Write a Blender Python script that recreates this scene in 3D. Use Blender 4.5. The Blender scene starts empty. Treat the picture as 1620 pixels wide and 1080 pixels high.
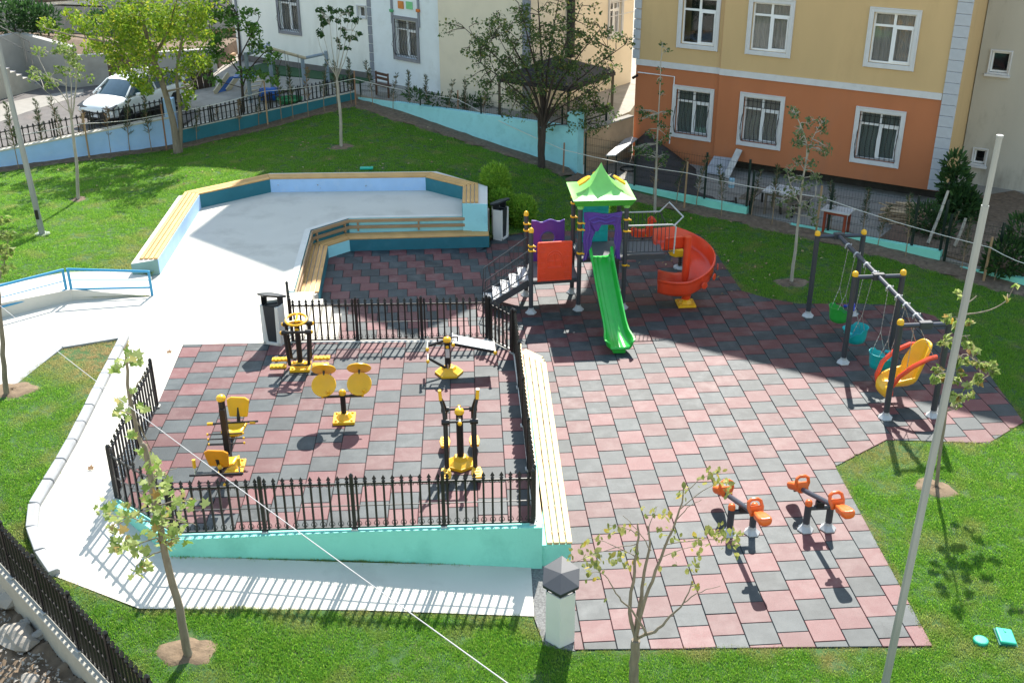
import bpy, bmesh, math, random
import numpy as np
from mathutils import Vector, Matrix, geometry
random.seed(7); rng=np.random.default_rng(7)
S=bpy.context.scene; COL=S.collection
V=Vector; R=math.radians
# ---------------------------------------------------------------- camera, light, exposure
CF,CPI,CRO,CYA=1744.78,.446922,-.0050628,.0672511
CAM=V((-2.43505,-21.7867,11.3680))
_F=V((math.sin(CYA)*math.cos(CPI),math.cos(CYA)*math.cos(CPI),-math.sin(CPI)))
_R=V((math.cos(CYA),-math.sin(CYA),0)); _U=_R.cross(_F)
CR_=_R*math.cos(CRO)+_U*math.sin(CRO); CU_=-_R*math.sin(CRO)+_U*math.cos(CRO)
cd=bpy.data.cameras.new('camera'); cam=bpy.data.objects.new('camera',cd); COL.objects.link(cam)
cd.sensor_width=36; cd.lens=CF/1620*36; cd.clip_end=1500; cd.clip_start=.1
mw=Matrix.Identity(4)
for i in range(3):
    mw[i][0]=CR_[i]; mw[i][1]=CU_[i]; mw[i][2]=-_F[i]; mw[i][3]=CAM[i]
cam.matrix_world=mw; S.camera=cam
SUND=V((.245,.935,1.0)).normalized()
sl=bpy.data.lights.new('sun','SUN'); sl.energy=5.0; sl.angle=R(.53); sl.color=(1,.95,.87)
so=bpy.data.objects.new('sun',sl); COL.objects.link(so); so.location=(10,30,40)
so.rotation_euler=SUND.to_track_quat('Z','Y').to_euler()
W=bpy.data.worlds.new('World'); S.world=W; W.use_nodes=True
nt=W.node_tree; bg=nt.nodes['Background']; sky=nt.nodes.new('ShaderNodeTexSky')
sky.sky_type='NISHITA'; sky.sun_disc=False; sky.sun_elevation=math.asin(SUND.z); sky.sun_rotation=math.atan2(SUND.x,SUND.y)
sky.air_density=2.0; sky.dust_density=1.0; sky.ozone_density=1.0
nt.links.new(sky.outputs[0],bg.inputs[0]); bg.inputs[1].default_value=.13
S.view_settings.view_transform='Standard'; S.view_settings.look='None'; S.view_settings.gamma=1
S.view_settings.use_curve_mapping=False; S.view_settings.exposure=1.08
# ---------------------------------------------------------------- measuring helpers (real places from the survey of the photo)
def ray(px,py): return _F_dir(px,py)
def _F_dir(px,py): return _F+CR_*((px-810)/CF)-CU_*((py-540)/CF)
def at(px,py,z=0.):
    d=ray(px,py); t=(z-CAM.z)/d.z; return CAM+d*t
def onv(b,px,py):
    d=ray(px,py); bx,by=b[0]-CAM.x,b[1]-CAM.y
    t=(bx*d.x+by*d.y)/(d.x*d.x+d.y*d.y); return CAM.z+t*d.z
def atd(px,py,b,off=0.):
    """point on the sight line at the distance of b (plus off), measured along the ground"""
    d=ray(px,py); f=V((_F.x,_F.y)).normalized()
    D=(b[0]-CAM.x)*f.x+(b[1]-CAM.y)*f.y+off
    return CAM+d*(D/(d.x*f.x+d.y*f.y))
def onplane(px,py,o,n):
    d=ray(px,py); t=(V(o)-CAM).dot(n)/d.dot(n); return CAM+d*t
# ---------------------------------------------------------------- terrain
PZ=.8   # level of the plaza and the gym
TP=[(0,268,.35),(140,250,.35),(275,233,.35),(430,192,.7),(560,160,1.12),(700,205,.8),(800,237,.52),(897,268,.3),
 (66,372,.95),(0,430,1.08),(0,330,.7),(207,418,.95),(267,325,.95),(291,301,1.0),(427,272,1.02),(560,269,1.0),(690,268,.92),(772,300,.6),(785,345,.15),
 (830,367,0),(1000,362,-.02),(1100,368,-.02),(1130,393,-.02),(1217,471,-.02),(1359,480,-.02),(1479,499,-.02),(1540,557,-.02),(1620,655,-.02),
 (1564,702,-.02),(1403,697,-.02),(1322,738,-.02),(1400,880,-.02),(1476,1022,-.02),(1200,1026,-.02),(1000,1027,-.02),(900,1028,-.02),
 (1000,311,.0),(1179,343,-.05),(1297,368,-.05),(1481,416,-.12),(1620,458,-.15),(1620,560,-.05),
 (1620,1000,0),(1620,800,0),(1000,1075,-.05),(860,1040,0),(560,1080,.05),(90,925,.5),(150,1050,.25),(290,1045,.22),
 (195,538,.8),(100,715,.76),(45,815,.66),(0,620,.85),(30,560,.83),(0,760,.75),(69,890,.54),
 (200,575,.8),(150,700,.76),(180,780,.72),(110,830,.64),(180,880,.5),(270,878,.48),(221,965,.34),(400,880,.38),(400,966,.25),(560,890,.24),(560,965,.14),(700,890,.12),(840,895,.0),(843,974,.0),
 (350,400,.8),(600,320,.8),(420,480,.8),(0,520,.8),(150,490,.8)]
_P=[at(*t) for t in TP]+[V((22,0,-.1)),V((22,-12,0)),V((8,-14,-.1)),V((-4,-13,0)),V((-13,-10,.3)),V((-20,0,.9)),V((-24,14,.4)),V((18,6,-.15)),V((-14,-4,.78))]
_XY=np.array([[p.x,p.y] for p in _P]); _Z=np.array([p.z for p in _P])
def _phi(r2): return np.where(r2>1e-9,r2*np.log(np.maximum(r2,1e-9))*.5,0)
_TN=len(_P); _K=_phi(((_XY[:,None]-_XY[None])**2).sum(-1))+np.eye(_TN)*.03
_A=np.zeros((_TN+3,_TN+3)); _A[:_TN,:_TN]=_K; _A[:_TN,_TN]=1; _A[:_TN,_TN+1:]=_XY; _A[_TN,:_TN]=1; _A[_TN+1:,:_TN]=_XY.T
_TW=np.linalg.solve(_A,np.concatenate([_Z,[0,0,0]]))
def gzs(P):
    P=np.asarray(P,float)
    return _phi(((P[:,None]-_XY[None])**2).sum(-1))@_TW[:_TN]+_TW[_TN]+P@_TW[_TN+1:]
def gz(x,y): return float(gzs([[x,y]])[0])
def atg(px,py):
    z=.5
    for _ in range(12):
        p=at(px,py,z); z+=.7*(gz(p.x,p.y)-z)
    p=at(px,py,z); return p
# ---------------------------------------------------------------- materials
_M={}
def newmat(name):
    m=bpy.data.materials.new(name); m.use_nodes=True; n=m.node_tree; b=n.nodes['Principled BSDF']; return m,n,b
def M(name,col,rough=.6,metal=0.,var=.12,scale=5.,bump=0.,bscale=60.,spec=.4,stretch=None,stain=None,coat=0.,randv=0.,coord='Object'):
    """plain surface: base colour with noise wear, optional stains (col, amount, scale) and fine bump"""
    if name in _M: return _M[name]
    m,n,b=newmat(name); L=n.links.new
    b.inputs['Roughness'].default_value=rough; b.inputs['Metallic'].default_value=metal
    b.inputs['Specular IOR Level'].default_value=spec; b.inputs['Coat Weight'].default_value=coat
    tc=n.nodes.new('ShaderNodeTexCoord'); src=tc.outputs[coord]
    if coord=='World':
        pass
    if stretch:
        mp=n.nodes.new('ShaderNodeMapping'); mp.inputs['Scale'].default_value=stretch; L(src,mp.inputs[0]); src=mp.outputs[0]
    no=n.nodes.new('ShaderNodeTexNoise'); no.inputs['Scale'].default_value=scale; no.inputs['Detail'].default_value=6; L(src,no.inputs['Vector'])
    mr=n.nodes.new('ShaderNodeMapRange'); mr.inputs[1].default_value=.25; mr.inputs[2].default_value=.75; mr.inputs[3].default_value=1-var; mr.inputs[4].default_value=1+var
    L(no.outputs[0],mr.inputs[0]); fac=mr.outputs[0]
    if randv:
        oi=n.nodes.new('ShaderNodeObjectInfo'); r2=n.nodes.new('ShaderNodeMapRange'); r2.inputs[3].default_value=1-randv; r2.inputs[4].default_value=1+randv
        L(oi.outputs['Random'],r2.inputs[0]); mu=n.nodes.new('ShaderNodeMath'); mu.operation='MULTIPLY'; L(fac,mu.inputs[0]); L(r2.outputs[0],mu.inputs[1]); fac=mu.outputs[0]
    mx=n.nodes.new('ShaderNodeVectorMath'); mx.operation='SCALE'; mx.inputs[0].default_value=col[:3]; L(fac,mx.inputs['Scale'])
    out=mx.outputs[0]
    if stain:
        sc,sa,ss=stain
        sn=n.nodes.new('ShaderNodeTexNoise'); sn.inputs['Scale'].default_value=ss; sn.inputs['Detail'].default_value=8; sn.inputs['Roughness'].default_value=.65; L(src,sn.inputs['Vector'])
        sr=n.nodes.new('ShaderNodeMapRange'); sr.inputs[1].default_value=.52; sr.inputs[2].default_value=.75; sr.inputs[4].default_value=sa; L(sn.outputs[0],sr.inputs[0])
        mi=n.nodes.new('ShaderNodeMix'); mi.data_type='RGBA'; mi.inputs[7].default_value=(*sc,1); L(sr.outputs[0],mi.inputs[0]); L(out,mi.inputs[6]); out=mi.outputs[2]
    L(out,b.inputs['Base Color'])
    if bump:
        bn=n.nodes.new('ShaderNodeTexNoise'); bn.inputs['Scale'].default_value=bscale; bn.inputs['Detail'].default_value=4; L(src,bn.inputs['Vector'])
        bu=n.nodes.new('ShaderNodeBump'); bu.inputs['Strength'].default_value=bump; bu.inputs['Distance'].default_value=.01; L(bn.outputs[0],bu.inputs['Height']); L(bu.outputs[0],b.inputs['Normal'])
    _M[name]=m; return m
def leafmat(name,c1,c2,c3=None,trans=.45):
    if name in _M: return _M[name]
    m,n,b=newmat(name); L=n.links.new
    ge=n.nodes.new('ShaderNodeNewGeometry'); oi=n.nodes.new('ShaderNodeObjectInfo')
    ad=n.nodes.new('ShaderNodeMath'); ad.operation='ADD'; L(ge.outputs['Random Per Island'],ad.inputs[0]); L(oi.outputs['Random'],ad.inputs[1])
    fr=n.nodes.new('ShaderNodeMath'); fr.operation='FRACT'; L(ad.outputs[0],fr.inputs[0])
    cr=n.nodes.new('ShaderNodeValToRGB'); e=cr.color_ramp.elements; e[0].color=(*c1,1); e[1].color=(*c2,1)
    if c3: x=cr.color_ramp.elements.new(.86); x.color=(*c2,1); e=cr.color_ramp.elements; e[len(e)-1].color=(*c3,1)
    L(fr.outputs[0],cr.inputs[0]); L(cr.outputs[0],b.inputs['Base Color']); b.inputs['Roughness'].default_value=.55; b.inputs['Specular IOR Level'].default_value=.3
    tr=n.nodes.new('ShaderNodeBsdfTranslucent'); L(cr.outputs[0],tr.inputs[0]); mix=n.nodes.new('ShaderNodeMixShader'); mix.inputs[0].default_value=trans
    out=n.nodes['Material Output']; L(b.outputs[0],mix.inputs[1]); L(tr.outputs[0],mix.inputs[2]); L(mix.outputs[0],out.inputs[0])
    _M[name]=m; return m
def tilemat(name,col,dust,gran):
    """rubber crumb tile: granules, a little dust, each tile its own shade"""
    m,n,b=newmat(name); L=n.links.new
    ge=n.nodes.new('ShaderNodeNewGeometry'); oi=n.nodes.new('ShaderNodeObjectInfo')
    g=n.nodes.new('ShaderNodeTexNoise'); g.inputs['Scale'].default_value=85; g.inputs['Detail'].default_value=2; L(ge.outputs['Position'],g.inputs['Vector'])
    d=n.nodes.new('ShaderNodeTexNoise'); d.inputs['Scale'].default_value=3.3; d.inputs['Detail'].default_value=7; d.inputs['Roughness'].default_value=.62; L(ge.outputs['Position'],d.inputs['Vector'])
    gr=n.nodes.new('ShaderNodeMapRange'); gr.inputs[1].default_value=.3; gr.inputs[2].default_value=.7; gr.inputs[3].default_value=.8-gran; gr.inputs[4].default_value=1.15+gran; L(g.outputs[0],gr.inputs[0])
    rr=n.nodes.new('ShaderNodeMapRange'); rr.inputs[3].default_value=.74; rr.inputs[4].default_value=1.24; L(oi.outputs['Random'],rr.inputs[0])
    ip=n.nodes.new('ShaderNodeMapRange'); ip.inputs[3].default_value=.9; ip.inputs[4].default_value=1.1; L(ge.outputs['Random Per Island'],ip.inputs[0])
    mu=n.nodes.new('ShaderNodeMath'); mu.operation='MULTIPLY'; L(gr.outputs[0],mu.inputs[0]); L(rr.outputs[0],mu.inputs[1])
    mu2=n.nodes.new('ShaderNodeMath'); mu2.operation='MULTIPLY'; L(mu.outputs[0],mu2.inputs[0]); L(ip.outputs[0],mu2.inputs[1])
    sc=n.nodes.new('ShaderNodeVectorMath'); sc.operation='SCALE'; sc.inputs[0].default_value=col; L(mu2.outputs[0],sc.inputs['Scale'])
    dr=n.nodes.new('ShaderNodeMapRange'); dr.inputs[1].default_value=.42; dr.inputs[2].default_value=.8; dr.inputs[4].default_value=.3; L(d.outputs[0],dr.inputs[0])
    d2=n.nodes.new('ShaderNodeTexNoise'); d2.inputs['Scale'].default_value=.42; d2.inputs['Detail'].default_value=5; L(ge.outputs['Position'],d2.inputs['Vector']); dq=n.nodes.new('ShaderNodeMapRange'); dq.inputs[1].default_value=.35; dq.inputs[2].default_value=.7; dq.inputs[3].default_value=.35; dq.inputs[4].default_value=1.9; L(d2.outputs[0],dq.inputs[0]); dm=n.nodes.new('ShaderNodeMath'); dm.operation='MULTIPLY'; L(dr.outputs[0],dm.inputs[0]); L(dq.outputs[0],dm.inputs[1])
    mi=n.nodes.new('ShaderNodeMix'); mi.data_type='RGBA'; mi.inputs[7].default_value=(*dust,1); L(dm.outputs[0],mi.inputs[0]); L(sc.outputs[0],mi.inputs[6]); L(mi.outputs[2],b.inputs['Base Color'])
    b.inputs['Roughness'].default_value=.57; b.inputs['Specular IOR Level'].default_value=.33
    bu=n.nodes.new('ShaderNodeBump'); bu.inputs['Strength'].default_value=.35; bu.inputs['Distance'].default_value=.006; L(g.outputs[0],bu.inputs['Height']); L(bu.outputs[0],b.inputs['Normal'])
    return m
# ---------------------------------------------------------------- objects
WM={}; KIDS={}
def tag(o,label=None,cat=None,group=None,kind=None):
    if label: o['label']=label
    if cat: o['category']=cat
    if group: o['group']=group
    if kind: o['kind']=kind
    return o
def thing(name,label,cat,loc=(0,0,0),rz=0.,group=None):
    o=bpy.data.objects.new(name,None); o.empty_display_size=.2; COL.objects.link(o)
    m=Matrix.Translation(V(loc))@Matrix.Rotation(rz,4,'Z'); o.matrix_basis=m; WM[o]=m
    return tag(o,label,cat,group)
def link(name,me,m,parent=None):
    o=bpy.data.objects.new(name,me); COL.objects.link(o)
    if parent is not None: o.parent=parent; o.matrix_basis=WM[parent].inverted()@m; KIDS.setdefault(parent,[]).append(o)
    else: o.matrix_basis=m
    WM[o]=m; return o
def dup(root,m,label=None):
    def rec(o,par,mm):
        c=o.copy(); COL.objects.link(c)
        if par is not None: c.parent=par; KIDS.setdefault(par,[]).append(c)
        c.matrix_basis=mm; WM[c]=(WM[par]@mm) if par is not None else mm
        for ch in KIDS.get(o,[]): rec(ch,c,ch.matrix_basis.copy())
        return c
    c=rec(root,None,m)
    if label: c['label']=label
    return c
class MB:
    def __init__(s): s.v=[]; s.f=[]
    def add(s,vs,fs):
        k=len(s.v); s.v+= [tuple(v) for v in vs]; s.f+= [tuple(i+k for i in f) for f in fs]; return s
    def box(s,c,sz,rot=None):
        c=V(c); hx,hy,hz=sz[0]/2,sz[1]/2,sz[2]/2
        P=[V((x*hx,y*hy,z*hz)) for z in (-1,1) for y in (-1,1) for x in (-1,1)]
        if rot is not None: P=[rot@p for p in P]
        return s.add([c+p for p in P],[(0,2,3,1),(4,5,7,6),(0,1,5,4),(2,6,7,3),(0,4,6,2),(1,3,7,5)])
    def beam(s,p0,p1,w,h,up=(0,0,1)):
        p0,p1=V(p0),V(p1); d=p1-p0; L=d.length; x=d.normalized(); u=V(up)
        y=u.cross(x)
        if y.length<1e-4: y=V((0,1,0)).cross(x)
        y.normalize(); z=x.cross(y)
        r=Matrix((x,y,z)).transposed(); return s.box((p0+p1)/2,(L,w,h),r)
    def tube(s,pts,r,n=8,cap=True):
        pts=[V(p) for p in pts]; N=len(pts); rs=r if isinstance(r,(list,tuple)) else [r]*N
        k=len(s.v); nrm=None
        for i,p in enumerate(pts):
            t=(pts[min(i+1,N-1)]-pts[max(i-1,0)])
            if t.length<1e-9: t=V((0,0,1))
            t.normalize()
            if nrm is None:
                nrm=V((0,0,1)).cross(t)
                if nrm.length<1e-3: nrm=V((1,0,0))
            nrm=(nrm-t*nrm.dot(t))
            if nrm.length<1e-6: nrm=t.orthogonal()
            nrm.normalize(); b=t.cross(nrm)
            for j in range(n):
                a=2*math.pi*j/n; s.v.append(tuple(p+(nrm*math.cos(a)+b*math.sin(a))*rs[i]))
        for i in range(N-1):
            for j in range(n):
                a=k+i*n+j; b2=k+i*n+(j+1)%n; s.f.append((a,b2,b2+n,a+n))
        if cap:
            s.f.append(tuple(k+j for j in reversed(range(n)))); s.f.append(tuple(k+(N-1)*n+j for j in range(n)))
        return s
    def lathe(s,c,prof,n=12,rot=None):
        c=V(c); k=len(s.v); N=len(prof)
        for (r,z) in prof:
            for j in range(n):
                a=2*math.pi*j/n; p=V((r*math.cos(a),r*math.sin(a),z))
                if rot is not None: p=rot@p
                s.v.append(tuple(c+p))
        for i in range(N-1):
            for j in range(n):
                a=k+i*n+j; b=k+i*n+(j+1)%n; s.f.append((a,b,b+n,a+n))
        s.f.append(tuple(k+j for j in reversed(range(n)))); s.f.append(tuple(k+(N-1)*n+j for j in range(n)))
        return s
    def prism(s,poly,z0,z1):
        """poly: list of (x,y); z0/z1 a number or one per corner"""
        n=len(poly); A=z0 if isinstance(z0,(list,tuple)) else [z0]*n; B=z1 if isinstance(z1,(list,tuple)) else [z1]*n
        ar=sum(poly[i][0]*poly[(i+1)%n][1]-poly[(i+1)%n][0]*poly[i][1] for i in range(n))
        idx=list(range(n)) if ar>0 else list(reversed(range(n)))
        poly=[poly[i] for i in idx]; A=[A[i] for i in idx]; B=[B[i] for i in idx]
        vs=[(p[0],p[1],a) for p,a in zip(poly,A)]+[(p[0],p[1],b) for p,b in zip(poly,B)]
        fs=[tuple(reversed(range(n))),tuple(range(n,2*n))]+[(i,(i+1)%n,n+(i+1)%n,n+i) for i in range(n)]
        return s.add(vs,fs)
    def extrude(s,prof,o,u,w,d):
        """prof points (a,b) in plane u,w at o, pushed by vector d"""
        o,u,w,d=V(o),V(u),V(w),V(d); n=len(prof); P=[o+u*a+w*b for a,b in prof]
        fs=[tuple(reversed(range(n))),tuple(range(n,2*n))]+[(i,(i+1)%n,n+(i+1)%n,n+i) for i in range(n)]
        return s.add(P+[p+d for p in P],fs)
    def grid(s,P):
        k=len(s.v); a=len(P); b=len(P[0])
        for r in P: s.v+= [tuple(p) for p in r]
        for i in range(a-1):
            for j in range(b-1): s.f.append((k+i*b+j,k+i*b+j+1,k+(i+1)*b+j+1,k+(i+1)*b+j))
        return s
    def ring(s,c,rr,r,n=24,m=6,nx=(1,0,0),ny=(0,1,0)):
        c,nx,ny=V(c),V(nx),V(ny); nz=nx.cross(ny); k=len(s.v)
        for i in range(n):
            a=2*math.pi*i/n; e=nx*math.cos(a)+ny*math.sin(a)
            for j in range(m):
                b=2*math.pi*j/m; s.v.append(tuple(c+e*(rr+r*math.cos(b))+nz*(r*math.sin(b))))
        for i in range(n):
            for j in range(m):
                a=k+i*m+j; a2=k+i*m+(j+1)%m; b=k+((i+1)%n)*m+j; b2=k+((i+1)%n)*m+(j+1)%m; s.f.append((a,b,b2,a2))
        return s
    def mesh(s,name,mat,m=None,smooth=False,fix=True):
        me=bpy.data.meshes.new(name)
        if m is not None:
            im=m.inverted(); vs=[tuple(im@V(v)) for v in s.v]
        else: vs=s.v
        me.from_pydata(vs,[],s.f)
        if mat: me.materials.append(mat)
        if fix and len(s.f)<20000:
            bm=bmesh.new(); bm.from_mesh(me); bmesh.ops.recalc_face_normals(bm,faces=bm.faces); bm.to_mesh(me); bm.free()
        if smooth:
            me.shade_smooth(); me.set_sharp_from_angle(angle=R(smooth if smooth>1 else 42))
        me.update(); return me
    def build(s,name,mat,parent=None,m=None,local=False,smooth=False,bevel=0,fix=True,**tg):
        """vertices are world coordinates unless local; m = world matrix of the new object"""
        if m is None:
            if parent is not None: m=WM[parent]
            else:
                a=np.array(s.v); lo,hi=a.min(0),a.max(0); m=Matrix.Translation(((lo[0]+hi[0])/2,(lo[1]+hi[1])/2,lo[2]))
        me=s.mesh(name,mat,None if local else m,smooth,fix)
        o=link(name,me,m,parent)
        if bevel:
            b=o.modifiers.new('bevel','BEVEL'); b.width=bevel; b.segments=2; b.limit_method='ANGLE'; b.angle_limit=R(35)
        return tag(o,**tg)
def frame(p0,p1,up=(0,0,1)):
    """world matrix at p0 with x towards p1"""
    p0,p1=V(p0),V(p1); x=(p1-p0).normalized(); y=V(up).cross(x)
    if y.length<1e-4: y=V((0,1,0)).cross(x)
    y.normalize(); z=x.cross(y); m=Matrix((x,y,z)).transposed().to_4x4(); m.translation=p0; return m
def bar(name,p0,p1,w,h,mat,parent,up=(0,0,1),bevel=0,**tg):
    L=(V(p1)-V(p0)).length
    return MB().box((L/2,0,0),(L,w,h)).build(name,mat,parent,frame(p0,p1,up),True,bevel=bevel,**tg)
def pipe(name,pts,r,mat,parent,n=10,**tg): return MB().tube(pts,r,n).build(name,mat,parent,smooth=True,**tg)
def lerp(a,b,t): return V(a)*(1-t)+V(b)*t
def poly_area(p): return .5*sum(p[i][0]*p[(i+1)%len(p)][1]-p[(i+1)%len(p)][0]*p[i][1] for i in range(len(p)))
def inpoly(P,poly):
    P=np.asarray(P,float); x,y=P[:,0],P[:,1]; r=np.zeros(len(P),bool); n=len(poly)
    for i in range(n):
        x1,y1=poly[i][:2]; x2,y2=poly[(i+1)%n][:2]
        if y1==y2: continue
        c=((y1>y)!=(y2>y))&(x<(x2-x1)*(y-y1)/(y2-y1)+x1); r^=c
    return r
def clip(sub,win):
    """subject polygon cut by a convex window (counter-clockwise)"""
    out=[V(p[:2]) for p in sub]
    for i in range(len(win)):
        a,b=V(win[i][:2]),V(win[(i+1)%len(win)][:2]); e=b-a; inp=out; out=[]
        side=lambda p:e.x*(p.y-a.y)-e.y*(p.x-a.x)
        for j in range(len(inp)):
            p,q=inp[j],inp[(j+1)%len(inp)]; sp,sq=side(p),side(q)
            if sp>=0: out.append(p)
            if (sp>=0)!=(sq>=0): out.append(p+(q-p)*(sp/(sp-sq)))
        if not out: return []
    res=[]
    for p in out:
        if not res or (p-res[-1]).length>2e-3: res.append(p)
    if len(res)>1 and (res[0]-res[-1]).length<2e-3: res.pop()
    return res
def xy(p): return (p[0],p[1])
def XY(*pp,z=0.): return [xy(at(a,b,z)) for a,b in pp]
# ================================================================ SETTING
m_conc=M('plaza_concrete',(.545,.52,.46),.85,var=.05,scale=.9,bump=.25,bscale=45,stain=((.30,.28,.24),.55,.8),coord='Object')
m_concwall=M('raw_concrete',(.40,.375,.32),.85,var=.14,scale=2.5,bump=.5,bscale=30,stain=((.2,.18,.14),.5,1.3))
m_coping=M('white_coping',(.62,.60,.55),.8,var=.06,scale=3,bump=.2)
m_lb=M('pale_blue_paint',(.36,.55,.84),.7,var=.06,scale=2.5,bump=.25,bscale=35,stain=((.62,.70,.82),.25,4))
m_aq=M('light_aqua_paint',(.33,.70,.78),.7,var=.06,scale=2.5,bump=.2,bscale=35,stain=((.14,.38,.42),.35,3))
m_petrol=M('petrol_blue_paint',(.022,.155,.205),.65,var=.1,scale=2.5,bump=.25,bscale=35,stain=((.07,.22,.27),.4,3))
m_teal=M('turquoise_paint',(.24,.68,.57),.65,var=.05,scale=1.6,bump=.3,bscale=28,stain=((.10,.40,.32),.45,1.4))
m_soil=M('soil',(.135,.095,.066),.95,var=.4,scale=9,bump=1,bscale=22,stain=((.26,.20,.14),.6,5))
m_rub=M('rubble_soil',(.16,.115,.075),.95,var=.4,scale=5,bump=1,bscale=14,stain=((.11,.075,.05),.7,2.2))
m_asph=M('asphalt',(.115,.105,.10),.9,var=.18,scale=3,bump=.4,bscale=70,stain=((.17,.12,.10),.5,.7))
m_pave=M('light_paving',(.25,.235,.21),.85,var=.12,scale=3,bump=.3,bscale=30,stain=((.22,.2,.17),.5,1.0))
m_black=M('black_iron',(.011,.011,.012),.42,metal=.0,var=.2,scale=8,spec=.5)
m_base=M('tile_bed',(.028,.024,.024),.95)
m_ground=M('far_ground',(.36,.33,.27),.95,var=.2,scale=.2)
MB().add([(-900,-900,-1.6),(900,-900,-1.6),(900,900,-1.6),(-900,900,-1.6)],[(0,1,2,3)]).build('ground',m_ground,kind='structure')
# ---- outlines ---------------------------------------------------
Pz=lambda *pp:XY(*pp,z=PZ)
plaza=Pz((-60,655),(0,627),(98,549),(197,533),(205,548),(290,545),(480,541),(497,541),(497,486),(505,483),(519,408),(553,397),(774,391),(774,338),(733,316),(674,299),(429,302),(316,328),(252,434),(240,468),(115,476),(0,503),(-60,520))
# under the benches the slab simply carries on
inner0=[at(505,483),at(519.5,407.8),at(553.8,397),at(774,391)]            # foot of the inner bench on the play floor
PE=[at(*q,.385) for q in ((466.7,485.5),(493,386),(553,367),(771,362.7))]; PE=[PE[0]+V((-.16,0,0)),PE[1]+V((-.16,.06,0)),PE[2]+V((-.06,.16,0)),PE[3]+V((0,.16,0))]
plaza=Pz((-90,668),(0,627),(98,549),(197,533),(205,548),(290,545))+[xy(at(466,541,PZ))]+[xy(p) for p in PE]+[xy(at(774,330,PZ))]+Pz((739,314),(676,294),(428,298),(312,324),(240,437),(237,469),(115,475),(0,503),(-90,526))
gym_pp=[(290,545),(466,541),(773,539),(815,556),(833,690),(848,830),(560,836),(272,849),(183,791),(246,645)]
gym=Pz(*gym_pp)
ramp=[at(205,548,PZ),at(290,545,PZ),at(246,645,PZ),at(183,791,PZ)]
ramp=[xy(p) for p in ramp]+[xy(atg(272,880)),xy(atg(560,890)),xy(at(840,896,0)),xy(at(845,975,0))]+[xy(atg(*p)) for p in ((560,965),(221,963),(88,912),(69,888),(50,835),(60,800),(110,716),(190,560))]
play_pp=[(908,1027),(1476,1021),(1322,737),(1403,695),(1564,701),(1620,667),(1540,557),(1479,499),(1411,482),(1359,480),(1262,480),(1217,472),(1174,460),(1161,441),(1144,417),(1130,393),(1105,370),(1000,363),(830,367),(800,374),(774,380)]
inner_x=-1.15
west=[at(505,483),at(519.5,407.8),at(553.8,397),at(774,391)]
yd=at(773,537,PZ).y  # the line of the gym's rear wall
play=XY(*play_pp)
rear_l=at(500,541,PZ)
play_main=play+[(at(774,380).x,at(774,391).y),(inner_x,at(774,391).y),(inner_x,rear_l.y+.02),(at(773,539,PZ).x,rear_l.y+.02),xy(at(815,556,PZ)),xy(at(833,690,PZ)),xy(at(848,830,PZ)),(at(905,890).x-.02,at(905,890).y),]
play_in=[(inner_x,rear_l.y+.02),(inner_x,at(774,391).y)]+[xy(p) for p in (inner0[3],inner0[2],inner0[1],inner0[0])]+[(rear_l.x-.6,rear_l.y+.02)]
if poly_area(play_main)<0: play_main.reverse()
if poly_area(play_in)<0: play_in.reverse()
# ---- lawn: one sheet cut along every kerb and wall -----------------
wl=[(-16,0)]  # placeholder, real corners below
L1a,L1b=at(-160,290,.35),at(281,232,.35); L2b=at(563,161,1.12); L3b=at(897,269,.3); L3c=at(908,283,.2)
R0,R1,R2,R3=at(912,287,.05),at(1180,344,-.05),at(1485,417,-.12),at(1660,468,-.15)
FL=[V((-10.2,-4.6,0)),V((-5.2,-13.0,0))]   # front left fence line, fixed below from its posts
fA,fB=at(18,909,.62),at(140,1043,.45); fd=(fB-fA).normalized(); FA,FB=fA-fd*3.2,fB+fd*3.0
lawn_out=[xy(L1a),xy(L1b),xy(L2b),xy(L3b),xy(L3c),xy(R0),xy(R1),xy(R2),xy(R3),(16,-12.5),(FB.x,-12.5),xy(FB),xy(FA),(-19,-1)]
bench_out=[at(*q,1.25) for q in ((207,414.6),(267,323),(291,301),(349,288),(427,272),(690,269),(771,292.5),(771,318))]
bench_out_poly=[xy(p) for p in bench_out]+Pz((733,318),(674,301),(429,304),(318,329),(253,434))+[xy(at(207,414.6,1.25)+V((.02,-.02,0)))]
up_ramp=[at(0,503,PZ),at(115,475,PZ),at(237,468,PZ),at(240,440,.82),at(207,432,.85),at(105,434,.98),at(0,452,1.06)]; e=(up_ramp[0]-up_ramp[1]).normalized()
up_ramp=[up_ramp[0]+e*3]+up_ramp+[up_ramp[-1]+e*3]
holes=[[xy(p) for p in west]+[xy(p) for p in PE[::-1]]+[xy(at(466,541,PZ)),xy(at(500,541,PZ))],plaza,gym,ramp,play_main,play_in,bench_out_poly,[xy(p) for p in up_ramp],[xy(at(853,890)),xy(at(908,890)),xy(at(908,1027)),xy(at(858,1020)),xy(at(843,975)),xy(at(840,893))]]
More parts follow.
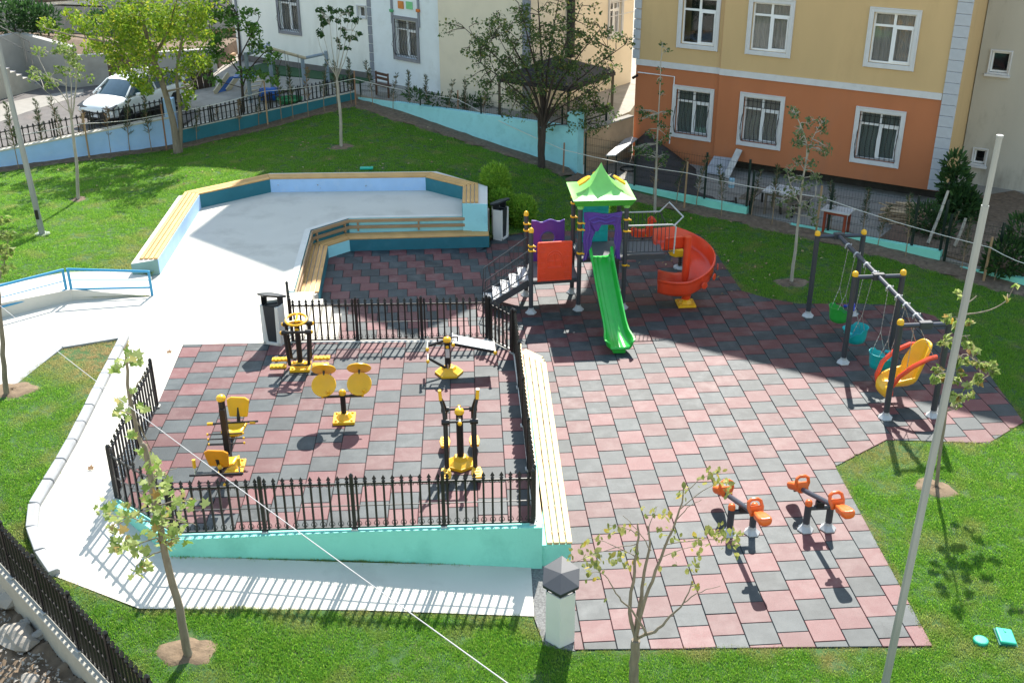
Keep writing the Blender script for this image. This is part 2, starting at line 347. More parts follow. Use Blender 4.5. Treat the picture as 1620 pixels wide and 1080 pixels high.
def sheet(name,outer,holes,step,zf,mat,**tg):
    pts=[];edges=[];
    for lp in [outer]+holes:
        k=len(pts); n=len(lp); pts+= [V(xy(p)) for p in lp]; edges+= [(k+i,k+(i+1)%n) for i in range(n)]
    a=np.array([xy(p) for p in outer]); lo,hi=a.min(0),a.max(0)
    gx,gy=np.meshgrid(np.arange(lo[0],hi[0],step),np.arange(lo[1],hi[1],step)); G=np.stack([gx.ravel(),gy.ravel()],1)+rng.uniform(-.06,.06,(gx.size,2))*step
    G=G[inpoly(G,outer)]
    for h in holes: G=G[~inpoly(G,h)]
    pts+= [V((float(x),float(y))) for x,y in G]
    v,_,f,_,_,_=geometry.delaunay_2d_cdt(pts,edges,[],0,1e-4)
    v=np.array([xy(p) for p in v]); c=np.array([v[list(t)].mean(0) for t in f]); ok=inpoly(c,outer)
    for h in holes: ok&=~inpoly(c,h)
    z=zf(v); mb=MB(); mb.v=[(float(x),float(y),float(h)) for (x,y),h in zip(v,z)]; mb.f=[tuple(t) for t,k in zip(f,ok) if k]
    used=sorted({i for t in mb.f for i in t}); mp={u:i for i,u in enumerate(used)}; mb.v=[mb.v[u] for u in used]; mb.f=[tuple(mp[i] for i in t) for t in mb.f]
    o=mb.build(name,mat,m=Matrix(),smooth=80,fix=False,**tg); return o,mb
def relief(v): return .018*np.sin(v[:,0]*1.7+v[:,1]*.6)*np.sin(v[:,1]*1.3-v[:,0]*.4)
m_lawn=M('lawn_floor',(.035,.085,.02),.95,var=.35,scale=4,bump=.8,bscale=50,stain=((.16,.12,.055),.6,2.5))
lawn,lawn_mb=sheet('lawn',lawn_out,holes,.42,lambda v:gzs(v)+relief(v)*.6,m_lawn,kind='structure')
# ramp path round the gym
sheet('ramp_path',ramp,[],.5,lambda v:gzs(v)+.012,m_conc,kind='structure')
# plaza
pl=MB().prism(plaza if poly_area(plaza)>0 else plaza[::-1],-.3,PZ); pl.build('plaza',m_conc,kind='structure')
ub=MB(); n=len(up_ramp); ub.prism([xy(p) for p in up_ramp],.3,[p.z+(0 if i in (4,) else .0)+(.36 if i<=1 else (.28 if i==2 else (.0 if i==3 else .06))) for i,p in enumerate(up_ramp)])
ub.build('entrance_ramp',M('ramp_concrete',(.55,.53,.48),.85,var=.08,scale=1.2,bump=.3,bscale=40),kind='structure')
# gravel strip and bed beside the white bin
MB().prism([xy(at(836,893)),xy(at(908,889)),xy(at(910,1028)),xy(at(862,1022)),xy(at(845,975))],-.3,-.012).build('gravel_strip',M('grey_gravel',(.16,.16,.155),.95,var=.5,scale=30,bump=1,bscale=60),kind='structure')
# ---- rubber floors -------------------------------------------------
m_red=tilemat('red_rubber',(.118,.040,.042),(.27,.21,.195),.16); m_gry=tilemat('grey_rubber',(.030,.041,.046),(.17,.185,.185),.2)
def tile_me(poly,col,name='tile'):
    """a tile with softened rim, origin at its corner mean"""
    n=len(poly); c=sum((V(p) for p in poly),V((0,0)))/n; ar=poly_area(poly)
    if ar<0: poly=poly[::-1]
    mb=MB(); g=.0055
    def inset(d):
        out=[]
        for i in range(n):
            p,a,b=V(poly[i]),V(poly[i-1]),V(poly[(i+1)%n]); e1=(p-a).normalized(); e2=(b-p).normalized(); n1=V((-e1.y,e1.x)); n2=V((-e2.y,e2.x)); k=n1+n2
            k=k/max(.5,1+n1.dot(n2)); out.append(p+k*d-c)
        return out
    A=inset(g); B=inset(g+.006)
    vs=[(p.x,p.y,-.03) for p in A]+[(p.x,p.y,-.005) for p in A]+[(p.x,p.y,0) for p in B]
    fs=[tuple(range(2*n,3*n))]+[(i,(i+1)%n,n+(i+1)%n,n+i) for i in range(n)]+[(n+i,n+(i+1)%n,2*n+(i+1)%n,2*n+i) for i in range(n)]
    return MB().add(vs,fs),c
def floor(name,poly,z,org,rot,mode,label=None):
    """mode 'col': joints run through along y and each column is half a tile off; 'row': the other way"""
    base=MB().prism(poly,z-.35,z-.022).build(name,m_base,kind='structure')
    ca,sa=math.cos(rot),math.sin(rot); ex=V((ca,sa)); ey=V((-sa,ca)); o=V(org[:2])
    q=[((V(p[:2])-o).dot(ex),(V(p[:2])-o).dot(ey)) for p in poly]; us=[p[0] for p in q]; vs=[p[1] for p in q]
    items=[]; T=.5
    for i in range(math.floor(min(us)/T)-1,math.ceil(max(us)/T)+1):
        for j in range(math.floor(min(vs)/T)-2,math.ceil(max(vs)/T)+2):
            if mode=='col': u0=i*T; v0=(j+(.5 if i%2 else 0))*T; red=(math.floor((-v0/T-1)+.5*i+1e-6))%2==0
            else: v0=j*T; u0=(i+(.5 if j%2 else 0))*T; red=(math.floor(u0/T+.5*j+1e-6))%2==0
            cs=[o+ex*a+ey*b for a,b in ((u0,v0),(u0+T,v0),(u0+T,v0+T),(u0,v0+T))]
            c=clip(poly,cs)
            if len(c)<3 or abs(poly_area(c))<.004: continue
            items.append((cs,c,red))
    items.sort(key=lambda t:(V((t[0][0].x,t[0][0].y,z))-CAM).length-3*(abs(poly_area(t[1]))>.12))
    cache={}; stuff={True:MB(),False:MB()}
    for k,(cs,c,red) in enumerate(items):
        full=abs(poly_area(c))>.2499
        if full: c=cs
        cc=sum((V(p) for p in c),V((0,0)))/len(c)
        dz=random.uniform(-.0025,.0025)
        mt=m_red if red else m_gry
        if k<300:
            if full:
                if red not in cache:
                    mb,_=tile_me(c,red); cache[red]=mb.mesh('tile',mt)
                me=cache[red]
            else: me=tile_me(c,red)[0].mesh('tile',mt)
            link('tile',me,Matrix.Translation((cc.x,cc.y,z+dz)),base)
        else:
            mb,_=tile_me(c,red); b=stuff[red]; b.add([(x+cc.x,y+cc.y,h+z+dz) for x,y,h in mb.v],mb.f)
    for red,b in stuff.items():
        if b.f: b.build('tiles',m_red if red else m_gry,base,kind='stuff',fix=False)
    return base
floor('playground_floor',play_main,0,(0,0),0,'col')
floor('seating_floor',play_in,.0,(-4.2,8.3),R(1.2),'row')
floor('gym_floor',[p for p in (gym if poly_area(gym)>0 else gym[::-1])],PZ,xy(at(560+600/5.4,560+508/5.4,PZ)),R(-1.55),'col')
# ---- soil beds along the walls, tree pits ---------------------------
def ribbon(name,line,w0,w1,lift,mat,seg=.35):
    P=[V(xy(p)) for p in line]; rows=[]; 
    tot=[0]
    for a,b in zip(P,P[1:]): tot.append(tot[-1]+(b-a).length)
    N=max(2,int(tot[-1]/seg)); side=[]
    for i in range(N+1):
        s=tot[-1]*i/N; k=max(j for j in range(len(P)-1) if tot[j]<=s+1e-9); t=(s-tot[k])/(tot[k+1]-tot[k]); p=P[k].lerp(P[k+1],t); d=(P[k+1]-P[k]).normalized(); nn=V((d.y,-d.x))
        row=[]
        for j in range(5):
            w=w0+(w1*(.75+.5*random.random())-w0)*j/4; q=p+nn*w; h=gz(q.x,q.y)+(lift*(1-j/4)+.03*random.random() if j<4 else -.02); row.append((q.x,q.y,h))
        rows.append(row)
    return MB().grid(rows).build(name,mat,smooth=80,kind='structure',fix=False)
BEDS=[[L1a,L1b],[L1b,L2b],[L2b,L3b,L3c],[R0,R1,R2,R3]]
for b,w in zip(BEDS,(.45,.6,.75,.75)): ribbon('soil_bed',b,-.05,w,.09,m_soil)
def pit(px,py,r,mat=m_soil,g=True):
    c=atg(px,py); rows=[]
    for i in range(5):
        rr=r*i/4; row=[]
        for j in range(19):
            a=2*math.pi*(j%18)/18; k=rr*(1+.22*math.sin(a*2+px)+.12*math.sin(a*5+py)); x,y=c.x+k*math.cos(a),c.y+k*math.sin(a)*.9
            row.append((x,y,gz(x,y)+(.045,.035,.03,.03,-.03)[i]+(random.uniform(-.02,.02) if i<4 and j%18 else 0)))
        rows.append(row)
    MB().grid(rows).build('tree_pit',mat,smooth=80,kind='structure',fix=False); PITS.append((c.x,c.y,r*.95)); return c
PITS=[]
m_pit=M('dry_soil',(.17,.12,.075),.95,var=.3,scale=8,bump=1,bscale=25,stain=((.16,.11,.07),.6,5))
for q in ((297,1030,.42,m_pit),(1480,772,.4,m_pit),(20,617,.48,m_pit),(540,233,.45,m_pit),(1252,447,.45,m_soil),(124,316,.3,m_soil)): pit(*q)
# ================================================================ SEATING WALLS, GYM WALLS
def wood(name,c): return M(name,c,.6,var=.2,scale=1.0,stretch=(2.2,22,22),bump=.25,bscale=6,stain=((c[0]*.42,c[1]*.36,c[2]*.3),.55,.9),randv=.16)
m_wood=wood('pine_slat',(.60,.35,.13)); m_wood2=wood('weathered_slat',(.36,.235,.135)); m_wood3=wood('pale_slat',(.66,.50,.27)); m_stake=wood('stake_wood',(.26,.14,.085))
def offs(line,d):
    P=[V(xy(p)) for p in line]; out=[]
    for i,p in enumerate(P):
        ns=[]
        if i>0: e=(P[i]-P[i-1]).normalized(); ns.append(V((-e.y,e.x)))
        if i<len(P)-1: e=(P[i+1]-P[i]).normalized(); ns.append(V((-e.y,e.x)))
        if len(ns)==2: k=ns[0]+ns[1]; k=k/(1+ns[0].dot(ns[1]))
        else: k=ns[0]
        out.append(p+k*d)
    return out
def slat_run(root,line,d0,n,w,gap,z,t,mat,sgn=1,name='seat_slat'):
    for k in range(n):
        a=offs(line,sgn*(d0+k*(w+gap))); b=offs(line,sgn*(d0+k*(w+gap)+w))
        for i in range(len(line)-1):
            q=[a[i],a[i+1],b[i+1],b[i]]; e=(q[1]-q[0]).normalized()*.004; q=[q[0]+e,q[1]-e,q[2]-e,q[3]+e]
            m=frame((q[0].x,q[0].y,z-t),(q[1].x,q[1].y,z-t)); im=m.inverted()
            mb=MB().prism([xy(p) for p in q],z-t,z+random.uniform(-.002,.002)); mb.v=[tuple(im@V(v)) for v in mb.v]
            mb.build(name,mat,root,m,True,bevel=.006)
sw=thing('seating_wall','long cranked concrete seating wall with pine slats curving round the grey plaza','seating wall',at(429,304,PZ))
Ib=[at(*p,PZ) for p in ((253,434),(318,329),(429,304),(674,301),(733,316),(732,343))]
Ob=[at(*p,1.25) for p in ((207,414.6),(282,308),(427,272),(690,269),(771,292.5),(771,321))]
faces=[m_lb,m_petrol,m_lb,m_petrol,m_petrol]
for i in range(5):
    MB().prism([xy(Ib[i]),xy(Ib[i+1]),xy(Ob[i+1]),xy(Ob[i])],.1,1.205).build('wall_segment',m_coping,sw)
    d=(Ib[i+1]-Ib[i]).normalized(); nn=V((d.y,-d.x,0)); a,b=Ib[i],Ib[i+1]
    if nn.dot(Ob[i]-Ib[i])>0: nn=-nn
    MB().prism([xy(a+nn*.012),xy(b+nn*.012),xy(b-nn*.01),xy(a-nn*.01)],PZ-.1,1.207).build('painted_face',faces[i],sw)
e0=(Ib[0]-Ib[1]).normalized(); MB().prism([xy(Ib[0]+e0*.012),xy(Ob[0]+e0*.012),xy(Ob[0]-e0*.02),xy(Ib[0]-e0*.02)],.4,1.2).build('painted_face',M('lit_petrol_paint',(.17,.30,.29),.7,var=.1,scale=3,bump=.3),sw)  # end face is petrol paint too, the light on it put into a paler colour
e1=(Ib[5]-Ib[4]).normalized(); MB().prism([xy(Ib[5]+e1*.012),xy(Ob[5]+e1*.012),xy(Ob[5]-e1*.02),xy(Ib[5]-e1*.02)],.1,1.208).build('painted_face',m_aq,sw)
sg=1 if (offs(Ib,.3)[2]-V(xy(Ob[2]))).length<(offs(Ib,-.3)[2]-V(xy(Ob[2]))).length else -1
slat_run(sw,Ib,.0,4,.098,.022,1.25,.042,m_wood,sg)
# inner bench facing the play floor
ib=thing('backrest_bench','cranked wall bench with slatted seat and double back rail facing the dark rubber floor','bench',at(553.8,397,0))
In=[at(*p,0) for p in ((505,483),(519.5,407.8),(553.8,397),(774,391))]; ST=.385
Bk=[at(*p,ST) for p in ((466.7,485.5),(493,386),(553,367),(771,362.7))]
MB().prism([xy(In[0]),xy(In[1]),xy(Bk[1]),xy(Bk[0])],-.1,ST-.04).build('seat_wall',m_conc,ib)
MB().prism([xy(In[1]),xy(In[2]),xy(Bk[2]),xy(Bk[1])],-.1,ST-.04).build('seat_wall',m_conc,ib)
MB().prism([xy(In[2]),xy(In[3]),xy(Bk[3]),xy(Bk[2])],-.1,ST-.04).build('seat_wall',m_conc,ib)
for i,mm in enumerate((m_petrol,m_aq,m_petrol)):
    a,b=In[i],In[i+1]; d=(b-a).normalized(); nn=V((d.y,-d.x,0)); MB().prism([xy(a+nn*.012),xy(b+nn*.012),xy(b-nn*.01),xy(a-nn*.01)],-.05,ST-.043).build('painted_face',mm,ib)
for i,mm in enumerate((m_aq,m_petrol,m_aq)):
    a,b=Bk[i],Bk[i+1]; d=(b-a).normalized(); nn=V((-d.y,d.x,0)); MB().prism([xy(a),xy(b),xy(PE[i+1]),xy(PE[i])],.0,PZ+.004).build('back_wall',mm,ib); MB().prism([xy(a-nn*.004),xy(b-nn*.004),xy(PE[i+1]),xy(PE[i])],PZ+.004,PZ+.012).build('wall_cap',m_coping,ib)
si=1 if (offs(In,.3)[2]-V(xy(Bk[2]))).length<(offs(In,-.3)[2]-V(xy(Bk[2]))).length else -1
slat_run(ib,In,-.015,4,.1,.025,ST,.04,m_wood,si)
zr=onv(lerp(Bk[2],Bk[3],.5),660,345.5)
RL=[V((*offs(Bk,-.05*si)[k],0)) for k in range(4)]
for i in range(3):
    for z in (zr-.02,zr-.21):
        a,b=RL[i]+V((0,0,z)),RL[i+1]+V((0,0,z)); bar('back_rail',a,b,.045,.095,m_wood2,ib,bevel=.006)
    L=(RL[i+1]-RL[i]).length; k=max(2,round(L/1.9)+1)
    for j in range(k):
        p=lerp(RL[i],RL[i+1],(j+.12 if j==0 else j-.12 if j==k-1 else j)/(k-1)) if k>1 else RL[i]
        d=(RL[i+1]-RL[i]).normalized(); o=V((-d.y,d.x,0))*.035*si
        bar('rail_post',p+o+V((0,0,zr-.34)),p+o+V((0,0,zr-.005)),.09,.05,m_wood2,ib,up=(d.x,d.y,0))
# steps between bench end and rear fence of the gym
stp=thing('steps','white concrete steps dropping from the plaza to the rubber floor beside the black fence','steps',at(505,500,0))
x0=at(468,520,PZ).x; y0=at(490,541,PZ).y+.06; y1=at(485,485.5,.385).y-.01
for k in range(4):
    xx=x0+.3*(k+1) if k else x0+.3
    MB().prism([(x0-.6 if k==0 else x0+.21*k-.01,y0),(x0+.21*(k+1),y0),(x0+.21*(k+1),y1-.004*k),(x0-.6 if k==0 else x0+.21*k-.01,y1-.004*k)],-.1,PZ-.003-.2*k).build('step',m_conc,stp,bevel=.008)
# gym retaining wall
gw=thing('retaining_wall','turquoise painted retaining wall under the black fence of the exercise area','wall',at(560,836,PZ)-V((0,0,.6)))
gl=[at(*p,PZ) for p in ((773,539),(815,556),(833,690),(848,830),(560,836),(272,849),(183,791))]
def strip(root,name,a,b,t,z0,z1,mat,n=None,inner=.0):
    d=(V(b)-V(a)).normalized(); nn=V((d.y,-d.x,0)); c=sum((V(xy(p)) for p in gl),V((0,0)))/len(gl)
    if (V(xy(a+nn))-c).length<(V(xy(a-nn))-c).length: nn=-nn
    return MB().prism([xy(a-nn*inner),xy(b-nn*inner),xy(b+nn*t),xy(a+nn*t)],z0,z1).build(name,mat,root)
strip(gw,'wall_face',gl[3]+V((.10,0,0)),gl[4],.1,-.3,PZ+.012,m_teal,inner=.06); strip(gw,'wall_face',gl[4],gl[5]+V((-.06,0,0)),.1,-.3,PZ+.010,m_teal,inner=.06); strip(gw,'wall_face',gl[5],gl[6],.1,.0,PZ+.011,m_teal,inner=.06)
strip(gw,'side_wall',gl[1],gl[2],.1,-.3,PZ+.008,m_coping,inner=.05); strip(gw,'side_wall',gl[2],gl[3]-V((0,-.02,0)),.1,-.3,PZ+.009,m_coping,inner=.05)
strip(gw,'side_wall',gl[0],gl[1],.08,-.3,PZ+.007,m_coping,inner=.04); strip(gw,'side_wall',at(466,541,PZ),gl[0],.08,-.3,PZ+.006,m_coping,inner=.04)
# pine bench along the wall, outside the fence
pb=thing('slatted_bench','pale pine slatted bench along the outside of the black fence beside the big rubber floor','bench',at(880,720,0))
bt=[at(*p,.46) for p in ((827,557),(864,574),(905.4,857),(864,858))]
bl=[bt[2],bt[1]]; bw=(bt[3]-bt[2]).length
MB().prism([xy(lerp(bt[2],bt[3],.04)),xy(bt[1]+V((-.03,-.02,0))),xy(gl[1]+V((.08,0,0))),xy(gl[3]+V((.09,-.06,0))),xy(V((gl[3].x+.0,bt[3].y,0)))],-.2,.415).build('seat_wall',m_teal,pb)
ln=[bt[3]+V((-.012,.0,0)),lerp(bt[0],bt[1],.0)+V((-.012,0,0))]
for k in range(4):
    f0,f1=(k+.0)/4,(k+.86)/4
    q=[lerp(bt[2],bt[3],f0),lerp(bt[2],bt[3],f1),lerp(bt[1],bt[0],f1),lerp(bt[1],bt[0],f0)]
    m=frame(q[0],q[3]); im=m.inverted(); mb=MB().prism([xy(p) for p in q],.42,.462); mb.v=[tuple(im@V(v)) for v in mb.v]; mb.build('seat_slat',m_wood3,pb,m,True,bevel=.006)
    a,b=lerp(bt[2],bt[3],(k+.93)/4),lerp(bt[1],bt[0],(k+.93)/4)
    if k<3:
        for j in range(9): MB().box((0,0,0),(.05,.045,.03)).build('slat_spacer',m_wood2,pb,Matrix.Translation(lerp(a,b,(j+.4)/9.)+V((0,0,-.012))),True)
# the far end turns the corner: short mitred boards
for k in range(3):
    o=V((.0,.03+.115*k,0)); a,b=bt[1]+o+V((.01,0,0)),bt[0]+o*1.1
    a=lerp(a,b,.04*k); b2=lerp(a,b,1-.1*k); m=frame(a,b2); MB().box(((b2-a).length/2,.045,-.02),((b2-a).length,.09,.042)).build('corner_slat',m_wood3,pb,m,True,bevel=.006)
bar('back_board',bt[3]+V((-.05,.25,.16)),bt[0]+V((-.05,.0,.16)),.03,.11,m_wood3,pb)
# ================================================================ IRON FENCES
def picket_me(H,r=.0165,spear=True):
    mb=MB(); mb.box((0,0,(H-.12)/2+.03),(2*r,2*r,H-.12-.06))
    z=H-.12
    mb.lathe((0,0,0),[(r*.9,z),(r*2.1,z+.035),(r*.8,z+.06),(r*2.3,z+.075),(.001,z+.15)],4)
    return mb.mesh('picket',m_black)
PICK=picket_me(1.0); PICKS=picket_me(.62,.018)
def scroll_bay(mb,p0,p1,H,n,low=True):
    d=(V(p1)-V(p0)); L=d.length; u=d/L; st=L/n; k=H/1.0
    for i in range(n):
        c=V(p0)+u*(st*(i+.5))
        for s in (-1,1):
            pts=[c+u*(s*(.028+.022*math.cos(a))*k*st/.16)+V((0,0,(.115+.045*math.sin(a))*k)) for a in (math.pi*1.5,math.pi*.9,math.pi*.5,0,-math.pi*.3)]
            mb.tube(pts,.006,4,False)
            mb.tube([c+u*s*.055*st/.16+V((0,0,.865*k)),c+u*s*.035*st/.16+V((0,0,.82*k)),c+u*s*.014*st/.16+V((0,0,.845*k))],.006,4,False)
        mb.tube([c+V((0,0,.86*k)),c+V((0,0,.79*k))],[.006,.009],4)
        mb.box(c+V((0,0,.062*k)),(.02,.02,.03))
def iron_fence(root,p0,p1,bays,H=1.0,per=10,endpost=True,startpost=True,pk=None,post=.058,foot=True):
    p0,p1=V(p0),V(p1); pk=pk or (PICK if H>.8 else PICKS)
    d=(p1-p0); hd=V((d.x,d.y,0)).normalized(); rot=math.atan2(hd.y,hd.x)
    for i in range(bays+1):
        q=lerp(p0,p1,i/bays)
        if (i>0 or startpost) and (i<bays or endpost):
            mb=MB().box((0,0,(H+.02)/2),(post,post,H+.02)); mb.lathe((0,0,H+.02),[(post*.6,0),(post*.62,.015),(post*.3,.045),(.002,.055)],8)
            P=mb.build('post',m_black,root,Matrix.Translation(q)@Matrix.Rotation(rot,4,'Z'),True)
            if foot: MB().box((0,0,.012),(.11,.11,.024)).build('foot_plate',m_foot,P,Matrix.Translation(q)@Matrix.Rotation(rot,4,'Z'),True)
    sc=MB()
    for i in range(bays):
        a,b=lerp(p0,p1,i/bays),lerp(p0,p1,(i+1)/bays)
        for z,h in ((.875*H,.032),(.46*H,.012),(.04*H,.03)):
            bar('rail',a+V((0,0,z)),b+V((0,0,z)),.022,h,m_black,root)
        n=per
        for j in range(n):
            q=lerp(a,b,(j+.5)/n); link('picket',pk,Matrix.Translation(q)@Matrix.Rotation(rot,4,'Z'),root)
        scroll_bay(sc,a,b,H,n)
    sc.build('scrollwork',m_black,root,fix=False,kind='stuff')
m_foot=M('galvanised_foot',(.5,.5,.48),.6,metal=.2)
gf=thing('iron_fence','tall black spear topped fence around the outdoor exercise machines','fence',at(183,791,PZ))
fl=[at(*p,PZ+.012) for p in ((249,643),(185,788),(277,845),(843,828),(821,598),(814,556),(799,546))]
iron_fence(gf,fl[0],fl[1],2,per=9); iron_fence(gf,fl[1],fl[2],1,per=8,startpost=False,endpost=False)
iron_fence(gf,fl[2],fl[3],4,per=10); iron_fence(gf,fl[3]+V((.03,.12,0)),at(815,560,PZ),4,per=10)
iron_fence(gf,at(811,558,PZ),at(775,538,PZ),1,per=6,endpost=True)
iron_fence(gf,at(770,536,PZ),at(464,541,PZ),3,per=10); 
q=at(464,541,PZ); iron_fence(gf,q,q+V((-.16,.95,0)),1,per=5,startpost=False)
# front left fence on its concrete wall
fw=thing('boundary_wall','low raw concrete wall above the rubble, carrying a black fence at the front left','wall',fA-V((0,0,.8)))
nf=V((fd.y,-fd.x,0)); nf=nf if nf.x<0 else -nf
for i in range(3):
    a,b=lerp(FA,FB,i/3),lerp(FA,FB,(i+1)/3)
    MB().prism([xy(a+nf*.11),xy(b+nf*.11),xy(b-nf*.11),xy(a-nf*.11)],-1.3,[a.z,b.z,b.z,a.z]).build('wall_segment',m_concwall,fw,bevel=.01)
ff=thing('iron_fence','black spear topped fence on the concrete wall in the front left corner','fence',fA)
iron_fence(ff,FA,FB,8,per=9)
# far left street walls and low fences
lw=thing('street_wall','pale blue painted wall below the street with the parked white car','wall',at(140,250,.3))
wb=[L1a,L1b]; t1=1.06
d=(L1b-L1a).normalized(); nn=V((d.y,-d.x,0)); nn=nn if nn.y<0 else -nn
tB=onv(L1b,278,186); tA=tB-.30*(L1b-L1a).length/(L1b-at(100,255,.35)).length
MB().prism([xy(L1a),xy(L1b),xy(L1b-nn*.3),xy(L1a-nn*.3)],-.5,[tA,tB,tB,tA]).build('wall_face',m_lb,lw)
MB().prism([xy(L1a+nn*.02),xy(L1b+nn*.02),xy(L1b-nn*.32),xy(L1a-nn*.32)],[tA,tB,tB,tA],[tA+.05,tB+.05,tB+.05,tA+.05]).build('coping',m_conc,lw)
MB().box(L1b+V((-.12,.12,.80)),(.34,.34,onv(L1b,276,165)*2-1.9)).build('pillar',m_lb,lw)
lf=thing('low_iron_fence','low black fence on the pale blue wall in front of the white car','fence',lerp(L1a,L1b,.6)+V((0,.1,t1-.35)))
iron_fence(lf,V((*xy(L1a-nn*.15),tA+.05)),V((*xy(L1b-nn*.15+V((-.3,0,0))),tB+.04)),7,H=.62,per=max(6,round((L1b-L1a).length/7/.175)))
tw=thing('garden_wall','petrol blue low wall rising from the yellow green tree to the back corner of the lawn','wall',lerp(L1b,L2b,.5))
d=(L2b-L1b).normalized(); nn=V((d.y,-d.x,0)); nn=nn if nn.y<0 else -nn; za,zb=.92,1.5
def slope_wall(a,b,z0,za,zb,t,mat,root,name,n=nn): return MB().prism([xy(a),xy(b),xy(b-n*t),xy(a-n*t)],z0,[za,zb,zb,za]).build(name,mat,root)
slope_wall(L1b,L2b,-.3,za,zb,.25,m_petrol,tw,'wall_face'); 
MB().prism([xy(L1b+nn*.01),xy(L2b+nn*.01),xy(L2b-nn*.27),xy(L1b-nn*.27)],[za,zb,zb,za],[za+.035,zb+.035,zb+.035,za+.035]).build('coping',m_conc,tw)
tf=thing('low_iron_fence','low black fence on the petrol blue wall in front of the old swing frame','fence',lerp(L1b,L2b,.5)+V((0,0,.8)))
iron_fence(tf,V((*xy(L1b-nn*.12+V((.25,.0,0))),za+.036)),V((*xy(L2b-nn*.12),zb+.036)),6,H=.6,per=max(6,round((L2b-L1b).length/6/.165)))
aw=thing('yard_wall','light aqua wall with a taller end pier behind the lawn, in front of the pergola','wall',lerp(L2b,L3b,.5))
d=(L3b-L2b).normalized(); nn3=V((d.y,-d.x,0)); nn3=nn3 if nn3.y<0 else -nn3
zt0,zt1=onv(L2b,566,153.5),onv(L3b,887,200)
slope_wall(L2b+V((.1,0,0)),L3b,-.3,zt0,zt1,.22,m_aq,aw,'wall_face',nn3)
MB().prism([xy(L3b-d*.02),xy(L3b+d*.42),xy(L3b+d*.42-nn3*.35),xy(L3b-d*.02-nn3*.35)],-.4,onv(L3b,895,178)).build('pier',m_aq,aw)
# ground beyond the walls
def slab(name,pts,z,mat,th=.3): 
    p=[xy(q) for q in pts]; return MB().prism(p,z-th,z).build(name,mat,kind='structure')
Yz=1.42
st0=L1a-nn*.2
slab('street',[L1a+V((.1,.3,0)),L1b+V((0,.35,0)),L1b+V((2.5,9,0)),V((-3,48,0)),V((-60,48,0)),V((-40,8,0))],1.0,m_asph)
# ================================================================ BUILDINGS
m_orange=M('orange_render',(.45,.160,.070),.85,var=.07,scale=1.2,bump=.25,bscale=60,stain=((.33,.15,.09),.5,1.1),stretch=(1,1,.3))
m_yellow=M('ochre_render',(.56,.39,.20),.85,var=.06,scale=1.2,bump=.25,bscale=60,stain=((.46,.31,.16),.5,1.1),stretch=(1,1,.3))
m_trim=M('white_trim',(.60,.60,.62),.7,var=.06,scale=4,bump=.15,stain=((.38,.37,.36),.35,3))
m_white=M('white_render',(.84,.835,.80),.85,var=.05,scale=1.5,bump=.25,bscale=50,stain=((.55,.53,.48),.5,1.0),stretch=(1,1,.3))
m_bay=M('cool_white_render',(.76,.80,.83),.85,var=.05,scale=1.5,bump=.25,bscale=50,stain=((.50,.50,.48),.5,.9))
m_beige=M('cream_render',(.72,.63,.50),.85,var=.05,scale=1.2,bump=.2,bscale=50,stain=((.48,.42,.34),.4,.8))
m_grey=M('grey_render',(.46,.43,.375),.9,var=.1,scale=.9,bump=.4,bscale=30,stain=((.17,.15,.125),.75,1.0),stretch=(1,1,.35))
m_quoin=M('grey_quoin',(.25,.26,.30),.8,var=.12,scale=5,bump=.2)
m_quoinw=M('pale_quoin',(.44,.46,.51),.8,var=.08,scale=5,bump=.2)
m_pvc=M('white_pvc',(.78,.79,.82),.35,var=.03)
m_glass,_n,_b=newmat('window_glass'); _b.inputs['Base Color'].default_value=(.012,.016,.018,1); _b.inputs['Roughness'].default_value=.04; _b.inputs['Specular IOR Level'].default_value=.8; _b.inputs['Alpha'].default_value=.32
m_curt=M('net_curtain',(.80,.77,.72),.9,var=.14,scale=1,stretch=(14,14,.6))
m_curt2=M('green_curtain',(.42,.50,.48),.9,var=.25,scale=1,stretch=(16,16,.5))
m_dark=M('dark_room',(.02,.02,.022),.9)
m_sill=M('window_stone',(.25,.25,.28),.7,var=.12,scale=5)
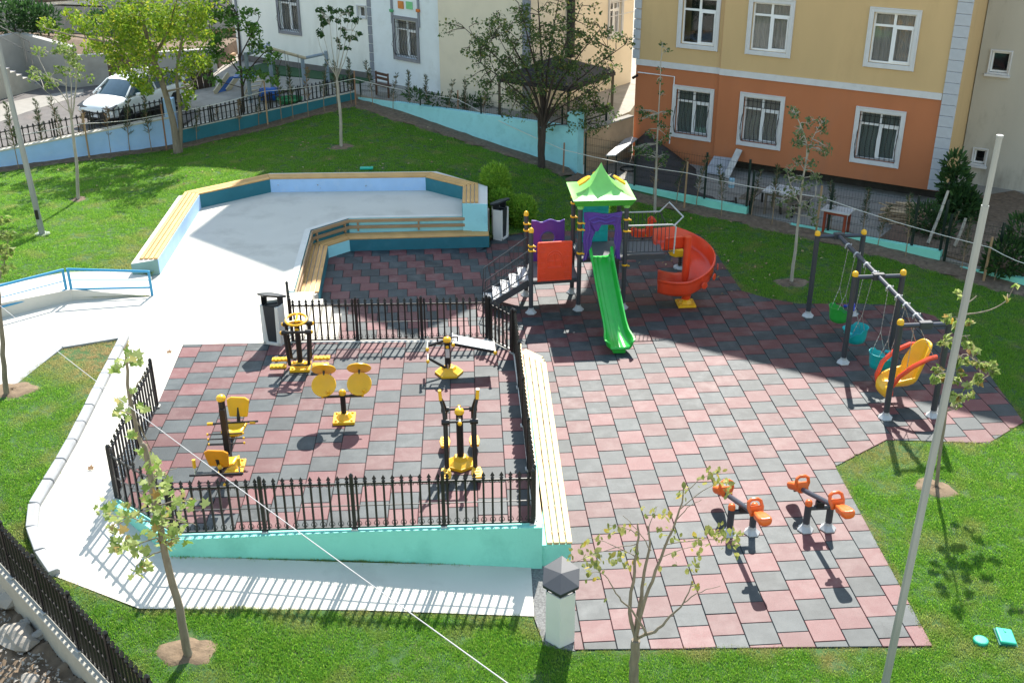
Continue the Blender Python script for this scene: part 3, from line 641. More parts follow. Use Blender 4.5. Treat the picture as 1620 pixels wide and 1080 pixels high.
class Fac:
    def __init__(s,O,P):
        s.O=V((O[0],O[1],0)); P=V((P[0],P[1],0)); s.L=(P-s.O).length; s.u=(P-s.O).normalized(); s.n=V((s.u.y,-s.u.x,0))
        s.rot=Matrix((s.u,s.n,V((0,0,1)))).transposed()
    def pt(s,a,h,d=0.): return s.O+s.u*a+s.n*d+V((0,0,h))
    def px(s,x,y,d=0.):
        p=onplane(x,y,s.O+s.n*d,s.n); q=p-s.O; return q.dot(s.u),p.z
    def rect(s,*c):
        q=[s.px(*k) for k in c]; TL,TR,BR,BL=q; return ((TL[0]+BL[0])/2,(TR[0]+BR[0])/2,(BL[1]+BR[1])/2,(TL[1]+TR[1])/2)
    def box(s,mb,a0,a1,h0,h1,d0,d1): return mb.box(s.pt((a0+a1)/2,(h0+h1)/2,(d0+d1)/2),(abs(a1-a0),abs(d1-d0),abs(h1-h0)),s.rot)
    def M(s,a,h,d=0.): m=s.rot.to_4x4(); m.translation=s.pt(a,h,d); return m
    def wall(s,root,name,a0,a1,h0,h1,mat,ops=(),d=0.,rev=.16):
        ops=[o for o in ops if o[1]>a0 and o[0]<a1 and o[3]>h0 and o[2]<h1]
        A=sorted({a0,a1,*[x for o in ops for x in o[:2] if a0<x<a1]}); H=sorted({h0,h1,*[x for o in ops for x in o[2:] if h0<x<h1]})
        mb=MB()
        for i in range(len(A)-1):
            for j in range(len(H)-1):
                ca,ch=(A[i]+A[i+1])/2,(H[j]+H[j+1])/2
                if any(o[0]<ca<o[1] and o[2]<ch<o[3] for o in ops): continue
                mb.add([s.pt(A[i],H[j],d),s.pt(A[i+1],H[j],d),s.pt(A[i+1],H[j+1],d),s.pt(A[i],H[j+1],d)],[(0,1,2,3)])
        for o in ops:
            c=[(o[0],o[2]),(o[1],o[2]),(o[1],o[3]),(o[0],o[3])]
            for k in range(4):
                p,q=c[k],c[(k+1)%4]; mb.add([s.pt(*p,d),s.pt(*q,d),s.pt(*q,d-rev),s.pt(*p,d-rev)],[(0,1,2,3)])
        return mb.build(name,mat,root,fix=False)
    def window(s,root,o,d=0.,trim=.13,tm=None,kind='two',grille=False,curtain=None,sill=False,label=None,belly=.16,pvc=None):
        a0,a1,h0,h1=o; tm=tm or m_trim; pvc=pvc or m_pvc; mb=MB()
        if trim:
            s.box(mb,a0-trim,a0,h0-trim,h1+trim,d-.01,d+.045); s.box(mb,a1,a1+trim,h0-trim,h1+trim,d-.01,d+.045)
            s.box(mb,a0,a1,h1,h1+trim,d-.01,d+.043); s.box(mb,a0,a1,h0-trim,h0,d-.01,d+.06)
            e=.028
            for q in ((a0-trim,a0-trim+e),(a1+trim-e,a1+trim)): s.box(mb,q[0]-.004,q[1]+.004,h0-trim-.005,h1+trim+.005,d-.005,d+.062)
            s.box(mb,a0-trim+e,a1+trim-e,h1+trim-e,h1+trim+.004,d,d+.061)
        else: s.box(mb,a0-.04,a1+.04,h0-.05,h0-.002,d-.02,d+.06)
        w=mb.build('window',tm,root,s.M(a0,h0,d),bevel=.006); 
        if label: w['label']=label
        f=MB(); b=.055; D0,D1=d-.15,d-.09; wd,hh=a1-a0,h1-h0
        s.box(f,a0,a0+b,h0,h1,D0,D1); s.box(f,a1-b,a1,h0,h1,D0,D1); s.box(f,a0+b,a1-b,h0,h0+b,D0,D1); s.box(f,a0+b,a1-b,h1-b,h1,D0,D1)
        if kind in('two','tr'):
            m=(a0+a1)/2; s.box(f,m-.04,m+.04,h0+b,h1-b,D0,D1-.004)
            t=h1-hh*.26
            s.box(f,a0+b,m-.04,t-.035,t+.035,D0,D1-.006); s.box(f,m+.04,a1-b,t-.035,t+.035,D0,D1-.006)
            s.box(f,m+.04,m+.085,h0+b,t-.035,D0,D1+.012); s.box(f,a1-b-.045,a1-b,h0+b,t-.035,D0,D1+.012); s.box(f,m+.085,a1-b-.045,h0+b,h0+b+.045,D0,D1+.012); s.box(f,m+.085,a1-b-.045,t-.08,t-.035,D0,D1+.012)
        f.build('frame',pvc,w)
        panes=[(a0+b,(a0+a1)/2-.04),((a0+a1)/2+.04,a1-b)] if kind in('two','tr') else [(a0+b,a1-b)]
        for q in panes: s.box(MB(),q[0],q[1],h0+b,h1-b,d-.125,d-.118).build('pane',m_glass,w)
        if curtain:
            rows=[]; K=44
            for k in range(K+1):
                a=a0+(a1-a0)*k/K; dd=d-.20+.02*math.sin(k*2.1)+.012*math.sin(k*.7); rows.append([s.pt(a,h0,dd),s.pt(a,h1,dd)])
            MB().grid(rows).build('curtain',curtain,w,smooth=80,fix=False)
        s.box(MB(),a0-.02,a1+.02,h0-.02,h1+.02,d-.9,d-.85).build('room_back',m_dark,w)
        if grille:
            g=MB(); n=9; g0,g1=a0+.01,a1-.01
            for k in range(n):
                a=g0+(g1-g0)*k/(n-1); pts=[]
                for t in range(9):
                    f_=t/8; pts.append(s.pt(a,h0+.03+(hh-.05)*f_,d+.035+belly*max(0,math.sin(math.pi*min(1,f_/.62)))**1.3*(1 if f_<.62 else 0)))
                g.tube(pts,.0105,4,False)
            for hh_,dd in ((h0+.05,.04),(h0+.1,.075),(h1-.12,.037),(h1-.32,.037)): g.tube([s.pt(g0-.03,hh_,d+dd),s.pt(g1+.03,hh_,d+dd)],.009,4,False)
            for a in (g0,g1): 
                pts=[s.pt(a,h0+.05+.6*hh*k/10,d+.03+.07*math.sin(k*.9)**2+belly*math.sin(math.pi*k/10)) for k in range(11)]; g.tube(pts,.007,4,False)
            g.build('grille',m_black,w,fix=False)
        return w
def mass(root,fac,a0,a1,h0,h1,d0,depth,mat,name='building_mass'):
    return fac.box(MB(),a0,a1,h0,h1,d0-depth,d0).build(name,mat,root)
# ---- orange and ochre apartment block ---------------------------------
Oc=at(1484,325,0); hb=onv(Oc,1512,154); Ol=at(1005,97,hb)
FO=Fac(Ol,Oc); Lo=FO.L; ob=thing('apartment_block','orange and ochre apartment block with white framed windows, right of the cream building','building',FO.pt(Lo/2,-.1))
lo=[FO.rect((1064,135.4),(1129,141.7),(1123,225),(1059,217)),FO.rect((1172.6,145),(1243,154),(1234,238.5),(1165,228)),FO.rect((1355.5,168),(1434,177),(1421.6,266),(1344,256))]
up=[FO.rect((1179+(1186.5-1179),2-7),(1259.5,2),(1250,92),(1179,85.7)),FO.rect((1378,11),(1460,17),(1445,113),(1365,105))]
u1=FO.px(1068.6,76); u2=FO.px(1133.6,82); up.insert(0,(u1[0],u2[0],(u1[1]+u2[1])/2,(u1[1]+u2[1])/2+(up[0][3]-up[0][2])))
tr=.14; lo=[(a+tr,b-tr,c+tr,d-tr) for a,b,c,d in lo]; up=[(a+tr,b-tr,c+tr,d-tr) for a,b,c,d in up]
sj=FO.px(1139,114)[0]; HO=14.3
split=hb+.02
FO.wall(ob,'lower_wall',.0,sj,-.3,hb-.1,m_orange,lo,d=-.1); FO.wall(ob,'lower_wall',sj,Lo,-.3+.75,hb-.1,m_orange,lo)
FO.box(MB(),sj-.004,sj,-.3,HO,-.1,0).build('wall_return',m_orange,ob)
FO.wall(ob,'upper_wall',0,sj,hb-.1,HO,m_yellow,up,d=-.1); FO.wall(ob,'upper_wall',sj,Lo,hb-.1,HO,m_yellow,up)
FO.box(MB(),0,sj,hb-.13,hb+.07,-.1,-.05).build('band',m_trim,ob); FO.box(MB(),sj,Lo-.42,hb-.132,hb+.07,-.01,.05).build('band',m_trim,ob)
mass(ob,FO,.002,Lo-.002,.45,HO,-.95,9,m_yellow)
FO.box(MB(),Lo-.2,Lo-.001,.45,HO-.01,-9.9,-.003).build('side_wall',m_yellow,ob); FO.box(MB(),.001,.2,-.3,HO-.01,-9.9,-.103).build('side_wall',m_beige,ob)
FO.box(MB(),-.5,Lo+.5,HO,HO+.25,-10.4,.5).build('roof',m_trim,ob)
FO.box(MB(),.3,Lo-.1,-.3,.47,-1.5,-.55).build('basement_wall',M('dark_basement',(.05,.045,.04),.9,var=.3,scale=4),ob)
for k in range(40):
    h=.48+k*.34
    if h>HO-.4: break
    for (a0,a1,dd0,dd1) in ((Lo-.40,Lo+.05,-.01,.055),):
        FO.box(MB(),a0,a1,h,h+.33,dd0,dd1).build('quoin',m_quoinw,ob,FO.M(Lo,h),bevel=.01)
    if h>hb: FO.box(MB(),-.14,.12,h,h+.315,-.3,-.045).build('quoin',m_quoinw,ob,FO.M(0,h),bevel=.02)
curts=[m_curt2,m_curt,m_curt2]
for o,c in zip(lo,curts): FO.window(ob,o,d=-.1 if o[1]<sj else 0,trim=tr,grille=True,curtain=c)
for o,c in zip(up,(None,m_curt,m_curt)): FO.window(ob,o,d=-.1 if o[1]<sj else 0,trim=tr,curtain=c)
pipe('conduit',[FO.pt(*FO.px(1008,115),-.06),FO.pt(*FO.px(1066,122),-.06),FO.pt(*FO.px(1058,228),-.06)],.022,m_pvc,ob,8)
p=FO.pt(*FO.px(1009,119),.05)
cc=MB().tube([p,p+FO.n*.22+V((-.05,0,-.05))],.05,10).build('security_camera',m_black,ob,smooth=True); 
# ---- grey rendered house on the right -----------------------------------
sd=-FO.n; g0=Oc+sd*2.7+FO.u*.03
FG=Fac(g0,g0+FO.u*9); gb=thing('grey_house','stained grey rendered house with two small windows at the right edge','building',FG.pt(4,-.1))
go=[FG.rect((1568,79),(1601,81),(1598,119),(1562,116)),FG.rect((1540,234),(1563.5,235.5),(1559.5,262.5),(1536,259.5))]
go=[(a+.05,b-.05,c+.05,d-.05) for a,b,c,d in go]
FG.wall(gb,'wall',0,9,-.3,12,m_grey,go); mass(gb,FG,.01,9,-.3,12,-.95,7,m_grey)
for o in go: FG.window(gb,o,trim=.055,kind='one',curtain=None,tm=m_trim)
for o in go: FG.box(MB(),o[0]-.12,o[1]+.1,o[2]-.13,o[2]-.06,0,.12).build('sill',m_trim,gb)
# ---- white building ------------------------------------------------------
w0,w1=at(445,104,Yz),at(588.5,125,Yz); FW=Fac(w0+(w0-w1).normalized()*2.6,w1); Lw=FW.L
wbld=thing('white_building','white rendered house with grey framed barred windows behind the old swing frame','building',FW.pt(Lw/2,Yz))
wo=[]
W1=FW.rect((437,-14),(471,-10),(478,58),(441,53)); wo.append((W1[0]+.12,W1[1]-.10,W1[2]+.14,W1[3]-.05)); W2=FW.rect((564.5,7.5),(579,9.5),(580,31),(566,29)); wo.append((W2[0]+.05,W2[1]-.05,W2[2]+.05,W2[3]-.05))
FW.wall(wbld,'wall',0,Lw,Yz-.5,13,m_white,wo); mass(wbld,FW,.01,Lw-.01,Yz-.5,13,-.95,8,m_white); FW.box(MB(),.0,.2,Yz-.5,12.9,-8,-.002).build('side_wall',m_white,wbld)
FW.box(MB(),-.3,Lw,13,13.2,-9,.35).build('roof',m_trim,wbld); FW.box(MB(),0,Lw,Yz-.02,Yz+.24,0,.03).build('plinth',M('plinth_grey',(.16,.145,.14),.8,var=.15),wbld)
FW.window(wbld,wo[0],trim=.12,tm=m_sill,grille=True,curtain=m_curt); FW.window(wbld,wo[1],trim=.05,kind='one',tm=m_trim,curtain=m_curt)
pipe('downpipe',[FW.pt(.25,Yz,.06),FW.pt(.25,12.9,.06)],.05,m_quoin,wbld)
b0,b1=at(588.5,125.5,Yz),at(705,149,Yz); FB_=Fac(b0,b1); Lb=FB_.L
bay=thing('stair_tower','cool white stair tower with grey quoins and one barred window, left of the cream building','building',FB_.pt(Lb/2,Yz))
B1=FB_.rect((623,30),(662,33),(667,101),(623,94)); bo=[(B1[0]+.12,B1[1]-.16,B1[2]+.14,B1[3]-.02)]; HB=18.8; pr=.35
FB_.wall(bay,'wall',0,Lb,Yz-.5,HB,m_bay,bo,d=0); FB_.box(MB(),.002,Lb-.002,Yz-.5,HB,-8,-.95).build('building_mass',m_bay,bay)
FB_.box(MB(),.001,.15,Yz-.5,HB-.01,-7.9,-.003).build('side_wall',m_bay,bay); FB_.box(MB(),Lb-.15,Lb-.001,Yz-.5,HB-.01,-7.9,-.003).build('side_wall',m_quoin,bay)
FB_.window(bay,bo[0],trim=.13,tm=m_sill,grille=True,curtain=m_curt)
for k in range(18):
    h=Yz+.03+k*.36
    for a in (-.03,Lb-.22): FB_.box(MB(),a,a+.22 if a<0 else a+.25,h,h+.335,-.01,.04).build('quoin',m_quoin,bay,FB_.M(0,h),bevel=.015)
for x,c,mn in ((620.5,(.10,.38,.17),'green_boss'),(662.5,(.62,.17,.035),'orange_boss')):
    a,h=FB_.px(x,17); FB_.box(MB(),a-.05,a+.05,bo[0][3]-.2,8,0,.05).build('pilaster',m_quoin,bay)
    FB_.box(MB(),a-.09,a+.09,h-.06,h+.06,-.0,.10).build('boss',M(mn,c,.6),bay,bevel=.03)
for x0_,x1_,y0_,y1_,c,mn in ((630,639,1.5,14.5,(.62,.22,.05),'orange_square'),(643,653,2.5,15.5,(.20,.55,.25),'green_square')):
    a0,h1_=FB_.px(x0_,y0_); a1,h0_=FB_.px(x1_,y1_); FB_.box(MB(),a0,a1,h0_,h1_,0,.04).build('square_panel',M(mn,c,.6),bay,FB_.M(a0,h0_))
# ---- cream building ---------------------------------------------------------
c1=at(838,179,Yz); LC=4.45; cdv=V((math.cos(R(-43.5)),math.sin(R(-43.5)),0)); c0=c1-cdv*LC
FC=Fac(c0,c1); cb=thing('cream_building','tall cream rendered building behind the pergola and the dark branching tree','building',FC.pt(3,Yz)); HC=17.0
FC.wall(cb,'wall',0,LC,Yz-.5,HC,m_beige); FC.box(MB(),.005,LC-1,Yz-.5,HC,-6.5,-.9).build('building_mass',m_beige,cb)
FS=Fac(c1,c1-FC.n*6.6); 
so_=[FS.rect((961,4),(985,0),(985,57),(962,64))]; a,b,c,d=so_[0]; so_=[(min(a,b)+.1,max(a,b)-.1,c+.1,d)]
FS.wall(cb,'side_wall',0,6.6,Yz-.5,HC-.01,m_beige,so_); FS.window(cb,so_[0],trim=.09,kind='two',curtain=m_curt)
for k in range(40):
    h=Yz+k*.4
    if h>9: break
    FC.box(MB(),LC-.32,LC+.04,h,h+.385,-.02,.045).build('quoin',m_quoin,cb,FC.M(LC,h),bevel=.015)
for h in (4.2,4.7,5.2,5.7,6.2): FS.box(MB(),5.0,6.6,h,h+.03,0,.025).build('cladding_rail',m_trim,cb)
pipe('downpipe',[FS.pt(2.3,onv(FS.pt(2.3,0),884,90),.1),FS.pt(2.3,9,.1)],.16,M('black_flue',(.018,.018,.018),.6),cb)
# ================================================================ YARDS BEYOND
m_oldpave=M('old_paving',(.30,.275,.24),.9,var=.16,scale=2.4,bump=.4,bscale=30,stain=((.15,.13,.11),.6,1.1))
k1=L1b-nn*.25+V((.2,0,0)); k2=L2b-nn*.2; 
ym=MB(); A=[k1,k2,L3b-nn3*.2,L3b-nn3*.2+V((2.6,3.4,0)),V((10,34,0)),V((-14,46,0)),V((-13.6,33,0))]; Az=[.88,1.40,1.40,1.40,1.40,1.42,1.40]
ym.prism([xy(p) for p in A],-.8,Az); ym.build('upper_yard',m_oldpave,kind='structure')
e=FW.n; q0,q1=FW.pt(1.6,0,.05),FW.pt(Lw+.1,0,.05)
MB().prism([xy(q0),xy(q1),xy(q1+e*.9),xy(q0+e*1.6)],1.2,1.435).build('green_mat_strip',M('artificial_turf',(.035,.085,.035),.95,var=.3,scale=20,bump=.6),kind='structure')
# lower yard in front of the orange block
slab('lower_yard',[R0+V((0,.15,0)),R1+V((0,.12,0)),R2+V((0,.1,0)),R3+V((0,.1,0)),V((26,0,0)),V((24,24,0)),V((5.4,24,0)),V((2.6,15.6,0))],.05,m_pave)
slab('planting_bed',[R2+V((.05,.25,0)),R3+V((0,.25,0)),V((18,5,0)),Oc+V((3,1,0)),Oc+V((-.7,-.2,0)),R2+V((-1.2,1.5,0))],.10,m_soil)
tn=thing('tan_wall','tan rendered wall stepping between pergola yard and lower yard with benches against it','wall',at(965,215,.05))
ta=L3b+V((.55,.35,0)); tb=FO.pt(.05,0,.05)
ta2=at(907,196,1.5); 
m_tan=M('tan_render',(.45,.31,.20),.85,var=.12,scale=1.6,bump=.3,stain=((.26,.17,.11),.5,1.2))
tdir=(V(xy(tb))-V(xy(ta))).normalized(); tnrm=V((tdir.y,-tdir.x,0))
MB().prism([xy(ta),xy(tb),xy(V(xy(tb)).to_3d()-tnrm*.2),xy(V(xy(ta)).to_3d()-tnrm*.2)],-.2,1.5).build('wall_face',m_tan,tn)
MB().prism([xy(ta+tnrm*.02),xy(tb+tnrm*.02),xy(V(xy(tb)).to_3d()-tnrm*.24),xy(V(xy(ta)).to_3d()-tnrm*.24)],1.5,1.545).build('coping',m_pave,tn)
# turquoise kerb walls below the mesh fence
kw=thing('kerb_wall','low turquoise kerb wall under the green mesh fence, behind the swing set','wall',lerp(R0,R1,.5))
def kseg(pa,pb,ta_,tb_,z0):
    za_,zb_=onv(pa,*ta_),onv(pb,*tb_); d=(pb-pa).normalized(); n_=V((d.y,-d.x,0)); n_=n_ if n_.y<0 else -n_
    MB().prism([xy(pa),xy(pb),xy(pb-n_*.18),xy(pa-n_*.18)],z0,[za_,zb_,zb_,za_]).build('wall_segment',m_teal,kw); return za_,zb_
kz=kseg(R0,R1,(912,278),(1180,328),-.5); kz2=kseg(at(1183,345,-.05),R2,(1184,343),(1488,398),-.6); kz3=kseg(at(1490,419,-.12),R3,(1493,417),(1660,449),-.6)
# green mesh fence
m_gpost=M('dark_green_post',(.008,.022,.018),.45); m_wire=M('green_wire',(.012,.02,.016),.5)
mf=thing('mesh_fence','dark green welded mesh fence along the turquoise kerb in front of the orange block','fence',lerp(R0,R1,.6)+V((0,.1,.3)))
def wire_bay(root,a,b,h0a,h0b,H,step=.085,n=6):
    mb=MB(); L=(b-a).length; k=int(L/step)
    for i in range(k+1):
        p=lerp(a,b,i/k); z=h0a+(h0b-h0a)*i/k; mb.tube([V((p.x,p.y,z+.02)),V((p.x,p.y,z+H+(.05 if i%2 else 0)))],.0035,3,False)
    for j in range(n):
        z=.05+(H-.08)*j/(n-1); mb.tube([V((a.x,a.y,h0a+z)),V((b.x,b.y,h0b+z))],.005,3,False)
        if j in(1,3,4): mb.tube([V((a.x,a.y,h0a+z+.04)),V((b.x,b.y,h0b+z+.04))],.005,3,False)
    mb.build('mesh_panel',m_wire,root,fix=False,kind='stuff')
fp=[(1003,302,230),(1114,317,245),(1183,328,255)]
off=V((.02,.09,0)); P_=[]
def kpt(px,pa,pb,zs):
    # point of the kerb line seen at this column
    lo_,hi_=0.,1.
    for _ in range(40):
        t=(lo_+hi_)/2; q=lerp(pa,pb,t); q.z=zs[0]+(zs[1]-zs[0])*t; w=q-CAM; x=810+CF*w.dot(CR_)/w.dot(_F)
        if x<px: lo_=t
        else: hi_=t
    return q
def fence_run(root,pxs,pa,pb,zs,H):
    Q=[kpt(x,pa,pb,zs)+off for x in pxs]
    for q in Q: 
        MB().box(q+V((0,0,H/2+.06)),(.06,.06,H+.12)).build('post',m_gpost,root)
    for a,b in zip(Q,Q[1:]): wire_bay(root,V((a.x,a.y,0)),V((b.x,b.y,0)),a.z,b.z,H)
    return Q
fence_run(mf,[925,1003,1114,1181],R0,R1,kz,1.38); fence_run(mf,[1187,1310,1443,1488],at(1183,345,-.05),R2,kz2,1.35); fence_run(mf,[1494,1575,1655],at(1490,419,-.12),R3,kz3,1.3)
gt=thing('mesh_gate','dark green mesh gate standing open beside the aqua wall pier','gate',at(908,262,.05))
ga,gb2=at(909,268,.06)+V((.1,.15,0)),at(957,250,.06)
for p in (ga,gb2): MB().box(p+V((0,0,.85)),(.07,.07,1.7)).build('gate_post',m_gpost,gt)
for z in (.12,1.62): bar('gate_rail',ga+V((0,0,z)),gb2+V((0,0,z)),.045,.05,m_gpost,gt)
wire_bay(gt,V((ga.x,ga.y,0)),V((gb2.x,gb2.y,0)),.15,.15,1.45)
m2=thing('mesh_fence','low green mesh fence on top of the light aqua wall in front of the pergola','fence',lerp(L2b,L3b,.5)+V((0,.1,1.4)))
prev=None
for t in (0.02,.33,.62,.97):
    q=lerp(L2b,L3b,t)-nn3*.1; q.z=zt0+(zt1-zt0)*t; MB().box(q+V((0,0,.32)),(.06,.06,.66)).build('post',m_gpost,m2)
    if prev is not None: wire_bay(m2,V((prev.x,prev.y,0)),V((q.x,q.y,0)),prev.z,q.z,.5,.1,3)
    prev=q
# pergola
pg=thing('pergola','black metal pergola with a low pyramid roof behind the dark branching tree','pergola',at(880,138,2.75)-V((0,0,1.3)))
pz=2.75; pc=[at(787,124,pz),at(900,140,pz),at(972.5,114,pz)]; pc.append(pc[0]+pc[2]-pc[1]); cen=sum(pc,V((0,0,0)))/4; pk=V((cen.x,cen.y,onv(cen,880,91)))
m_pergb=M('black_roof_cloth',(.022,.022,.025),.75,var=.2,scale=3,bump=.2)
for i in range(4):
    a,b=pc[i],pc[(i+1)%4]; o=V((0,0,.06)); MB().add([a+o,b+o,pk+o,a+o*.2,b+o*.2,pk+o*.2],[(0,1,2),(3,5,4),(0,3,4,1),(1,4,5,2),(2,5,3,0)]).build('roof_panel',m_pergb,pg)
    bar('beam',a-V((0,0,.06)),b-V((0,0,.06)),.08,.12,m_pergb,pg)
    bar('post',lerp(a,cen,.03)-V((0,0,.0)),V((*xy(lerp(a,cen,.03)),Yz-.02)),.09,.09,M('pergola_post',(.10,.085,.06),.7),pg,up=(1,0,0))
# ================================================================ STREET SIDE, FAR LEFT
m_rw=M('aged_concrete',(.36,.35,.325),.9,var=.12,scale=1.4,bump=.35,bscale=25,stain=((.20,.19,.17),.6,.8))
rA,rB,rC,rD=at(-60,176,1),at(65,139,1),at(195,130,1),at(345,118,1.1)
rw=thing('retaining_wall','tall stained concrete retaining wall behind the street and the flight of stairs','wall',rB)
def rwall(a,b,z0,za,zb,t,root,mat=m_rw,nm='wall_segment'):
    d=(b-a).normalized(); n_=V((d.y,-d.x,0)); n_=n_ if n_.y<0 else -n_
    return MB().prism([xy(a),xy(b),xy(b-n_*t),xy(a-n_*t)],z0,[za,zb,zb,za]).build(nm,mat,root)
bk=V((-.5,.9,0)); sA,sB=rA+bk*.0,rB
zT=onv(rB,65,61); rM=at(122,139,1)
rwall(rA+V((-.9,1.3,0)),rB+V((-.9,1.3,0)),.5,zT+.15,zT+.05,.3,rw); rwall(rB+V((-.92,1.28,0)),rM,.5,zT+.02,onv(rM,122,74),.3,rw)
rwall(rM,rC,.5,onv(rM,124,88),onv(rC,195,84),.3,rw); rwall(rC,rD,.5,onv(rC,195,84)-.05,2.2,.3,rw)
# stairs
stq=thing('stairs','grey concrete flight of stairs with a steel handrail at the far left','stairs',rB)
du=(rA-rB).normalized(); dn=V((-du.y,du.x,0)); dn=dn if dn.y<0 else -dn; w_=1.55
for k in range(11):
    a=rB+du*(.30*k); b=rB+du*(.30*(k+1)+ (0 if k<10 else 3)); o=-dn*(1.55-.03)
    MB().prism([xy(a+o),xy(b+o+du*.0),xy(b),xy(a)],.9,1+.185*(k+1)).build('step',m_concwall,stq)
    MB().prism([xy(a+o*.98-du*.02),xy(a+o*.98+du*.05),xy(a+du*.05-o*.0),xy(a-du*.02)],1+.185*(k+1)-.03,1+.185*(k+1)+.006).build('nosing',m_sill,stq)
m_steel=M('steel_rail',(.30,.30,.30),.35,metal=.8)
for off_ in (.05,):
    h0=rB+du*.25+dn*off_; h1=rB+du*2.6+dn*off_
    pipe('handrail',[h0+V((0,0,1.02)),h0+V((0,0,1.95)),h1+V((0,0,3.4)),h1+V((0,0,2.4))],.022,m_steel,stq)
    pipe('rail_post',[lerp(h0,h1,.12)+V((0,0,1.2)),lerp(h0,h1,.12)+V((0,0,2.1))],.02,m_steel,stq); pipe('lower_rail',[h0+V((0,0,1.5)),h1+V((0,0,2.95))],.014,m_steel,stq)
# terrace above and a second wall behind
MB().prism([xy(rA+V((-1.2,1.6,0))),xy(rB+V((-1,1.6,0))),xy(rM+V((0,.3,0))),xy(rD+V((0,.4,0))),(-9,46),(-60,60),(-60,22)],.4,[zT-.1,zT-.1,2.25,2.0,2.2,zT,zT]).build('terrace',m_soil,kind='structure')
r2=thing('upper_wall','pale upper retaining wall with a white coping at the top left','wall',at(60,36,zT))
ua,ub,uc=at(-80,52,zT),at(60,36,zT),at(170,34,zT-.4)
rwall(ua,ub,1,zT+1.0,zT+1.0,.3,r2); rwall(ub,uc,1,onv(ub,60,8),onv(uc,170,12),.3,r2); rwall(ub+V((.0,-.03,0)),uc+V((0,-.03,0)),onv(ub,60,12),onv(ub,60,8)+.08,onv(uc,170,12)+.08,.36,r2,m_coping,'coping'); rwall(uc,uc+V((18,2,0)),1,4.6,4.6,.3,r2)
MB().prism([xy(ua+V((0,.3,0))),xy(uc+V((0,.3,0))),xy(uc+V((18,2.3,0))),(6,110),(-80,110)],1,4.4).build('upper_terrace',m_soil,kind='structure')
# street: sunny paved strip along the stairs
MB().add([at(-60,215,1.006),at(-60,178,1.006),at(60,152,1.006),at(132,141,1.006),at(132,150,1.006),at(40,178,1.006)],[(0,5,4,3,2,1)]).build('paved_strip',m_pave,kind='structure')
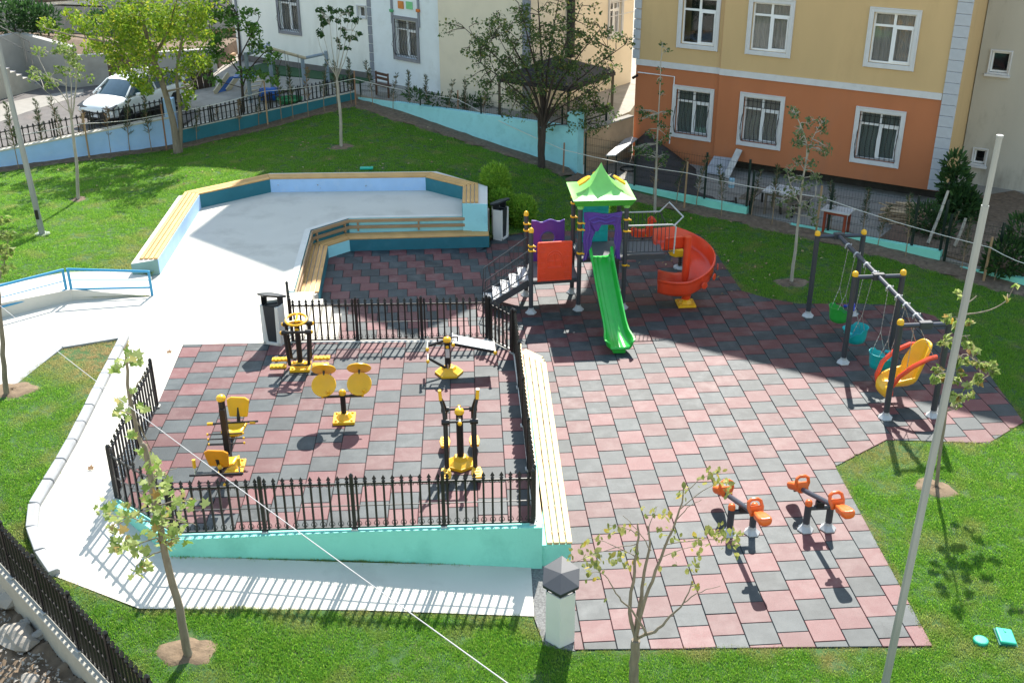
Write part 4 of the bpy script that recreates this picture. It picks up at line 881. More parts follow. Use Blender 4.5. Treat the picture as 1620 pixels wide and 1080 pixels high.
# ---- parked car ------------------------------------------------------------
def car(root_m,label):
    r=thing('parked_car',label,'car'); r.matrix_basis=root_m; WM[r]=root_m
    body=M('white_car_paint',(.80,.81,.83),.25,var=.01,coat=.6); blk=M('black_car_plastic',(.014,.014,.015),.45); gl=M('car_glass',(.03,.06,.085),.05,spec=.9); tyre=M('tyre_rubber',(.015,.015,.015),.85); rim=M('alloy_rim',(.35,.35,.36),.3,metal=.8); lampm=M('headlight_glass',(.55,.58,.62),.1,spec=.8); redm=M('tail_light_red',(.35,.01,.01),.2)
    # stations along x (front = +x): x, half width, z low, z belt
    st=[(-2.10,.70,.42,.86),(-2.02,.82,.34,1.0),(-1.7,.89,.28,1.03),(-1.0,.90,.26,1.02),(0,.90,.26,1.00),(.9,.90,.26,.98),(1.35,.89,.27,.95),(1.75,.84,.30,.86),(1.98,.76,.34,.74),(2.09,.62,.42,.62)]
    rows=[]
    for x,w,zl,zb in st:
        h=zb-zl; rows.append([(x,-w*.86,zl),(x,-w*.98,zl+h*.15),(x,-w,zl+h*.45),(x,-w*.985,zl+h*.8),(x,-w*.93,zb-.02),(x,-w*.6,zb+.03),(x,0,zb+.05),(x,w*.6,zb+.03),(x,w*.93,zb-.02),(x,w*.985,zl+h*.8),(x,w,zl+h*.45),(x,w*.98,zl+h*.15),(x,w*.86,zl)])
    mb=MB().grid(rows); n=len(rows[0]); L=len(rows); mb.f.append(tuple(range(n))); mb.f.append(tuple((L-1)*n+i for i in range(n)))
    mb.f+= [((i)*n,(i+1)*n,(i+1)*n+n-1,i*n+n-1) for i in range(L-1)]
    o=mb.build('body',body,r,root_m,True,smooth=60); sub=o.modifiers.new('sub','SUBSURF'); sub.levels=1; sub.render_levels=2
    # cabin
    cs=[(-1.98,.72,.98,1.02),(-1.72,.74,1.0,1.40),(-1.2,.74,1.0,1.54),(-.4,.74,1.0,1.575),(.25,.73,1.0,1.54),(.55,.71,1.0,1.44),(1.15,.72,.96,1.0)]
    rows=[[(x,-w-.10,z0),(x,-w*.97,(z0+z1)/2),(x,-w*.84,z1-.035),(x,-w*.6,z1),(x,0,z1+.015),(x,w*.6,z1),(x,w*.84,z1-.035),(x,w*.97,(z0+z1)/2),(x,w+.10,z0)] for x,w,z0,z1 in cs]
    MB().grid(rows).build('glasshouse',gl,r,root_m,True,smooth=70,fix=True)
    rf=[[(x,-w*.845,z1-.03),(x,-w*.6,z1+.008),(x,0,z1+.024),(x,w*.6,z1+.008),(x,w*.845,z1-.03)] for x,w,z0,z1 in cs[1:6]]
    MB().grid(rf).build('roof',body,r,root_m,True,smooth=70)
    MB().grid([[(x,-.42,z),(x,0,z+.012),(x,.42,z)] for x,z in ((-.95,1.578),(-.4,1.592),(.12,1.572))]).build('sunroof',blk,r,root_m,True,smooth=70)
    pl_=MB()
    for s in (-1,1):
        pl_.tube([(.52,s*.61,1.44),(.85,s*.70,1.22),(1.18,s*.80,1.0)],[.035,.035,.04],6); pl_.tube([(-1.72,s*.63,1.40),(-1.85,s*.72,1.2),(-1.98,s*.82,1.0)],[.06,.08,.09],6); pl_.tube([(-.30,s*.64,1.53),(-.35,s*.84,1.0)],.035,6)
        pl_.tube([(-1.7,s*.62,1.42),(-.4,s*.625,1.555),(.5,s*.60,1.44)],.03,6)
    pl_.build('window_pillars',body,r,root_m,True,smooth=60)
    for s in (-1,1):
        MB().tube([(-1.5,s*.56,1.57),(-.4,s*.57,1.625),(.3,s*.56,1.58)],.018,6).build('roof_rail',blk,r,root_m,True)
        MB().box((.72,s*.98,1.02),(.16,.18,.12)).build('mirror',body,r,root_m,True,bevel=.03)
        MB().extrude([(1.05,.22),(1.08,.52),(1.25,.68),(1.5,.66),(1.68,.5),(1.7,.24)],(0,s*.80,0),(1,0,0),(0,0,1),(0,s*.115,0)).build('wheel_arch',blk,r,root_m,True)
        MB().extrude([(-1.62,.24),(-1.6,.52),(-1.45,.68),(-1.2,.68),(-1.02,.52),(-.99,.24)],(0,s*.80,0),(1,0,0),(0,0,1),(0,s*.115,0)).build('wheel_arch',blk,r,root_m,True)
        MB().box((.0,s*.885,.31),(2.0,.06,.14)).build('sill_cladding',blk,r,root_m,True,bevel=.02)
        MB().extrude([(1.74,.70),(1.98,.60),(2.0,.50),(1.80,.54)],(0,s*.66,0),(1,0,0),(0,0,1),(0,s*.16,.03)).build('headlight',lampm,r,root_m,True)
        MB().extrude([(1.70,.80),(2.03,.69),(2.03,.665),(1.72,.77)],(0,s*.35,.03),(1,0,0),(0,0,1),(0,s*.48,.0)).build('daylight_strip',blk,r,root_m,True)
        MB().box((-2.06,s*.68,.88),(.08,.2,.12)).build('tail_light',redm,r,root_m,True,bevel=.02)
        for x in (1.37,-1.30):
            wl_=MB().lathe((x,s*.80,.335),[(.19,-.10),(.32,-.10),(.335,-.06),(.335,.06),(.32,.10),(.20,.10)],20,Matrix.Rotation(R(90),3,'X')).build('wheel',tyre,r,root_m,True,smooth=True)
            rm=MB().lathe((x,s*.895,.335),[(.05,-.02),(.05,.02),(.001,.021)],12,Matrix.Rotation(R(90),3,'X'))
            for k in range(10): a=2*math.pi*k/10; rm.beam((x,s*.895,.335),(x+.2*math.cos(a),s*.895,.335+.2*math.sin(a)),.03,.025,(0,1,0))
            rm.ring((x,s*.895,.335),.205,.018,20,5,(1,0,0),(0,0,1)); rm.build('rim',rim,wl_,root_m,True)
    MB().box((2.02,0,.47),(.14,1.18,.26)).build('grille',blk,r,root_m,True,bevel=.05); MB().box((2.0,0,.33),(.16,1.3,.10)).build('bumper',blk,r,root_m,True,bevel=.03)
    MB().box((2.1,0,.44),(.02,.5,.11)).build('number_plate',m_trim,r,root_m,True)
    MB().box((-2.06,0,.5),(.1,1.3,.3)).build('rear_bumper',blk,r,root_m,True,bevel=.05)
    return r
cf,cr2=at(155,201,1.0),at(273,163,1.0); hd=V((*xy(cf-cr2),0)).normalized(); cpos=V(xy(cf)).to_3d()-hd*2.0; cpos.z=1.0
car(Matrix.Translation(cpos)@Matrix.Rotation(math.atan2(hd.y,hd.x),4,'Z'),'white crossover car with black trim parked on the street behind the pale blue wall')
# ---- old play corner in the yard behind the petrol wall ------------------------
def yz(px,py): 
    t=min(1,max(0,(px-290)/275)); return .95+.45*t
m_fade=M('faded_blue_metal',(.24,.30,.36),.5,var=.12,scale=6); m_fpale=M('faded_cream_metal',(.55,.47,.33),.5,var=.1)
osw=thing('old_swing_set','faded blue grey swing frame with a cream top bar in front of the white house','swing frame',at(480,137,1.3))
tops=[];
for (tx,ty,bx,by) in ((391,83,397,163),(428,68,432,147),(477,89,482,137),(514.5,81,519.5,133)):
    b=at(bx,by,1.33); t=V((b.x,b.y,onv(b,tx,ty))); pipe('post',[b,t],.075,m_fade,osw); tops.append(t)
pipe('cross_bar',[tops[0]-V((0,0,.1)),tops[1]-V((0,0,.1))],.06,m_fade,osw); pipe('cross_bar',[tops[2]-V((0,0,.1)),tops[3]-V((0,0,.1))],.06,m_fade,osw)
ma,mb_=lerp(tops[0],tops[1],.85)-V((0,0,.1)),lerp(tops[2],tops[3],.12)-V((0,0,.1)); pipe('top_bar',[ma,mb_],.065,m_fpale,osw)
for k,f in enumerate((.35,.68)):
    p=lerp(ma,mb_,f); ch=thing('board_swing',('worn dark board swing hanging from the left of the cream bar','worn dark board swing hanging from the right of the cream bar')[k],'swing',p-V((0,0,1.6)))
    for s in (-.2,.2): pipe('chain',[p+V((s,0,0)),p+V((s,0,-1.55))],.012,m_steel,ch,5)
    MB().box(p-V((0,0,1.57)),(.45,.18,.04)).build('seat',m_black,ch)
slp=thing('old_slide','blue slide with cream side rails half hidden under the broad leaved tree','slide',at(350,152,1.05))
a0,a1=at(340,152,1.05),at(362,148,2.3); w=V((.45,.32,0)); mblue=M('old_slide_blue',(.02,.09,.30),.45)
a1=atd(362,122,a0,.9); 
MB().add([a0,a0+w,a1+w,a1,a0-V((0,0,.04)),a0+w-V((0,0,.04)),a1+w-V((0,0,.04)),a1-V((0,0,.04))],[(0,1,2,3),(7,6,5,4),(0,4,5,1),(3,2,6,7)]).build('chute',mblue,slp)
for o in (V((0,0,0)),w): 
    bar('side_rail',a0+o+V((0,0,.12)),a1+o+V((0,0,.12)),.05,.22,m_fpale,slp); 
l0,l1=at(385,156,1.1),atd(398,120,at(385,156,1.1),-.6)
for o in (V((0,0,0)),w*1.1): pipe('ladder_rail',[l0+o,l1+o],.025,m_fpale,slp,6)
for k in range(5): q=lerp(l0,l1,(k+.6)/5.2); bar('rung',q,q+w*1.1,.09,.04,m_fpale,slp)
MB().box((a1+l1)/2+w*.5,(.9,.8,.06)).build('deck',mblue,slp)
brl=thing('blue_barrel','blue plastic barrel lying behind the low black fence under the broad leaved tree','barrel',at(428,160,1.2))
c=at(428,158,1.25)+V((0,0,.22)); MB().lathe(c,[(.2,-.4),(.25,-.36),(.27,-.1),(.25,0),(.27,.1),(.25,.36),(.2,.4)],14,Matrix.Rotation(R(90),3,'Y')).build('drum',M('barrel_blue',(.01,.10,.42),.4),brl,smooth=True)
for dx in (-.22,.22): MB().ring(c+V((dx,0,0)),.272,.014,18,5,(0,1,0),(0,0,1)).build('hoop',M('barrel_blue',(.01,.10,.42),.4),brl)
tr_=thing('green_tray','shallow green plastic paddling tray on the yard beside the blue barrel','tray',at(459,164,1.25))
c=at(459,163,1.27); MB().lathe(c,[(.42,0),(.5,.16),(.52,.17),(.5,.19),(.44,.05),(.0,.03)],18).build('bowl',M('tray_green',(.03,.24,.09),.45),tr_,smooth=True)
hb_=thing('timber_stack','stack of weathered planks leaning by the dark hoarding beside the old slide','planks',at(345,118,1.35))
for k in range(7): 
    a,b=at(318,120-k*4.2,1.1+.0*k),at(372,110-k*4.0,1.1); a.z=b.z=1.2+.16*k; bar('plank',a+V((0,.10*k,0)),b+V((0,.1*k,0)),.25,.12,m_wood2,hb_)
hd_=thing('brown_hoarding','dark brown board hoarding on the yard left of the old slide','hoarding',at(322,142,1.05)); a,b=at(305,147,1.0),at(341,141,1.05)
for k in range(4): bar('board',lerp(a,b,k/4+.01)+V((0,0,.4)),lerp(a,b,(k+1)/4-.01)+V((0,0,.4)),.05,.8+.05*(k%2),M('dark_board',(.045,.03,.022),.8,var=.3),hd_)
bb=thing('brown_bench','brown timber bench against the white house at the back corner','bench',at(605,150,Yz)); a,b=at(596,149,Yz),at(615,154,Yz)
for z,o,h in ((.42,0,.05),(.62,.22,.1),(.78,.25,.1)): bar('slat',a+V((0,o,z)),b+V((0,o,z)),.32 if o==0 else .04,h,M('brown_timber',(.10,.05,.035),.7,var=.2),bb)
for p in (a,b): bar('leg',p+V((0,.22,0)),p+V((0,.25,.85)),.07,.07,M('brown_timber',(.10,.05,.035),.7),bb,up=(1,0,0)); bar('leg',p+V((0,-.12,0)),p+V((0,-.12,.42)),.07,.07,M('brown_timber',(.10,.05,.035),.7),bb,up=(1,0,0))
# ---- lower yard furniture ----------------------------------------------------
LYz=.05
m_oldwood=M('old_grey_wood',(.17,.14,.11),.8,var=.25,scale=1,stretch=(2,18,18)); m_tabl=M('white_table_top',(.52,.51,.51),.5,var=.06)
def bench2(px0,py0,px1,py1,label,z=LYz,back=True,mat=m_wood2):
    a,b=at(px0,py0,z),at(px1,py1,z); r=thing('garden_bench',label,'bench',lerp(a,b,.5)); d=(b-a).normalized(); n_=V((-d.y,d.x,0)); n_=n_ if n_.y>0 else -n_
    for k in range(3): bar('seat_slat',a+n_*.14*k+V((0,0,.44)),b+n_*.14*k+V((0,0,.44)),.12,.035,mat,r)
    if back:
        for k in range(3): bar('back_slat',a+n_*(.42+.03*k)+V((0,0,.58+.13*k)),b+n_*(.42+.03*k)+V((0,0,.58+.13*k)),.03,.11,mat,r)
    for f in (.08,.92):
        q=lerp(a,b,f); bar('leg',q,q+V((0,0,.42)),.06,.06,m_black,r,up=(1,0,0)); bar('leg',q+n_*.4,q+n_*.48+V((0,0,.95 if back else .42)),.06,.06,m_black,r,up=(1,0,0))
    return r
bench2(972,236,997,214,'timber bench with slatted back facing the white table in the lower yard'); bench2(936,252,957,238,'timber bench half hidden behind the green mesh gate')
wt=thing('white_table','long white topped table in the sun beside the timber bench','table',at(980,240,LYz))
tz=LYz+.74; q=[at(958,246,tz),at(974,249-4,tz),at(1009,219,tz),at(994,215,tz)]
MB().prism([xy(p) for p in q],tz-.04,tz).build('table_top',m_tabl,wt); 
for p in q: c=lerp(p,sum(q,V((0,0,0)))/4,.12); bar('leg',V((c.x,c.y,LYz)),V((c.x,c.y,tz-.04)),.05,.05,m_black,wt,up=(1,0,0))
tp=thing('tarpaulin','big dark grey tarpaulin draped over a heap against the orange wall','tarpaulin',at(1090,300,LYz))
m_tarp=M('grey_tarpaulin',(.042,.041,.043),.75,var=.2,scale=3,bump=.6,bscale=9)
P0,P1,P2,P3,P4=at(1003,292,.1),FO.pt(.3,0,.25),FO.pt(*FO.px(1027,206),.3),FO.pt(*FO.px(1143,290),.35),at(1168,322,.12); P1.z=onv(P1,1008,222)
Q0,Q1=at(1010,300,.1),at(1120,318,.08); rows=[]
top=[P1,P2,lerp(P2,P3,.5),P3,lerp(P3,P4,.6)]; bot=[P0,at(1030,300,.1),at(1075,306,.1),at(1125,318,.1),P4]
for i in range(13):
    f=i/12*4; k=min(3,int(f)); t=f-k; a=lerp(top[k],top[k+1],t); b=lerp(bot[k],bot[k+1],t); row=[]
    for j in range(9):
        u=j/8; p=lerp(a,b,u); p.z=a.z+(b.z-a.z)*(u**.8)+.05*math.sin(i*1.7+j*.9)*math.sin(math.pi*u)+.03*math.sin(i*3.1); row.append(p)
    rows.append(row)
MB().grid(rows).build('sheet',m_tarp,tp,smooth=80,fix=False).modifiers.new('thick','SOLIDIFY').thickness=.02
gp=thing('grey_sheet_board','pale grey sheet panel leaning on the orange wall','panel',at(1147,290,.05)); q0=FO.pt(*FO.px(1131,246),.06); q1=FO.pt(*FO.px(1164,250),.06); d0=FO.pt(FO.px(1131,246)[0]-.05,.1,.75); d1=FO.pt(FO.px(1164,250)[0]-.05,.1,.75)
MB().add([q0,q1,d1,d0,q0+FO.n*.04,q1+FO.n*.04,d1+FO.n*.04,d0+FO.n*.04],[(0,1,2,3),(7,6,5,4),(0,4,5,1),(1,5,6,2),(2,6,7,3),(3,7,4,0)]).build('sheet',M('grey_sheet',(.33,.34,.37),.7,var=.1),gp)
lk=thing('leaning_plank','worn white plank leaning on the orange wall beside the grey panel','plank',at(1165,296,.05)); a=FO.pt(*FO.px(1171,236),.08); b=FO.pt(FO.px(1171,236)[0]-.1,.08,.9); bar('board',b,a,.22,.05,M('worn_white_board',(.48,.46,.44),.8,var=.2),lk,up=FO.n); 
cn=thing('paint_can','small pale blue can at the foot of the leaning plank','can',at(1157,297,.3)); c=at(1157,296,.35); MB().lathe(c,[(.1,0),(.1,.28),(.08,.3),(.001,.3)],12).build('can_body',M('can_blue',(.30,.50,.62),.4),cn,smooth=True); MB().lathe(c+V((0,0,.1)),[(.102,0),(.102,.1)],12).build('can_label',m_trim,cn,smooth=True)
def picnic(px,py,w,d,label,top,leg,ang,h=.74):
    c=at(px,py,LYz+h); r=thing('yard_table',label,'table',(c.x,c.y,LYz),ang); m=WM[r]
    for k in range(5): MB().box((0,-d/2+d*(k+.5)/5,h-.02),(w,d/5-.008,.04)).build('top_board',top,r,m,True)
    for x in (-w/2+.12,w/2-.12):
        for y in (-d/2+.1,d/2-.1): MB().box((x,y,(h-.04)/2),(.07,.07,h-.04)).build('leg',leg,r,m,True)
    MB().box((0,0,h-.09),(w-.2,d-.15,.08)).build('apron',leg,r,m,True); return r
picnic(1238,300,1.0,.95,'white topped yard table with grey benches behind the mesh fence',m_tabl,m_oldwood,R(-35)); picnic(1326,331,.85,.6,'small white topped table on red legs behind the mesh fence',m_tabl,M('red_brown_legs',(.25,.045,.02),.6),R(-38),.7)
bench2(1183,338,1207,318,'backless grey timber bench left of the yard table',back=False,mat=m_oldwood); bench2(1250,345,1280,333,'backless grey timber bench in front of the yard table',back=False,mat=m_oldwood)
wp=thing('firewood_heap','loose heap of cut branches under the overhang of the orange block','firewood',at(1428,350,.1))
for k in range(46):
    c=at(random.uniform(1408,1448),random.uniform(338,362),.1)+V((0,0,random.uniform(.02,.4))); a=random.uniform(-.9,.3); d=V((math.cos(a),math.sin(a),random.uniform(-.2,.2)))*random.uniform(.25,.55)
    MB().tube([c-d,c+d*.3+V((0,0,.03)),c+d],random.uniform(.015,.045),6).build('log',M('cut_wood',(.38,.27,.17),.8,var=.3,randv=.3),wp)
bs=thing('brown_board','brown sheet board propped in front of the firewood heap','board',at(1420,372,.1)); a,b,c_,d_=at(1404,382,.1),at(1433,388,.1),at(1441,362,.45),at(1412,356,.45)
MB().add([a,b,c_,d_,a+V((0,0,.03)),b+V((0,0,.03)),c_+V((0,0,.03)),d_+V((0,0,.03))],[(3,2,1,0),(4,5,6,7),(0,1,5,4),(1,2,6,5),(2,3,7,6),(3,0,4,7)]).build('board',M('brown_sheet',(.12,.075,.055),.8,var=.2),bs)
for k,(x0_,y0_,x1_,y1_,lb) in enumerate(((1468,385,1500,302,'grey weathered pole leaning on the corner of the orange block'),(1510,390,1528,345,'short pale pole stuck in the planting bed below the vine'))):
    a=at(x0_,y0_,.12); b=atd(x1_,y1_,a,.8 if k==0 else .2); o=thing('leaning_pole',lb,'pole',a); pipe('shaft',[a,lerp(a,b,.5)+V((.02,0,0)),b],[.05,.045,.04],M('grey_pole_wood',(.38,.34,.28),.8,var=.2),o)
bu=thing('bucket','white bucket inside the mesh gate behind the aqua wall pier','bucket',at(918,274,.06)); c=at(918,274,.06); MB().lathe(c,[(.14,0),(.18,.34),(.19,.35),(.17,.34),(.13,.03),(.001,.03)],14).build('pail',m_pvc,bu,smooth=True); MB().ring(c+V((0,0,.36)),.17,.008,16,5,(1,0,0),(0,.9,.3)).build('handle',m_black,bu)
hs=thing('garden_hose','dark coiled hose lying on the paving beside the tarpaulin','hose',at(995,268,.07)); MB().tube([at(995,268,.08)+V((.32*(1-.002*k)*math.cos(k*.35),.3*math.sin(k*.35),.012*(k/18))) for k in range(60)],.016,6).build('coil',m_black,hs,smooth=True)
# ================================================================ PLAY EQUIPMENT
def plastic(name,c,rough=.35,tr=0): return M(name,c,rough,var=.10,scale=4,spec=.5,stain=((c[0]*.75+.06,c[1]*.75+.06,c[2]*.75+.06),.35,2.5))
p_green=plastic('green_plastic',(.022,.42,.045),.28); p_lime=plastic('lime_plastic',(.20,.56,.13),.35); p_red=plastic('red_plastic',(.70,.062,.02),.3); p_org=plastic('orange_plastic',(.75,.13,.02),.35)
p_pur=plastic('purple_plastic',(.085,.035,.28),.35); p_tealp=plastic('teal_plastic',(.006,.38,.40),.35); p_yel=plastic('yellow_plastic',(.82,.43,.012),.35); p_blu=plastic('blue_plastic',(.02,.04,.42),.35)
m_post=M('anthracite_post',(.046,.051,.060),.42,var=.08,scale=5); m_postb=M('blue_grey_beam',(.048,.055,.075),.35,var=.08,scale=5); m_cuff=M('grey_post_foot',(.42,.43,.44),.5,var=.1,scale=8)
m_deck=M('grey_deck',(.12,.125,.13),.75,var=.1,scale=20,bump=.2)
A=V((.96,3.60,0)); E_=V((2.10,3.62,0)); C_=V((.93,4.72,0)); G_=V((2.10,4.74,0)); B_=V((-.25,3.50,0)); D_=V((-.28,4.63,0)); HT=2.92; DZ=1.40; SZ=.88
tw_=thing('play_tower','climbing tower with a lime green pyramid roof, anthracite posts and coloured panels','play tower',(1.2,4.1,0))
def foot(p,root,mat=m_cuff,r=.115): 
    mb=MB(); mb.lathe(p,[(r*1.25,0),(r*1.3,.02),(r*1.0,.05),(r*.62,.10),(r*.58,.15)],6); mb.build('post_foot',mat,root,smooth=30)
def tpost(p,h,root,cap=None,r=.057):
    o=pipe('post',[p,p+V((0,0,h))],r,m_post,root,14)
    if cap: MB().lathe(p+V((0,0,h)),[(r*1.12,-.03),(r*1.12,.02),(r*.9,.06),(r*.5,.085),(.002,.09)],12).build('cap',cap,o,smooth=True)
    foot(p,root); return o
posts={}
for k,p in dict(A=A,E=E_,C=C_,G=G_).items(): posts[k]=tpost(p,HT,tw_)
posts['B']=tpost(B_,2.18,tw_,p_yel); posts['D']=tpost(D_,2.22,tw_,p_yel)
def collar(p,z,k): MB().lathe(p+V((0,0,z)),[(.06,-.022),(.074,-.02),(.077,0),(.074,.02),(.06,.022)],14).tube([p+V((.05,-.05,z)),p+V((.11,-.09,z))],.02,6).build('collar',p_yel,posts[k],smooth=True)
for k,p,zs in (('A',A,(2.33,2.16,1.54)),('E',E_,(2.38,2.08,1.18)),('C',C_,(2.62,2.46,2.1)),('G',G_,(2.45,2.4)),('B',B_,(1.80,1.68)),('D',D_,(1.98,1.8))):
    for z in zs: collar(p,z,k)
def deck(a,b,c,d,z,name='deck',root=tw_): 
    MB().prism([xy(q) for q in (a,b,c,d)],z-.05,z).build(name,m_deck,root)
    for p,q in ((a,b),(b,c),(c,d),(d,a)): bar('deck_edge',p+V((0,0,z-.06)),q+V((0,0,z-.06)),.05,.10,m_post,root)
deck(A,E_,G_,C_,DZ); deck(B_,A+V((-.03,0,0)),C_+V((-.03,0,0)),D_,SZ)
# roof: swept pyramid
rc=(A+E_+C_+G_)/4; hw=.765; rows=[]; zb=HT+.02; zp=HT+.74
for i in range(13):
    f=i/12; s=(1-f)**1.0*hw; z=zb+(zp-zb)*(f**1.75*.62+.38*f**4 if f<1 else 1); row=[]
    for j in range(33):
        t=j/32*4; k=int(t)%4; u=t-int(t); cs=[(-1,-1),(1,-1),(1,1),(-1,1),(-1,-1)]; x=cs[k][0]*(1-u)+cs[k+1][0]*u; y=cs[k][1]*(1-u)+cs[k+1][1]*u
        dip=.10*math.sin(math.pi*u)*math.sin(math.pi*min(1,f*1.15))*(1 if f<.87 else 0)
        row.append(rc+V((x*s,y*s,z-dip*.0+ .12*math.sin(math.pi*u)*math.sin(math.pi*f)*(-.18))))
    rows.append(row)
MB().grid(rows).build('roof',p_lime,tw_,smooth=85)
mb=MB()
for k in range(4):
    cs=[(-1,-1),(1,-1),(1,1),(-1,1),(-1,-1)]; a=rc+V((cs[k][0]*hw,cs[k][1]*hw,zb)); b=rc+V((cs[k+1][0]*hw,cs[k+1][1]*hw,zb)); i1=rc+V((cs[k][0]*(hw-.09),cs[k][1]*(hw-.09),zb-.17)); i2=rc+V((cs[k+1][0]*(hw-.09),cs[k+1][1]*(hw-.09),zb-.17)); mb.add([a,b,i2,i1],[(0,3,2,1)])
mb.build('eave',M('green_eave',(.07,.36,.05),.35,var=.05),tw_,fix=False)
for p in (A,E_,C_,G_): MB().lathe(p+V((0,0,HT-.24)),[(.075,0),(.085,.02),(.085,.22)],12).build('roof_socket',p_lime,tw_,smooth=True)
for k,(sx,ax) in enumerate(((-1,'x'),(1,'x'),(0,'y'))):
    if ax=='x': c=rc+V((sx*.43,-.12,zb+.30)); u=V((0,1,0)); w=V((-sx*.62,0,.40)).normalized()
    else: c=rc+V((0,.43,zb+.3)); u=V((1,0,0)); w=V((0,-.62,.40)).normalized()
    nv=u.cross(w); nv=nv if nv.z>0 else -nv
    prof=[(-.13,-.16),(.13,-.16),(.15,.02),(.09,.15),(0,.19),(-.09,.15),(-.15,.02)]
    MB().extrude(prof,c-nv*.01,u,w,nv*.045).build('dormer_panel',p_yel,tw_,bevel=.008)
def panel(name,prof,o,u,mat,t=.055,holes=None,relief=None,rmat=None):
    """upright plastic panel: prof in metres along u and up; relief: list of boxes/tubes on the viewer side"""
    u=V(u).normalized(); n=V((u.y,-u.x,0)); n=n if n.y<0 else -n
    mb=MB()
    if holes:
        # frame between outer ring and inner ring with equal counts
        out_,inn=prof,holes; N=len(out_); w=V((0,0,1)); P=[V(o)+u*a+w*b for a,b in out_]; Q=[V(o)+u*a+w*b for a,b in inn]; d=-n*t
        vs=P+Q+[p+d for p in P]+[q+d for q in Q]; fs=[]
        for i in range(N):
            j=(i+1)%N; fs+=[(i,j,N+j,N+i),(2*N+i,3*N+i,3*N+j,2*N+j),(i,2*N+i,2*N+j,j),(N+i,N+j,3*N+j,3*N+i)]
        mb.add(vs,fs)
    else: mb.extrude(prof,o,u,(0,0,1),-n*t)
    ob_=mb.build(name,mat,tw_,bevel=.012)
    if relief:
        r=MB()
        for pts,rad in relief: r.tube([V(o)+u*a+V((0,0,b))+n*.004 for a,b in pts],rad,6)
        r.build(name+'_relief',rmat or mat,ob_,smooth=True)
    return ob_
# red brick panel with an arched window
bx=[(.0,.0),(.86,.0),(.87,.02),(.87,1.0),(.85,1.03),(.02,1.03),(.0,1.0)]
rel=[]
arch=[(.25,.36)]+[(.435+.2*math.cos(math.pi*(1-k/10)),.56+.24*math.sin(math.pi*(1-k/10))) for k in range(11)]+[(.62,.36),(.25,.36)]
rel.append((arch,.014)); rel.append(([(a*.78+.435*.22,b*.78+.5*.22) for a,b in arch],.010)); rel+= [([(.435,.40),(.435,.74)],.010),([(.29,.54),(.58,.54)],.010)]
for r_ in range(7):
    z=.08+.14*r_
    for x0_,x1_ in ((.05,.20),(.67,.82)): rel.append(([(x0_,z),(x1_,z)],.006)); 
    rel.append(([(.05+.07*(r_%2)+.03,z),(.05+.07*(r_%2)+.03,z+.14)],.005)); rel.append(([(.70+.06*(r_%2),z),(.70+.06*(r_%2),z+.14)],.005))
for x in (.3,.43,.56): rel.append(([(x,.88),(x,.98)],.005))
rel.append(([(.05,.88),(.82,.88)],.006)); rel.append(([(.03,.03),(.84,.03),(.84,1.0),(.03,1.0),(.03,.03)],.008))
panel('window_panel',bx,B_+V((.155,-.06,.86)),(A-B_),p_red,.06,None,rel)
# purple wavy panel with a round port
N=40; outp=[];inn=[]
for k in range(N):
    a=2*math.pi*k/N-math.pi*.75; c_,s_=math.cos(a),math.sin(a); m_=max(abs(c_),abs(s_)); x,y=.43*c_/m_,.55*s_/m_
    if s_/m_>.98: y+=.035*math.sin(x*14+.8)-.01
    outp.append((.5+x,.55+y)); inn.append((.5+.17*c_,.62+.17*s_))
panel('port_panel',outp,D_+V((.07,.03,.92)),(C_-D_),p_pur,.055,inn,[([(.5+.2*math.cos(k*.35),.62+.2*math.sin(k*.35)) for k in range(19)],.014)])
# purple tree shaped gateway above the green slide
outp=[];inn=[]
def rect_ring(N,x0,x1,y0,y1):
    out=[]; P=[(x0,y0),(x0,y1),(x1,y1),(x1,y0)]
    per=[y1-y0,x1-x0,y1-y0]; T=sum(per)
    for k in range(N):
        s=T*k/(N-1)
        if s<=per[0]: out.append((x0,y0+s))
        elif s<=per[0]+per[1]: out.append((x0+s-per[0],y1))
        else: out.append((x1,max(y0,y1-(s-per[0]-per[1]))))
    return out
o1=rect_ring(31,.09,1.02,-.08,1.17); i1=rect_ring(31,.36,.83,.0,.86)
o1=[(x+.02*math.sin(y*9+x*3),y+.03*math.sin(x*7)*(y>.9)) for x,y in o1]; i1=[(x+.10*(y<.35)*(-.6 if x<.5 else .0)+.02*math.sin(y*11)+(.12*(.86-y) if x<.5 else -.10*(.86-y))*-.9,y-(.16 if (x<.45 and y>.7) else 0)) for x,y in i1]
o_=A+V((0,-.055,DZ)); uu=(E_-A).normalized(); nn_=V((uu.y,-uu.x,0)); t_=.06; mb=MB(); P=[o_+uu*a+V((0,0,b)) for a,b in o1]; Q=[o_+uu*a+V((0,0,b)) for a,b in i1]; n=len(P)
vs=P+Q+[p-nn_*t_ for p in P]+[p-nn_*t_ for p in Q]; fs=[]
for i in range(n-1): j=i+1; fs+=[(i,j,n+j,n+i),(2*n+i,3*n+i,3*n+j,2*n+j),(i,2*n+i,2*n+j,j),(n+i,n+j,3*n+j,3*n+i)]
fs+=[(0,n,3*n,2*n),(n-1,3*n-1,4*n-1,2*n-1)]
gp_=mb.add(vs,fs).build('tree_gateway',p_pur,tw_,bevel=.014)
r=MB()
def rl(pts,rad): r.tube([o_+uu*a+V((0,0,b))+nn_*.006 for a,b in pts],rad,6)
rl([(.15,-.02),(.2,.25),(.17,.5),(.24,.75),(.2,1.0)],[.03,.025,.03,.035,.02]); rl([(.27,.0),(.22,.2),(.28,.42),(.25,.62)],.02); rl([(.93,-.02),(.9,.3),(.95,.55),(.9,.8),(.95,1.05)],.028); rl([(.86,.02),(.93,.3),(.9,.5)],.018)
